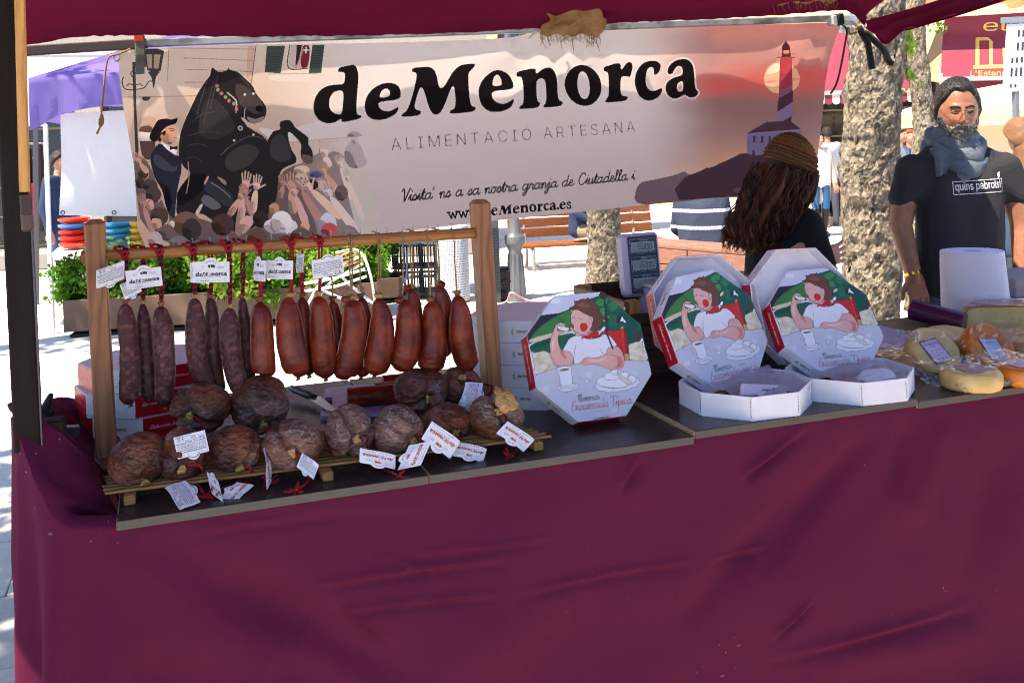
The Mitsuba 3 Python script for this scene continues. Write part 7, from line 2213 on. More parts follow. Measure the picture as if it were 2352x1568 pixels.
# benches
M_SLAT = pm('bench_wood', lambda p, n, uv: mix(C3('8c5634'), C3('683c22'), fbm(p.x * 20, p.y * 4, p.z * 60)), .45)
M_ALU = pal('9da0a2', .4, .4)
t = thing('bench', 'wooden slatted bench with grey metal legs where the man in the blue jacket sits', 'bench')
B0, B1 = at(1237, 622, Z=0), at(1500, 606, Z=0)
ub = unit(B1 - B0); wb = np.cross([0, 0, 1], ub)
seat_z = at(1237, 566, d=(B0 - CAM) @ FWD)[2]
MB_ = frame(B0 * [1, 1, 0], ub, wb)
for k in range(4):
    part(t, 'seat_slat', tf(rbox((.72, .06 + .115 * k, seat_z), (1.98, .10, .035), .006), MB_), M_SLAT)
for k in range(4):
    part(t, 'back_slat', tf(rbox((.72, .55 + .03 * k, seat_z + .13 + .13 * k), (1.98, .03, .115), .006), MB_), M_SLAT)
for x in (-.05, 1.45):
    part(t, 'leg', tube(catmull([(MB_ @ [x, .02, 0, 1])[:3], (MB_ @ [x, .03, seat_z * .7, 1])[:3], (MB_ @ [x, .10, seat_z - .03, 1])[:3], (MB_ @ [x, .45, seat_z - .04, 1])[:3], (MB_ @ [x, .55, seat_z + .1, 1])[:3], (MB_ @ [x, .68, seat_z + .62, 1])[:3]], 5), .024, 8), M_ALU, smooth=True)
    part(t, 'leg', tube([(MB_ @ [x, .42, seat_z - .05, 1])[:3], (MB_ @ [x, .48, 0, 1])[:3]], .022, 8), M_ALU)
t = thing('bench_wall', 'low bench block clad in pinkish brown boards behind the scale', 'bench')
W0, W1 = at(1432, 553, d=9.3), at(1705, 585, d=8.2)
u2 = unit((W1 - W0) * [1, 1, 0]); n2 = np.cross([0, 0, 1], u2); L2 = np.linalg.norm((W1 - W0)[:2]) + .5
zt3 = (W0[2] + W1[2]) / 2
Mw = frame([W0[0], W0[1], 0], u2, n2)
M_DECK = pm('deck_wood', lambda p, n, uv: mix(C3('96705f'), C3('775044'), fbm(p.x * 14, p.y * 14, p.z * 50)), .6)
for k in range(5):
    for j in range(2):
        a = L2 * (.0 if j == 0 else .42) + .004; b = L2 * (.42 if j == 0 else 1.0)
        part(t, 'front_board', tf(rbox(((a + b) / 2, 0, zt3 - .085 - .145 * k), (b - a - .008, .025, .135), .004), Mw), M_DECK)
for k in range(3):
    part(t, 'top_board', tf(rbox((L2 / 2, .05 + .145 * k, zt3), (L2, .135, .028), .004), Mw), M_DECK)
part(t, 'core', tf(rbox((L2 / 2, .24, zt3 / 2 - .02), (L2 - .02, .42, zt3 - .03), .004), Mw), pal('2e2622', .9))

# purple tent with its white back panel
M_PURPLE = thinmat('purple', None, .7, .8, lambda p, n, uv: C3('8274bd') * (.9 + .2 * fbm(p.x * 3, p.y * 3, p.z * 3)))
M_TARP = thinmat('tarp', 'e4e6ea', .5, .5)
t = thing('purple_tent', 'purple market tent on white legs with a white panel, seen from behind on the left', 'tent')
L0 = at(121, 766, Z=0); dt = (L0 - CAM) @ FWD
topz = at(108, 285, d=dt)[2]
ut = unit(RGT * .96 + FWD * .28); nt = np.cross([0, 0, 1], ut)
Mt = frame(L0 * [1, 1, 0], ut, nt)
for x, y in ((0, 0), (2.9, 0), (0.06, 2.6), (2.9, 2.6)):
    part(t, 'leg', tf(rbox((x, y, topz / 2), (.04, .04, topz), .004), Mt), M_WHITE_METAL)
vz = at(100, 180, d=dt)[2]; vb = at(100, 272, d=dt)[2]
ap = at(335, 70, d=dt)[2] + .25
n_ = 40
rowsT = []
for k in range(n_ + 1):
    s = k / n_
    x = -.12 + 3.14 * s
    r = [np.array([x, -.06 + .015 * math.sin(x * 40 + v_ * 4) * v_ + .02 * math.sin(x * 13), vz * (1 - v_) + (vb - .10 * math.sin(math.pi * min(1, s * 1.6)) ** 2 * -1 + .03 * math.sin(s * 9)) * v_ + .05 * math.sin(math.pi * s) * (1 - v_) - .11 * math.exp(-((s - .0) / .05) ** 2) * v_]) for v_ in np.linspace(1, 0, 9)]
    r += [np.array([x * (1 - q) + 1.45 * q, -.06 * (1 - q) + 1.3 * q, vz + (ap - vz) * q - .06 * math.sin(math.pi * q) + .05 * math.sin(math.pi * s) * (1 - q)]) for q in np.linspace(0.06, 1, 10)]
    rowsT.append(r)
part(t, 'canopy', tf(grid(np.array(rowsT)), Mt), M_PURPLE, smooth=True)
rl = [[np.array([-.12 - .01 * math.sin(y * 21) * v_, y, vz * (1 - v_) + (vb - .11 * math.exp(-(y / .12) ** 2)) * v_]) for v_ in np.linspace(1, 0, 6)] + [np.array([-.12 * (1 - q) + 1.45 * q, y * (1 - q) + 1.3 * q, vz + (ap - vz) * q]) for q in np.linspace(.06, 1, 8)] for y in np.linspace(-.06, 2.7, 24)]
part(t, 'canopy', tf(grid(np.array(rl)), Mt), M_PURPLE, smooth=True)
pa = [at(139, 260, d=dt + .1), at(350, 250, d=dt + .6), at(136, 494, d=dt + .1), at(350, 497, d=dt + .6)]
G = np.array([[(pa[0] * (1 - a) + pa[1] * a) * (1 - b) + (pa[2] * (1 - a) + pa[3] * a) * b + FWD * (.03 * math.sin(a * 7 + b * 3) * math.sin(math.pi * b)) for b in np.linspace(0, 1, 14)] for a in np.linspace(0, 1, 24)])
part(t, 'back_panel', grid(G), M_TARP, smooth=True)
for x in (144, 262):
    q = at(x, 488, d=dt + (.09 if x < 200 else .36))
    part(t, 'grommet', tube([q + RGT * .018 * math.cos(a) + ZUP * .018 * math.sin(a) for a in np.arange(13) * math.pi / 6], .006, 5), pal('55585e', .4, .6))
# bowls on a table
t = thing('stall_table', 'white clothed table of the purple tent carrying the bowls', 'table')
q = at(150, 590, d=dt + .7); zt4 = at(200, 568, d=dt + .8)[2]
part(t, 'cloth', mv(rbox((0, 0, 0), (1.9, .7, zt4 - .1), .03), q * [1, 1, 0] + RGT * .75 + FWD * .35 + [0, 0, (zt4 - .1) / 2 + .09]), pal('d2d4da', .8))
for k, (px, cols, r_, n_, lab) in enumerate(((172, ('d8432a', 'c92a1c', 'b8201a', '4f7fd0', 'd33a22'), .155, 5, 'stack of red and blue glazed bowls on the tent table'), (222, ('d8432a', 'a02a3a', 'd86a2a', 'c23'+'020'), .12, 4, 'stack of dark red bowls half hidden by the rack post'), (276, ('1f86b4', '1a78a8', '2a93bd', '1f86b4'), .15, 4, 'stack of turquoise bowls on the tent table'), (325, ('d8b020', 'c99a14', 'e0bb2c', 'd8b020'), .12, 4, 'stack of yellow bowls beside the banner edge'))):
    t = thing('bowl_stack', lab, 'bowl')
    q = at(px, 560, d=dt + .75)
    for j in range(n_):
        z = zt4 + .002 + .062 * j
        pr = [(r_ * .4, 0), (r_ * .75, .012), (r_ * .97, .035), (r_, .055), (r_ * .96, .058), (r_ * .6, .03)]
        v, f = lathe(pr, 28); v = v + [q[0], q[1], z]
        part(t, 'bowl', (v, f), pal(cols[j % len(cols)], .15, 0, .6), smooth=40)

# grey awning roof and shops on the left
def facade(label, o, ux, w, h, wall, openings, name='building'):
    """A front wall with real openings: (x0, x1, z0, z1, kind)."""
    t = thing(name, label, 'building')
    nx = np.cross(ux, [0, 0, 1])
    M = frame(o, ux, np.cross([0, 0, 1], ux), (0, 0, 1))
    g = sg.box(0, 0, w, h)
    for (a, b, c, d_, kd) in openings:
        g = g.difference(sg.box(a, c, b, d_))
    Mw_ = M @ frame((0, 0, 0), (1, 0, 0), (0, 0, 1), (0, -1, 0))
    part(t, 'wall', tf(mv(ext(g, .3), (0, 0, -.3)), Mw_), wall)
    for (a, b, c, d_, kd) in openings:
        z = part(t, 'window' if kd != 'shop' else 'shop_front', tf(cat(*[rbox(q, s, .006) for q, s in ((((a + b) / 2, .12, c + .03), (b - a, .06, .06)), (((a + b) / 2, .12, d_ - .03), (b - a, .06, .06)), ((a + .03, .12, (c + d_) / 2), (.06, .06, d_ - c - .12)), ((b - .03, .12, (c + d_) / 2), (.06, .06, d_ - c - .12)), (((a + b) / 2, .12, (c + d_) / 2), (.05, .05, d_ - c - .12)))]), M), pal('3a3532', .5) if kd == 'shop' else pal('5a4a3c', .5))
        part(z, 'pane', tf(rbox(((a + b) / 2, .13, (c + d_) / 2), (b - a - .1, .012, d_ - c - .1), .002), M), pal('14161a' if kd == 'shop' else '2a3036', .08, 0, .6))
        if kd == 'shop':
            for j, zz in enumerate(np.arange(c + .5, d_ - .3, .45)):
                part(z, 'shelf', tf(rbox(((a + b) / 2, .10, zz), (b - a - .2, .03, .03), .004), M), pal('4f463c', .6))
        else:
            part(z, 'sill', tf(rbox(((a + b) / 2, -.05, c - .04), (b - a + .2, .16, .07), .01), M), pal('cfc4b0', .7))
    return t, M


M_STUCCO = pm('stucco', lambda p, n, uv: mix(C3('d8c8ac'), C3('c4b294'), fbm(p.x * 1.3, p.y * 1.3, p.z * 1.3)) * (.95 + .1 * noise(p.x * 60, p.y * 60, p.z * 60)), .85)
M_STUCCO2 = pm('stucco_grey', lambda p, n, uv: mix(C3('a79f98'), C3('8c8580'), fbm(p.x * 1.3, p.y * 1.3, p.z * 1.3)), .85)
o = at(-60, 600, Z=0); 
dl2 = 15.5
ol = at(-500, 600, d=dl2) * [1, 1, 0]
bl_, Mbl = facade('grey building with dark shop windows behind the purple tent', ol, unit(RGT), 11.0, 9.0, M_STUCCO2, [(a, a + 1.9, .25, 2.6, 'shop') for a in (.4, 2.7, 5.0, 7.3)] + [(a, a + 1.1, 4.2, 6.2, 'win') for a in (1, 3.4, 5.8, 8.2)])
t = thing('kerb_step', 'grey stone step in front of the dark shop on the left', 'step')
part(t, 'step', tf(rbox((5.5, -.35, .12), (11, .6, .24), .02), Mbl), pal('8f8b88', .8))
t = thing('awning', 'pale awning tent roof left of the purple tent, in shade', 'awning')
da = 11.6
E_ = [at(-40, 128, d=da + .6), at(300, 128, d=da + .6), at(300, 245, d=da), at(-40, 240, d=da)]
part(t, 'roof', grid(np.array([[E_[0] * (1 - a) + E_[1] * a, E_[3] * (1 - a) + E_[2] * a] for a in np.linspace(0, 1, 8)])), thinmat('awning_white', 'd6d4d8', .12, .7))
part(t, 'front_beam', bar(at(-40, 283, d=da - .3), at(104, 283, d=da - .3), .06, .07), M_WHITE_METAL)
part(t, 'rear_beam', bar(at(-40, 123, d=da + .6), at(300, 123, d=da + .6), .06, .04), M_WHITE_METAL)
part(t, 'side_panel', flat(sg.Polygon([(0, 0), (1, 0), (0, 1)]), lambda v: at(20, 279, d=da - .3) + (at(97, 279, d=da - .3) - at(20, 279, d=da - .3)) * v[:, :1] + (at(20, 160, d=da - .3) - at(20, 279, d=da - .3)) * v[:, 1:2]), M_TARP)
part(t, 'leg', bar(at(82, 620, d=da - .3) * [1, 1, 0], at(82, 290, d=da - .3), .05, .05, (1, 0, 0)), pal('55555c', .5))
t = thing('shop_rack', 'dark clothes rack with a red garment in the shop doorway', 'clothes rack')
for x, c_, y1_ in ((64, '22222a', 330), (72, '2e3038', 340), (82, '9a1f2a', 420), (94, '232833', 360), (100, '2a2026', 330)):
    q = at(x, 560, d=12.9); zb, zt5 = at(x, 530, d=12.9)[2], at(x, y1_, d=12.9)[2]
    part(t, 'garment', mv(rbox((0, 0, 0), (.055, .30, zt5 - zb), .02), (q[0], q[1], (zt5 + zb) / 2)), pal(c_, .9))
part(t, 'rail', bar(at(55, 330, d=12.9), at(112, 330, d=12.9), .03, .03), pal('9a9aa0', .4, .6))

# right-hand side: shop with maroon awnings
o = at(1840, 560, d=17.5) * [1, 1, 0]
uf = unit(RGT * .985 + FWD * -.17)
br_, Mbr = facade('cream building with dark shop fronts under maroon awnings on the right', o, uf, 12.0, 9.0, M_STUCCO, [(.2, 2.4, .15, 2.7, 'shop'), (2.8, 4.6, .15, 2.7, 'shop'), (5.0, 7.2, .15, 2.7, 'shop')] + [(a, a + 1.1, 4.6, 6.6, 'win') for a in (1, 3.4, 5.8, 8.2)])
t2, _ = facade('cream building at the back of the square, seen above the banner', at(150, 500, d=24) * [1, 1, 0], unit(RGT), 18.0, 10.0, M_STUCCO, [(a, a + 1.3, .2, 2.5, 'shop') for a in (1.0, 4.0, 7.0, 10.0, 13.0)] + [(a, a + 1.1, z, z + 1.9, 'win') for a in (1.5, 4.5, 7.5, 10.5, 13.5) for z in (3.8, 6.8)])
M_AWN = pm('awning_red', lambda p, n, uv: mix(C3('7e3044'), C3('8a3a4e'), noise(p.x * 50, p.y * 50, p.z * 50)), .8)
M_AWND = M_AWN
M_GOLD = pal('e0b860', .6)


def quad(P, nx=10, ny=6):
    P = [np.asarray(p) for p in P]
    return grid(np.array([[(P[0] * (1 - a) + P[1] * a) * (1 - b) + (P[3] * (1 - a) + P[2] * a) * b for b in np.linspace(0, 1, ny)] for a in np.linspace(0, 1, nx)]))


def onquad(P, g, lift):
    """A flat shape in the unit square laid on a quad (corners top left, top right, bottom right, bottom left)."""
    P = [np.asarray(p) for p in P]
    n = unit(np.cross(P[1] - P[0], P[0] - P[3]))
    n = n if n @ FWD < 0 else -n
    return flat(g, lambda v: P[3] + (P[2] - P[3]) * v[:, :1] + (P[0] - P[3]) * v[:, 1:2] + n * lift, .2)


def scallop(P0, P1, drop, n, mat, t, name):
    P0, P1 = np.asarray(P0), np.asarray(P1)
    g = so.unary_union([sg.box(0, -.55, 1, 0)] + [sa.scale(sg.Point((k + .5) / n, -.55).buffer(.5 / n, 6), 1, .45 * n) for k in range(n)])
    part(t, name, flat(g, lambda v: P0 + (P1 - P0) * v[:, :1] + ZUP * drop * v[:, 1:2]), mat)


d1 = 14.2
t = thing('awning', 'sunlit pinkish maroon awning with a gold arch emblem on the right', 'awning')
Q1 = [at(2165, 84, d=d1 + .75), at(2352 + 40, 78, d=d1 + .75), at(2352 + 30, 178, d=d1), at(2160, 182, d=d1)]
part(t, 'sheet', quad(Q1), M_AWN)
arch = so.unary_union([sg.box(.36 + k * .145, .28, .40 + k * .145, .92) for k in range(4)] + [sg.box(.34, .22, 1.0, .30), sg.box(.36, .88, 1.0, .96)])
arch = arch.union(line([(.30, .18), (.5, .10), (.72, .06), (1.0, .05)], .0, 0))
part(t, 'emblem', onquad(Q1, arch.intersection(sg.box(0, 0, .98, 1)), .004), M_GOLD)
tx = sans("L'Estanc de la", 1.0); bxx = tx.bounds
tx = sa.affine_transform(tx, [.62 / (bxx[2] - bxx[0]), 0, 0, .11, .30, .06])
part(t, 'lettering', onquad(Q1, sa.skew(tx, 0, 0).intersection(sg.box(0, 0, .99, 1)), .004), M_GOLD, kind='stuff')
part(t, 'front_bar', bar(Q1[3], Q1[2], .05, .06), pal('b5b7b8', .4, .3))
part(t, 'end_arm', bar(Q1[3], at(2175, 96, d=d1 + 1.1), .05, .05), M_WHITE_METAL)
t = thing('awning_valance', 'dark maroon shaded valance with gold letters els under the cream wall', 'awning')
Q2 = [at(2170, 40, d=d1 + .9), at(2400, 26, d=d1 + .9), at(2400, 80, d=d1 + .9), at(2165, 85, d=d1 + .9)]
part(t, 'sheet', quad(Q2), M_AWND)
scallop(Q2[3] + ZUP * .03, Q2[2] + ZUP * .03, .12, 12, M_AWND, t, 'scalloped_edge')
tx = sans('els', 1.0); bxx = tx.bounds
tx = sa.affine_transform(tx, [.38 / (bxx[2] - bxx[0]), 0, 0, .62 / (bxx[3] - bxx[1]), .37, .26])
part(t, 'lettering', onquad(Q2, tx, .006), M_GOLD, kind='stuff')
q = (Q2[0] + Q2[1]) / 2
t = thing('balcony', 'cream balcony slab jutting out above the maroon shop awnings', 'balcony')
part(t, 'slab', tf(rbox((.6, 0, .28), (5.0, 1.0, .18), .02), frame(q - FWD * .20, RGT, FWD)), M_STUCCO)
t = thing('awning', 'pale pink lower valance with faint lettering right of the man\'s head', 'awning')
Q3 = [at(2180, 186, d=d1 + .3), at(2390, 181, d=d1 + .3), at(2390, 232, d=d1 + .3), at(2180, 236, d=d1 + .3)]
part(t, 'sheet', quad(Q3), M_AWN)
tx = sans('elles', 1.0); bxx = tx.bounds
tx = sa.affine_transform(tx, [.25 / (bxx[2] - bxx[0]), 0, 0, .5 / (bxx[3] - bxx[1]), .50, .2])
part(t, 'lettering', onquad(Q3, tx, .005), pal('d8b48a', .6), kind='stuff')
t = thing('awning', 'sunlit pink awning left of the thick trunk, striped valance below', 'awning')
d2 = 15.0
Q4 = [at(1860, 60, d=d2 + 1.0), at(2112, 40, d=d2 + 1.0), at(2100, 207, d=d2), at(1860, 215, d=d2)]
part(t, 'sheet', quad(Q4), M_AWN)
part(t, 'front_bar', bar(Q4[3], Q4[2], .05, .06), pal('b5b7b8', .4, .3))
n_ = 14
for k in range(n_):
    a, b = Q4[3] + (Q4[2] - Q4[3]) * k / n_, Q4[3] + (Q4[2] - Q4[3]) * (k + 1) / n_
    scallop(a - ZUP * .02, b - ZUP * .02, .20, 1, pal('dcd2c4', .8) if k % 2 else M_AWN, t, 'striped_scallop')
t = thing('side_blind', 'beige blind hanging slanted between the two maroon awnings', 'blind')
part(t, 'sheet', quad([at(2150, 75, d=d1 + .8), at(2166, 60, d=d1 + .8), at(2160, 190, d=d1 + .2), at(2108, 182, d=d1 + .6)]), pal('a58a68', .8))
t = thing('parasol', 'beige cafe parasol on the right behind the man', 'parasol')
pc = at(2330, 640, d=11.5) * [1, 1, 0]
zr, zt6 = at(2300, 255, d=11.5)[2], at(2320, 195, d=11.5)[2]
rg = []
for rr, z in ((.02, zt6 + .02), (.5, zt6 - .05), (1.0, zr + .10), (1.4, zr), (1.42, zr - .16)):
    a = np.arange(32) * 2 * np.pi / 32
    k = 1 - .06 * (np.abs(np.sin(a * 4)) if rr > .4 else 0 * a)
    rg.append(np.stack([pc[0] + rr * k * np.cos(a), pc[1] + rr * k * np.sin(a), np.full(32, z)], 1))
part(t, 'canopy', loft(rg, caps=False), thinmat('parasol', 'd8c4a4', .5, .8))
part(t, 'pole', bar(pc, pc + [0, 0, zt6], .05, .05, (1, 0, 0)), pal('8a7a64', .6))
t = thing('blind_panel', 'cream cloth wall hanging below the cafe parasol', 'blind')
part(t, 'sheet', quad([at(2236, 262, d=11.0), at(2400, 240, d=11.0), at(2400, 420, d=11.0), at(2240, 420, d=11.0)], 20), thinmat('cream_cloth', 'ddd0ba', .4, .8))
t = thing('sign_post', 'grey post with a white notice board at the upper right picture edge', 'sign')
ds = 8.5
part(t, 'post', bar(at(2338, 700, d=ds) * [1, 1, 0], at(2331, 45, d=ds), .042, .042, (1, 0, 0)), pal('7a8088', .5, .3))
part(t, 'cap_rail', bar(at(2300, 47, d=ds - .03), at(2400, 44, d=ds - .03), .03, .05), pal('7a8490', .5))
Qs = [at(2312, 56, d=ds - .03), at(2400, 52, d=ds - .03), at(2400, 205, d=ds - .03), at(2302, 212, d=ds - .03)]
part(t, 'board', quad(Qs), pal('d9dce2', .5))
g = so.unary_union([sg.box(.16 + .11 * k, y, .21 + .11 * k, y + h_) for k in range(8) for y, h_ in ((.80, .10), (.60, .12), (.42, .08), (.22, .13), (.06, .05)) if (k * 7 + int(y * 100)) % 5])
part(t, 'lettering', onquad(Qs, g, .004), pal('3a4048', .6), kind='stuff')
t = thing('light_string', 'vertical string of blue lights hanging in the shop entrance', 'lights')
for k in range(12):
    q0, q1 = at(1952, 248 + k * 15, d=16.6), at(1952, 255 + k * 15, d=16.6)
    part(t, 'light_tube', bar(q0, q1, .03, .03, (1, 0, 0)), pal(('5a6ae0', '9fc7d6')[k % 2], .3))


# a stall across the lane, behind the viewer, which keeps light off the right-hand part of the cloth
t = thing('market_stall', 'maroon market stall across the lane behind the viewer', 'stall')
for x in (2.2, 6.2):
    for y in (-2.6, -.9):
        part(t, 'post', bar((x, y, 0), (x, y, 2.5), .05, .05, (1, 0, 0)), M_DARKWOOD)
part(t, 'canopy', loft(np.array([[(1.9, -2.9, z), (6.5, -2.9, z), (6.5, -.6, z), (1.9, -.6, z)] for z in (2.1, 2.5)] + [[(2.9, -1.9, 3.1), (5.5, -1.9, 3.1), (5.5, -1.6, 3.1), (2.9, -1.6, 3.1)]]), caps=False), M_CANOPY)
part(t, 'table', rbox((4.2, -1.6, .9), (3.8, .8, .04), .01), M_BOARD)
part(t, 'cloth', rbox((4.2, -1.15, .44), (3.8, .02, .86), .005), M_CLOTH)
part(t, 'back_wall', rbox((4.2, -2.55, 1.3), (3.9, .02, 2.4), .005), M_CLOTH)
# ------------------------------------------------------------------ people
def sph(c, r, n=20):
    return m3.Manifold.sphere(float(r), n).translate([float(x) for x in c])


def bone(a, ra, b, rb, n=20):
    return m3.Manifold.batch_hull([sph(a, ra, n), sph(b, rb, n)])


def chain(P, R, n=20):
    return [bone(P[i], R[i], P[i + 1], R[i + 1], n) for i in range(len(P) - 1)]


def blend(ms, length=.02, it=12, noise_=0.0, nf=12, seed=0):
    m = m3.Manifold.batch_boolean(ms, m3.OpType.Add)
    m = m.refine_to_length(length)
    g = m.to_mesh()
    t = trimesh.Trimesh(np.array(g.vert_properties)[:, :3], np.array(g.tri_verts), process=True)
    trimesh.smoothing.filter_taubin(t, lamb=.5, nu=.52, iterations=it)
    v = np.array(t.vertices)
    if noise_:
        n = np.array(t.vertex_normals)
        q = v * [nf, nf, nf * .45]
        v = v + n * (noise_ * (np.abs(meshkit.fbm(q + seed, 3, seed) - .5) * 4 - .6))[:, None]
    return v, np.array(t.faces)


def solid(m):
    v, f = m
    return m3.Manifold(m3.Mesh(np.ascontiguousarray(v, np.float32), np.ascontiguousarray(f, np.uint32)))


def back(m):
    g = m.to_mesh()
    return np.array(g.vert_properties)[:, :3].astype(float), np.array(g.tri_verts)


def head_mesh(w=.076, dp=.096, h=.118, sub=5, nose=1.0, sq=0.0):
    ic = trimesh.creation.icosphere(sub, 1.0)
    d = np.array(ic.vertices)
    x, y, z = d[:, 0] * w, d[:, 1] * dp, d[:, 2] * h
    lo = np.clip(-d[:, 2], 0, 1)
    x = x * (1 - .26 * lo ** 1.6); y = y + .010 * lo * (d[:, 1] > -.2) - .02 * lo * (d[:, 1] < -.2) * 0
    y = np.where(d[:, 1] < 0, y * (1 - .22 * lo), y * (1 - .08 * (1 - np.abs(d[:, 0])) ** 2 * 0))
    fr = smooth01(d[:, 1], -.05, .45)
    G = lambda x0, z0, sx, sz: np.exp(-((x - x0) / sx) ** 2 - ((z - z0) / sz) ** 2)
    P = lambda x0, z0, sx, sz: G(x0, z0, sx, sz) + G(-x0, z0, sx, sz)
    k = h / .118
    o = .022 * nose * G(0, -.016 * k, .011, .018) + .013 * nose * G(0, .008 * k, .008, .022) + .008 * P(.013, -.026 * k, .007, .008)
    o += -.012 * P(.032, .014 * k, .016, .011) + .006 * P(.032, .011 * k, .012, .006) + .007 * P(.030, .034 * k, .022, .008) + .005 * P(.044, -.020 * k, .018, .018)
    o += .007 * G(0, -.051 * k, .022, .006) + .007 * G(0, -.063 * k, .018, .006) - .008 * G(0, -.057 * k, .024, .0028) - .004 * G(0, -.074 * k, .018, .006) + .011 * G(0, -.096 * k, .024, .014)
    y = y + o * fr
    return np.column_stack([x, y, z]), np.array(ic.faces), d


def smooth01(x, a, b):
    t = np.clip((x - a) / (b - a), 0, 1)
    return t * t * (3 - 2 * t)


def ears(w):
    out = []
    for s in (-1, 1):
        ic = trimesh.creation.icosphere(3, 1.0)
        v = np.array(ic.vertices) * [.012, .021, .034]
        v[:, 0] -= s * .006 * np.exp(-(v[:, 1] / .010) ** 2 - (v[:, 2] / .018) ** 2) * (np.sign(v[:, 0]) == s)
        v = v @ rot((0, 0, 1), s * -22)[:3, :3].T + [s * (w + .004), -.012, -.006]
        out.append((v, np.array(ic.faces)))
    return out


def hand_bones(M, side=1, curl=(15, 20, 15), spread=1.0, n=12):
    """Palm and five fingers; the wrist at the origin, fingers along y, palm facing -z, thumb on the side given."""
    T_ = lambda p: (M @ np.r_[p, 1])[:3]
    out = [m3.Manifold.batch_hull([sph(T_(p), r, n) for p, r in (((-.024, .0, 0), .016), ((.024, .0, 0), .016), ((-.034, .085, 0), .0115), ((.034, .085, 0), .0115))])]
    for k, (bx, ln) in enumerate(((-.033, .060), (-.011, .074), (.011, .078), (.033, .070))):
        bx *= side
        p = np.array([bx, .086, 0.0]); a = 0.0; th = math.radians(bx * 260 * spread)
        for j, f_ in enumerate((.46, .30, .24)):
            a += math.radians(curl[j] * (1 + .12 * k))
            q = p + ln * f_ * np.array([math.sin(th) * math.cos(a), math.cos(th) * math.cos(a), -math.sin(a)])
            out.append(bone(T_(p), .0098 - .001 * j, T_(q), .0090 - .001 * j, n)); p = q
    p0, p1, p2 = np.array([side * .030, .022, -.004]), np.array([side * .058, .052, -.014]), np.array([side * .066, .084, -.020])
    return out + [bone(T_(p0), .014, T_(p1), .0115, n), bone(T_(p1), .0112, T_(p2), .0085, n)]


M_SKIN_M = pm('skin_tan', lambda p, n, uv: mix(C3('a9775e'), C3('8a5b47'), fbm(p.x * 30, p.y * 30, p.z * 30)), .42, lambda p, n, uv: fbm(p.x * 160, p.y * 160, p.z * 160, 2), .0012)
M_SKIN_F = pm('skin_fair', lambda p, n, uv: mix(C3('c9977f'), C3('b07d68'), fbm(p.x * 30, p.y * 30, p.z * 30)), .5)
M_SHIRT = pm('shirt_black', lambda p, n, uv: C3('2b2b30') * (.9 + .2 * noise(p.x * 500, p.y * 500, p.z * 500)), .9)
M_DENIM = pm('denim', lambda p, n, uv: mix(C3('3b4656'), C3('55616f'), noise(p.x * 300, p.y * 300, p.z * 60)), .85)
M_HAIRG = pm('hair_grey', lambda p, n, uv: mix(C3('141315'), C3('4a484a'), smoothstep(.5, .8, noise(p.x * 260, p.y * 260, p.z * 70)) * .5), .5, lambda p, n, uv: noise(p.x * 300, p.y * 300, p.z * 90), .004)
M_BEARD = pm('beard', lambda p, n, uv: mix(C3('3c3836'), C3('a8a4a0'), smoothstep(.35, .65, noise(p.x * 330, p.y * 330, p.z * 140))), .7, lambda p, n, uv: noise(p.x * 350, p.y * 350, p.z * 160), .006)

# --- the man in the black T-shirt
dm = 4.55
KS = dm / 4.28
sph0, bone0 = sph, bone
sph = lambda c, r, n=20: sph0(c, r * KS, n)
bone = lambda a, ra, b, rb, n=20: bone0(a, ra * KS, b, rb * KS, n)
mp = lambda x, y, f=0.0: at(x, y, d=dm) + FWD * f
t = thing('person', 'bearded man in a black T-shirt and grey-blue scarf standing behind the cheeses', 'person')
Hc = mp(2193, 253, -.02)
face = unit(-FWD * .93 - RGT * .16 - ZUP * .22)
hx = unit(np.cross(face, ZUP)); hz = np.cross(hx, face)
MH = frame(Hc, hx, face, hz)
hv, hf, hd = head_mesh(.082 * KS, .100 * KS, .130 * KS, 5, 1.15)
hm = solid(tf((hv, hf), MH))
for e in ears(.082 * KS):
    hm = hm + solid(tf(e, MH))
shL, shR, elL, elR, wrL, wrR = mp(2092, 388), mp(2312, 384), mp(2064, 515, -.02), mp(2347, 515), mp(2087, 632, -.06), mp(2333, 640, -.05)
ground = lambda p: np.array([p[0], p[1], 0.0])
limbs = [bone(mp(2199, 325, .02), .060, mp(2199, 362, .03), .068)] + chain([mp(2199, 362, .03), mp(2120, 385, .01), shL], [.065, .058, .050]) + chain([mp(2199, 362, .03), mp(2285, 382, .01), shR], [.065, .058, .050])
limbs += chain([shL, elL, wrL], [.052, .045, .031]) + chain([shR, elR, wrR], [.052, .045, .031])
limbs += [m3.Manifold.batch_hull([sph(mp(x, y), r) for x, y, r in ((2165, 440, .09), (2240, 440, .09), (2170, 620, .09), (2236, 620, .09))])]
dh = unit(mp(2098, 690, -.08) - wrL)
hxn = unit(np.cross(dh, -FWD)); M1 = frame(wrL, hxn, dh, np.cross(hxn, dh))
limbs += hand_bones(M1, 1, (18, 25, 20))
dh2 = unit(mp(2322, 705, -.06) - wrR)
hx2 = unit(np.cross(dh2, -FWD)); limbs += hand_bones(frame(wrR, hx2, dh2, np.cross(hx2, dh2)), -1, (18, 25, 20))
body = blend(limbs, .016, 10)
m_ = solid(body) + hm
part(t, 'body', back(m_), M_SKIN_M, smooth=True)
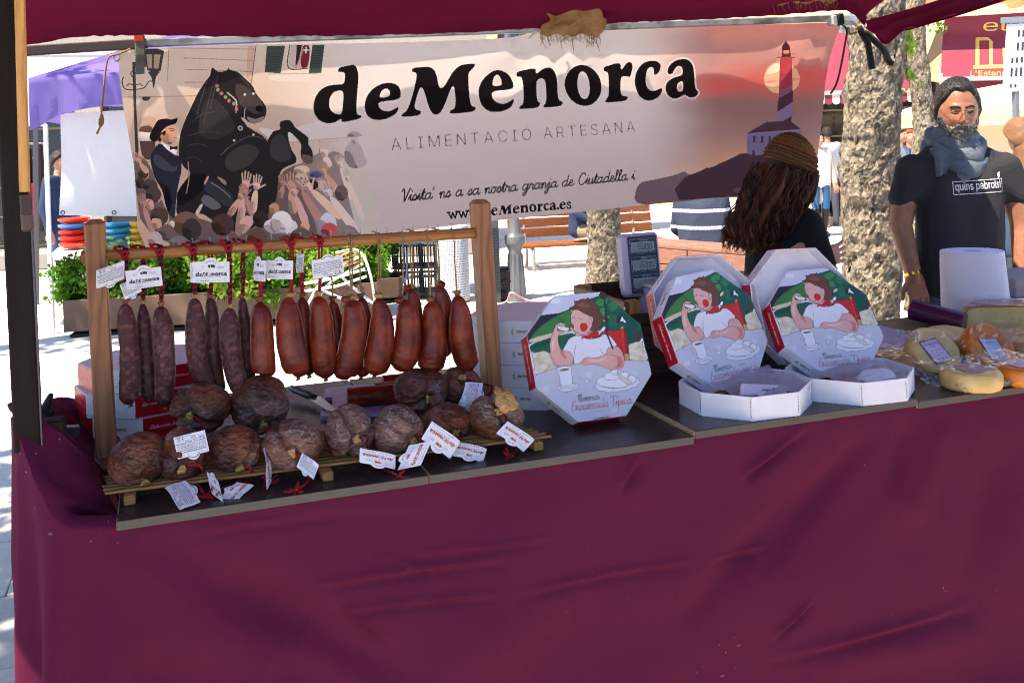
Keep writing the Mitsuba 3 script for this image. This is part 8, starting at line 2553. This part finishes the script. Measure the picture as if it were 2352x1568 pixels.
torso = [m3.Manifold.batch_hull([sph(mp(x, y, f), r) for x, y, r, f in ((2163, 430, .108, 0), (2243, 428, .108, 0), (2120, 388, .065, .01), (2290, 384, .065, .01), (2199, 360, .078, .03), (2148, 366, .062, .02), (2252, 364, .062, .02))]),
         m3.Manifold.batch_hull([sph(mp(x, y, f), r) for x, y, r, f in ((2163, 430, .110, 0), (2243, 428, .110, 0), (2166, 600, .118, -.01), (2240, 600, .118, -.01))]),
         m3.Manifold.batch_hull([sph(mp(x, y, f), r) for x, y, r, f in ((2166, 600, .118, -.01), (2240, 600, .118, -.01), (2168, 648, .116, -.01), (2238, 652, .116, -.01))])]
slL, slR = mp(2071, 452, -.01), mp(2336, 448, 0)
torso += [m3.Manifold.batch_hull([sph(shL, .066), sph(mp(2150, 405), .085), sph(slL, .060)]), m3.Manifold.batch_hull([sph(shR, .066), sph(mp(2258, 402), .085), sph(slR, .060)])]
shirt = blend(torso, .016, 8, .0085, 9, 3)
part(t, 't_shirt', shirt, M_SHIRT, smooth=True)
tsm = trimesh.Trimesh(*shirt, process=False)


def cast(mesh, o, d):
    """Where rays from o along d first meet the mesh."""
    loc, ri, _ = mesh.ray.intersects_location(o, np.tile(d, (len(o), 1)), multiple_hits=False)
    out = np.array(o) + d * .35
    out[ri] = loc
    return out


ct = mp(2222, 426, -.6)
tr = unit(RGT * .995 + ZUP * .03 + FWD * .0); tu = ZUP
txt = sans('quins pebrots!', .033, True); b = txt.bounds
k = .212 / (b[2] - b[0])
txt = place(txt, -.106 - b[0] * k, -.010, 0, 1.0) if False else sa.affine_transform(txt, [k, 0, 0, 1, -.106 - b[0] * k, -.010])
fr = sg.box(-.117, -.030, .117, .030); fr = fr.difference(fr.buffer(-.0035))
pep = so.unary_union([line([(.095, .030), (.104, .040), (.098, .050), (.106, .056)], .006), sg.Point(.100, .044).buffer(.008)])
for nm, g in (('lettering', txt), ('printed_frame', fr), ('emblem', pep)):
    v, f = flat(g.simplify(.0003), None, .02)
    W = ct + tr * v[:, :1] + tu * v[:, 1:2]
    W = cast(tsm, W, FWD) - FWD * .003
    part(t, nm, (W, f), pal('c9c9cf', .8), kind='stuff')
# scarf: overlapping rolls of cloth round the neck, one corner hanging
M_SCARF = pm('scarf', lambda p, n, uv: mix(C3('66717d'), C3('4f5a66'), fbm(p.x * 60, p.y * 60, p.z * 200, 2)), .95, lambda p, n, uv: fbm(p.x * 90, p.y * 90, p.z * 300, 2), .004, sheen=.4)
NC = mp(2198, 352, .03)
roll = []
for k, (rx, ry, z0, tilt_, rr, ph) in enumerate(((.098, .092, .052, .020, .036, 0), (.112, .106, .018, .030, .040, 1.4), (.118, .118, -.020, .042, .040, 2.6), (.098, .112, -.048, .048, .034, 4.0), (.088, .084, .080, .004, .030, 2))):
    a = np.linspace(0, 2 * np.pi, 44, endpoint=False)
    P = NC + np.outer(np.cos(a) * rx, RGT) + np.outer(np.sin(a) * ry, FWD) + np.outer(z0 + tilt_ * np.sin(a) + .014 * np.cos(a) * (1 if k % 2 else -1) + .008 * np.sin(3 * a + ph), ZUP)
    nx = unit(np.array([1, 0, 0])); out = []
    r_ = []
    for j, q in enumerate(P):
        o = unit((q - NC) * [1, 1, 0]); b_ = np.arange(16) * 2 * np.pi / 16
        w = rr * (1 + .16 * np.sin(5 * a[j] + ph) + .10 * np.sin(b_ * 3 + 4 * a[j] + ph))
        r_.append(q + np.outer(np.cos(b_) * w * .72, o) + np.outer(np.sin(b_) * w, ZUP))
    roll.append(loft(r_, closed=True))
cn = [mp(2128, 322, -.07), mp(2168, 352, -.13), mp(2148, 398, -.115), mp(2131, 404, -.10)]
G = np.array([[(cn[0] * (1 - a) + cn[1] * a) * (1 - b) + (cn[3] * (1 - a) + cn[2] * a) * b - FWD * (.012 * math.sin(a * 6) * (.3 + b)) for b in np.linspace(0, 1, 12)] for a in np.linspace(0, 1, 12)])
e1, e2 = grid(G), grid(G + FWD * .012)
part(t, 'scarf', cat(*roll, e1, (e2[0], e2[1][:, ::-1])), M_SCARF, smooth=True)
# hair, beard, brows, spectacles


def shell_of(v, f, d, mask, thick, M, seed, bump, freq, sink=.004):
    n = trimesh.Trimesh(v, f, process=False).vertex_normals
    m = mask * (thick + bump * (meshkit.fbm(v * freq + seed, 3, seed) - .35)) - sink * (1 - mask)
    return tf((v + n * m[:, None], f[(mask[f].max(1) > .02)]), M)


x, y, z = hv.T
up_ = hd[:, 2]
hair = smooth01(.26 + .56 * up_ + .05 * np.cos(hd[:, 0] * 9) - hd[:, 1], -.04, .10) * smooth01(up_, -.36, -.16)
part(t, 'hair', shell_of(hv, hf, hd, hair, .012, MH, 3, .016, 32), M_HAIRG, smooth=True)
zk = z / (.130 * KS)
beard = smooth01(-zk, .34, .50) * smooth01(hd[:, 1], -.05, .2)
beard = np.maximum(beard, smooth01(hd[:, 1], -.05, .1) * (1 - smooth01(hd[:, 1], .42, .6)) * smooth01(-zk, .02, .3))
beard *= 1 - np.exp(-(x / .024) ** 2 - ((z + .0655) / .0075) ** 2)
stache = np.exp(-(x / .030) ** 2 - ((z + .0475) / .0060) ** 2) * (hd[:, 1] > .3)
beard = np.clip(beard + stache * .8, 0, 1)
part(t, 'beard', shell_of(hv, hf, hd, beard, .008, MH, 7, .012, 60), M_BEARD, smooth=True)


def bristles(mask, n, ln, comb, seed, r=.0011, jit=.35):
    """Short single hairs growing out of the skin where the mask says."""
    g = np.random.default_rng(seed)
    nv = trimesh.Trimesh(hv, hf, process=False).vertex_normals
    ok = np.flatnonzero(mask > .45)
    out = []
    for i in g.choice(ok, n):
        d_ = unit(nv[i] * .8 + np.asarray(comb(hv[i])) + g.normal(0, jit, 3))
        p = hv[i] + g.normal(0, .0015, 3); l_ = ln * g.uniform(.6, 1.3)
        side_ = g.normal(0, .25, 3)
        out.append(tube(np.array([p, p + d_ * l_ * .5, p + unit(d_ + side_) * l_ + np.array([0, 0, -.12 * l_])]), [r, r * .9, r * .4], 4, False))
    return tf(cat(out), MH)


for nm, col_, mk, n, ln, sd_ in (('hair_strand', '17161a', hair, 1500, .020, 1), ('hair_strand', '5c5a5e', hair * (np.abs(hd[:, 0]) > .35), 380, .016, 2)):
    part(t, nm, bristles(mk, n, ln, lambda p: (p[0] * 3, -.7, .25), sd_), pal(col_, .45, 0, .5), kind='stuff')
for nm, col_, n, sd_ in (('beard_hair', '2e2a29', 900, 3), ('beard_hair', '8f8b88', 800, 4), ('beard_hair', 'c4c0bc', 420, 5)):
    mk = beard * (1 if col_ == '2e2a29' else smooth01(-zk, .50, .62))
    part(t, nm, bristles(mk, n, .019, lambda p: (p[0] * 2, .2, -.9), sd_, .0009, .3), pal(col_, .5), kind='stuff')
lp = lambda q: (MH @ np.r_[q, 1])[:3]
surf = trimesh.Trimesh(hv, hf, process=False)


def onface(pts, off):
    o = np.array([[a, .3, c] for a, c in pts])
    q = cast(surf, o, np.array([0, -1.0, 0]))
    q[:, 1] += off
    return np.array([lp(k) for k in q])


for s in (-1, 1):
    part(t, 'eyebrow', tube(onface(catmull([(s * .012, .032), (s * .030, .038), (s * .050, .031)], 5), .002), .0042, 6), pal('1d1a1b', .8), smooth=True)
    part(t, 'closed_eye', tube(onface(catmull([(s * .018, .011), (s * .032, .007), (s * .046, .010)], 5), .0012), .0034, 6), pal('2c1b16', .5), smooth=True)
    ang = np.linspace(0, 2 * np.pi, 25)
    part(t, 'lens_rim', tube(np.array([lp((s * .033 + .024 * math.cos(a), .118 + .002 * math.sin(a), .008 + .019 * math.sin(a))) for a in ang]), .0008, 5), pal('c9a86a', .2, 1.0))
    part(t, 'temple', tube(np.array([lp((s * .057, .116, .016)), lp((s * .080, .06, .012)), lp((s * .084, -.01, .006))]), .0011, 5), pal('b08d57', .2, 1.0))
part(t, 'spectacle_bridge', tube(np.array([lp(q) for q in ((-.036, .121, .026), (-.012, .125, .025), (.012, .125, .025), (.036, .121, .026))]), .0019, 6), pal('d8b878', .15, 1.0))
part(t, 'mouth', tube(onface([(-.020, -.0625), (0, -.0615), (.020, -.0625)], -.0015), .0035, 6), pal('6b3a34', .5))
br = wrL + (elL - wrL) * .06
u = unit(elL - wrL); x1 = unit(np.cross(u, FWD)); y1_ = np.cross(u, x1)
part(t, 'bracelet', loft([[br + u * (dz + .006 * math.sin(a)) + x1 * (rr * math.cos(a)) + y1_ * (rr * math.sin(a)) for dz, rr in ((-.007, .034), (.007, .034), (.007, .037), (-.007, .037))] for a in np.arange(28) * 2 * np.pi / 28], closed=True), pal('d9b25a', .2, 1.0), smooth=40)
hipL, hipR = mp(2166, 668), mp(2240, 668)
legs = [m3.Manifold.batch_hull([sph(hipL, .11), sph(hipR, .11), sph(mp(2166, 640), .112), sph(mp(2240, 640), .112)])]
for hp, sx_ in ((hipL, -1), (hipR, 1)):
    g0 = ground(hp) + RGT * .03 * sx_
    legs += chain([hp - [0, 0, .03], g0 + [0, 0, .50], g0 + [0, 0, .07]], [.105, .075, .058])
part(t, 'jeans', blend(legs, .03, 8, .006, 10), M_DENIM, smooth=True)
for hp, sx_ in ((hipL, -1), (hipR, 1)):
    g0 = ground(hp) + RGT * .03 * sx_
    part(t, 'shoe', blend([m3.Manifold.batch_hull([sph(g0 + [0, 0, .05], .05), sph(g0 - FWD * .17 + [0, 0, .035], .035), sph(g0 + FWD * .05 + [0, 0, .04], .04)])], .02, 3), pal('2a2522', .6), smooth=True)
sph, bone = sph0, bone0

# --- the woman with long curls and a knitted headwrap
dw = 4.22
wp = lambda x, y, f=0.0: at(x, y, d=dw) + FWD * f
t = thing('person', 'woman in black seen from behind, curly auburn hair under a striped knitted headwrap', 'person')
Hw = wp(1816, 384, .02)
face = unit(RGT * .80 + FWD * .60 - ZUP * .06); hx = unit(np.cross(face, ZUP)); MW_ = frame(Hw, hx, face, np.cross(hx, face))
hv, hf, hd = head_mesh(.074, .092, .112, 5, .9)
hm = solid(tf((hv, hf), MW_))
for e in ears(.074):
    hm = hm + solid(tf(e, MW_))
sR, eR, wR = wp(1848, 512, -.06), wp(1880, 600, -.07), wp(1903, 598, .10)
sL, eL, wL = wp(1772, 505, .16), wp(1800, 610, .24), wp(1880, 600, .26)
limbs = [bone(wp(1812, 440, .02), .046, wp(1806, 485, .02), .052)] + chain([sR, eR, wR], [.045, .038, .025]) + chain([sL, eL, wL], [.045, .038, .025]) + [m3.Manifold.batch_hull([sph(wp(1806, 490, .02), .06), sph(sR, .045), sph(sL, .045), sph(wp(1795, 640, .03), .10)])]
dh = unit(wp(1945, 590, .13) - wR); hxn = unit(np.cross(dh, ZUP)); limbs += hand_bones(frame(wR, np.cross(dh, hxn), dh, -hxn * -1), 1, (10, 14, 10), 1.3)
dh = unit(wp(1930, 602, .30) - wL); hxn = unit(np.cross(dh, ZUP)); limbs += hand_bones(frame(wL, np.cross(dh, hxn), dh, -hxn * -1), 1, (14, 18, 12), 1.2)
part(t, 'body', back(solid(blend(limbs, .014, 8)) + hm), M_SKIN_F, smooth=True)
M_KNITB = pm('black_knit', lambda p, n, uv: C3('17171a') * (.85 + .3 * noise(p.x * 300, p.y * 300, p.z * 300)), .95)
tops = [m3.Manifold.batch_hull([sph(wp(1806, 492, .02), .07), sph(sR, .062), sph(sL, .062), sph(wp(1775, 570, .03), .09), sph(wp(1835, 570, .02), .09)]),
        m3.Manifold.batch_hull([sph(wp(1775, 570, .03), .105), sph(wp(1838, 570, .02), .10), sph(wp(1765, 700, .03), .11), sph(wp(1835, 700, .02), .11)])]
tops += chain([sR, eR, wR * .92 + eR * .08], [.062, .052, .040]) + chain([sL, eL, wL * .92 + eL * .08], [.060, .05, .038])
part(t, 'black_top', blend(tops, .02, 8, .006, 8, 5), M_KNITB, smooth=True)
lg = []
for x_ in (1768, 1832):
    hp = wp(x_, 720, .03); g0 = ground(hp); lg += chain([hp, g0 + [0, 0, .48], g0 + [0, 0, .07]], [.105, .07, .05])
part(t, 'trousers', blend(lg, .03, 6), pal('1c1c22', .9), smooth=True)
for x_ in (1768, 1832):
    g0 = ground(wp(x_, 720, .03))
    part(t, 'shoe', blend([m3.Manifold.batch_hull([sph(g0 + [0, 0, .045], .045), sph(g0 + face * [1, 1, 0] * .15 + [0, 0, .03], .03)])], .02, 3), pal('22201f', .6), smooth=True)
# headwrap
ax_ = unit(ZUP * .90 + RGT * .34 + FWD * .05)
hwv = hv @ MW_[:3, :3].T
dirs = hd @ MW_[:3, :3].T
cs = dirs @ ax_
mask = smooth01(cs, -.10, .06)
sd = unit(np.cross(ax_, FWD)); fd = np.cross(sd, ax_)
lon = np.arctan2(dirs @ fd, dirs @ sd)
band = np.arccos(np.clip(cs, -1, 1))
nrm = trimesh.Trimesh(hwv, hf, process=False).vertex_normals
th = mask * (.034 + .0045 * np.sin(band * 46) + .006 * (meshkit.noise(dirs * 8, 3) - .5)) - .004 * (1 - mask)
Wv = hwv + nrm * th[:, None] + Hw


def f_knit(p, n, uv):
    s = uv.x * 10.5 + .25 * noise(uv.x * 30, uv.y * 14, 0.0)
    c = mix(C3('7d4526'), C3('565a2c'), smoothstep(.35, .65, .5 + .5 * dr.sin(s * 3.3)))
    c = mix(c, C3('4a2438'), smoothstep(.72, .9, .5 + .5 * dr.sin(s * 5.1 + 1.2)))
    c = mix(c, C3('94562e'), smoothstep(.8, .95, .5 + .5 * dr.sin(s * 7.7 + 2.0)))
    return c * (.6 + .8 * noise(uv.x * 260, uv.y * 160, 1.0))


M_KNIT = pm('knit', f_knit, .95, lambda p, n, uv: noise(p.x * 260, p.y * 260, p.z * 260), .012)
part(t, 'headwrap', (Wv, hf[mask[hf].max(1) > .02]), M_KNIT, smooth=True, uv=np.column_stack([band, lon]))
tail = catmull([wp(1868, 400, -.03), wp(1866, 430, -.03), wp(1862, 465, -.02)], 6)
part(t, 'wrap_tail', tube(tail, np.linspace(.020, .006, len(tail)), 10), M_KNIT, smooth=True, uv=np.column_stack([np.linspace(.6, 1.2, len(tail) * 10 + 2), np.linspace(0, 9, len(tail) * 10 + 2)]))
part(t, 'earring', tube([wp(1862, 470, -.05) + RGT * .011 * math.cos(a) + ZUP * .011 * math.sin(a) for a in np.arange(17) * math.pi / 8], .0016, 5), pal('d8cfa8', .2, 1.0))
capm = 1 - smooth01(hd[:, 1], .30, .50)
part(t, 'hair', shell_of(hv, hf, hd, capm, .016, MW_, 4, .016, 30), 'mat_curl_0', smooth=True)
# hair: a dark mass and several hundred curls over it
core = []
for s in np.linspace(0, 1, 22):
    L_ = catmull([(1738, 372), (1712, 420), (1690, 470), (1676, 520), (1680, 560)], 8); R_2 = catmull([(1856, 396), (1842, 440), (1815, 490), (1778, 540), (1725, 572)], 8)
    i = min(int(s * 32), 32)
    c_ = (L_[i] + R_2[i]) / 2; hw_ = np.linalg.norm(R_2[i] - L_[i]) / 2 * dw / FPX * .93
    dirn = unit(R_2[i] - L_[i])
    q = wp(*c_, -.085 - .03 * math.sin(math.pi * s) + .05 * s)
    axx = RGT * dirn[0] - ZUP * dirn[1]
    a = np.arange(26) * 2 * np.pi / 26
    kk = .35 + .65 * min(1, s * 5 + .2)
    core.append(q + np.outer(np.cos(a) * hw_ * kk, axx) + np.outer(np.sin(a) * (.075 if s < .9 else .04), FWD) + np.outer(.008 * np.sin(a * 5 + s * 20), ZUP))
M_CURL = [pm(f'curl_{k}', c, .5, None, spec=.35) for k, c in enumerate(('35190f', '542a17', '7d4a2c'))]
part(t, 'hair', loft(core), M_CURL[0], smooth=True)
g = np.random.default_rng(12)
cur = [[], [], []]
Ls = catmull([(1736, 372), (1708, 420), (1686, 470), (1668, 525), (1668, 562)], 10); Rs = catmull([(1858, 394), (1846, 440), (1822, 488), (1790, 535), (1742, 575)], 10)
for k in range(1400):
    if k % 11 == 0:
        lu, ls, ld, la, lf, lp_, lc = g.uniform(-.05, 1.04), g.uniform(.74, 1.04), g.uniform(-1, .35), g.uniform(.007, .015), g.uniform(6, 10), g.uniform(0, 6.28), g.random()
    u_ = lu + g.normal(0, .014); s0, s1 = g.uniform(-.0, .14), ls + g.normal(0, .03)
    dep = ld + g.normal(0, .06); amp = la * g.uniform(.8, 1.2); fq = lf; ph = lp_ + g.normal(0, .35)
    n_ = 28
    P = []
    for s in np.linspace(s0, s1, n_):
        i = min(s, 1) * 40; j = min(int(i), 39); f_ = i - j + max(0, s - 1) * 40
        l, r = Ls[j] * (1 - f_) + Ls[j + 1] * f_, Rs[j] * (1 - f_) + Rs[j + 1] * f_
        uu = u_ + .05 * math.sin(s * 5 + ph)
        c_ = l * (1 - uu) + r * uu
        bulge = .100 * math.sqrt(max(0, 1 - (2 * uu - 1) ** 2)) * (.85 + .15 * min(1, s * 4)) + .012
        q = wp(*c_, -.085 - .03 * math.sin(math.pi * min(s, 1)) + .05 * s + bulge * dep)
        w = s * fq * 2.6 + ph
        P.append(q + amp * (.35 + s) * (math.cos(w) * RGT + math.sin(w) * FWD) + [0, 0, .4 * amp * math.sin(w * 1.3)])
    cur[0 if lc + g.normal(0, .12) < .4 else 1 if lc < .8 else 2].append(tube(P, np.linspace(.0021, .0010, n_), 4, False))
for k in range(3):
    part(t, 'curls', cat(cur[k]), M_CURL[k], smooth=True, kind='stuff')


# --- people in the square
def figure(label, pos, face, H, top, legs_, shoe, skin, hair_c, pose='stand', coat=None, boots=False, arm=(0, 0), hair_len=0.0, topmat=None, hat=None):
    """A plain clothed figure: joints placed by its height, its facing and its pose."""
    t = thing('person', label, 'person')
    f = unit(np.asarray(face) * [1, 1, 0]); r = np.cross(f, [0, 0, 1]); o = np.asarray(pos, float)
    k = H / 1.75
    J = lambda a, b, c: o + (r * a + f * b) * k + np.array([0, 0, c * k])
    sit = pose == 'sit'
    dz = -.42 if sit else 0.0
    hz = .90 + dz
    sh = [J(s * .185, 0 + (.05 if sit else 0), 1.42 + dz) for s in (-1, 1)]
    if sit:
        kn = [J(s * .11, .44, .48) for s in (-1, 1)]; an = [J(s * .12, .46, .08) for s in (-1, 1)]
        el = [J(s * .24, .10, 1.14 + dz) for s in (-1, 1)]; wr = [J(s * .13, .32, 1.02 + dz) for s in (-1, 1)]
    else:
        kn = [J(s * .10, .02, .49) for s in (-1, 1)]; an = [J(s * .11 + .02, s * .06, .09) for s in (-1, 1)]
        el = [J(s * .25, -.02, 1.12) for s in (-1, 1)]; wr = [J(s * .26, .06, .88) for s in (-1, 1)]
    hip = [J(s * .09, 0, hz) for s in (-1, 1)]
    head = J(0, .03 + (.06 if sit else 0), 1.625 + dz)
    hv_, hf_, hd_ = head_mesh(.072 * k, .090 * k, .112 * k, 4)
    Mh = frame(head, r, f)
    sk = [bone(J(0, .01 + (.05 if sit else 0), 1.54 + dz), .048 * k, J(0, 0 + (.05 if sit else 0), 1.43 + dz), .056 * k, 14)]
    for i in (0, 1):
        sk += chain([sh[i], el[i], wr[i]], [.042 * k, .036 * k, .026 * k], 14)
        dh_ = unit((wr[i] - el[i])); hxn_ = unit(np.cross(dh_, f + [0, 0, .1])); sk += hand_bones(frame(wr[i], hxn_, dh_, np.cross(hxn_, dh_)), 1 if i else -1, n=8)
        sk += chain([hip[i], kn[i], an[i]], [.07 * k, .05 * k, .035 * k], 14)
    sk += [m3.Manifold.batch_hull([sph(sh[0], .045 * k, 14), sph(sh[1], .045 * k, 14), sph(hip[0], .08 * k, 14), sph(hip[1], .08 * k, 14)])]
    part(t, 'body', back(solid(blend(sk, .04, 4)) + solid(tf((hv_, hf_), Mh))), skin, smooth=True)
    tp = [m3.Manifold.batch_hull([sph(s_, .062 * k, 14) for s_ in sh] + [sph(J(0, -.02 + (.05 if sit else 0), 1.30 + dz), .12 * k, 14), sph(J(-.10, .0, 1.02 + dz), .10 * k, 14), sph(J(.10, 0, 1.02 + dz), .10 * k, 14)]),
          m3.Manifold.batch_hull([sph(J(s * .10, 0, c + dz), .105 * k, 14) for s in (-1, 1) for c in (1.04, .90)])]
    for i in (0, 1):
        tp += chain([sh[i], el[i], wr[i] * .93 + el[i] * .07], [.060 * k, .052 * k, .040 * k], 14)
    part(t, 'top', blend(tp, .035, 5, .006, 7, 2), topmat or pal(top, .9), smooth=True)
    if coat:
        ct_ = [m3.Manifold.batch_hull([sph(s_ - f * .02, .07 * k, 14) for s_ in sh] + [sph(J(s * .13, -.03, .62), .08 * k, 14) for s in (-1, 1)])]
        cut_ = m3.Manifold.batch_hull([sph(J(s * .055, .22, c), .07 * k, 10) for s in (-1, 1) for c in (1.5, .5)])
        for i in (0, 1):
            ct_ += chain([sh[i], el[i], wr[i] * .9 + el[i] * .1], [.066 * k, .06 * k, .05 * k], 14)
        m_2 = m3.Manifold.batch_boolean(ct_, m3.OpType.Add) - cut_
        part(t, 'coat', blend([m_2], .035, 4, .006, 7), pal(coat, .9), smooth=True)
    lgs = [m3.Manifold.batch_hull([sph(h_, .10 * k, 14) for h_ in hip] + [sph(h_ + np.array([0, 0, .06 * k]), .10 * k, 14) for h_ in hip])]
    for i in (0, 1):
        lgs += chain([hip[i], kn[i], an[i]], [.092 * k, .065 * k, .048 * k], 14)
    part(t, 'trousers', blend(lgs, .035, 5, .004, 8), pal(legs_, .85), smooth=True)
    for i in (0, 1):
        part(t, 'shoe', blend([m3.Manifold.batch_hull([sph(an[i] + [0, 0, -.04 * k], .045 * k, 12), sph(an[i] + f * .15 * k + [0, 0, -.055 * k], .032 * k, 12)])] + (chain([an[i], kn[i] * .9 + an[i] * .1], [.054 * k, .070 * k], 12) if boots else []), .03, 3), pal(shoe, .4), smooth=True)
    hm_ = smooth01(hd_[:, 2] * 1.0 - hd_[:, 1] * .7, .05, .25) * smooth01(hd_[:, 2], -.75 - hair_len, -.55 - hair_len)
    part(t, 'hair', shell_of(hv_, hf_, hd_, hm_, .022 + hair_len * .03, Mh, 3, .02, 30), pal(hair_c, .6), smooth=True)
    if hair_len:
        part(t, 'long_hair', blend([m3.Manifold.batch_hull([sph(head - f * .06 * k, .075 * k, 12), sph(head - f * .08 * k - np.array([0, 0, .2 * k]), .08 * k, 12)])], .02, 2, .01, 30), pal(hair_c, .6), smooth=True)
    return t


figure('woman in blue jeans, beige cardigan and black boots walking in the square', at(1886, 543, Z=0), -FWD + RGT * .25, 1.63, 'e2e2e6', '2a5a8c', '1c1a1c', M_SKIN_F, '2a2220', coat='c9b4a0', boots=True)
figure('person in a pale blue shirt walking behind the woman with the cardigan', at(1908, 520, Z=0), FWD, 1.72, '9aa6b8', '4a5060', '2a2a2a', M_SKIN_F, '2a2422')
figure('person with red hair in dark blue clothes far behind the leaning trunk', at(2096, 545, Z=0), -FWD, 1.62, '2c3a56', '2c3442', '2a2a2a', M_SKIN_F, 'b5442a')
figure('person in light blue seen between the two trunks on the right', at(2073, 560, Z=0), -FWD + RGT, 1.66, '7f93a6', '3a4250', '2a2a2a', M_SKIN_F, '3a2a22')
figure('woman with shoulder-long brown hair and a denim jacket at the right picture edge', at(2352, 400, d=6.4) * [1, 1, 0], FWD, 1.66, '3c4f6c', '3c4656', '2a2a2a', M_SKIN_F, '7d5a40', hair_len=.5)
figure('person in jeans standing behind the white tent panel on the left', at(141, 600, d=dt + 1.5) * [1, 1, 0], RGT - FWD * .2, 1.72, '2a3a5a', '34507a', '2a2a2a', M_SKIN_F, '2a2220')
BM = (MB_ @ [.62, .18, 0, 1])[:3]
figure('man in a dark blue jacket and khaki trousers sitting on the wooden bench', BM, RGT * .75 - FWD * .62, 1.74, '2c3856', '8d7f68', '3a3a44', M_SKIN_F, '8a8684', pose='sit')


def f_stripe(p, n, uv):
    s = (p.z - .62) / .155 + .12 * dr.sin(p.x * 3)
    q = s - dr.floor(s)
    c = mix(C3('2c3548'), C3('39435a'), noise(p.x * 90, p.y * 90, p.z * 90))
    return mix(c, C3('c3c9d8'), smoothstep(.10, .13, q) * (1 - smoothstep(.30, .33, q)))


q = (Mw @ [L2 * .20, .62, 0, 1])[:3]
figure('man in a navy sweater with white stripes sitting with his back turned', q - FWD * .1, FWD + RGT * .35, 1.85, '2c3548', '4a4a4a', '2a2a2a', M_SKIN_F, '8a7a70', pose='sit', topmat=pm('striped', f_stripe, .9))
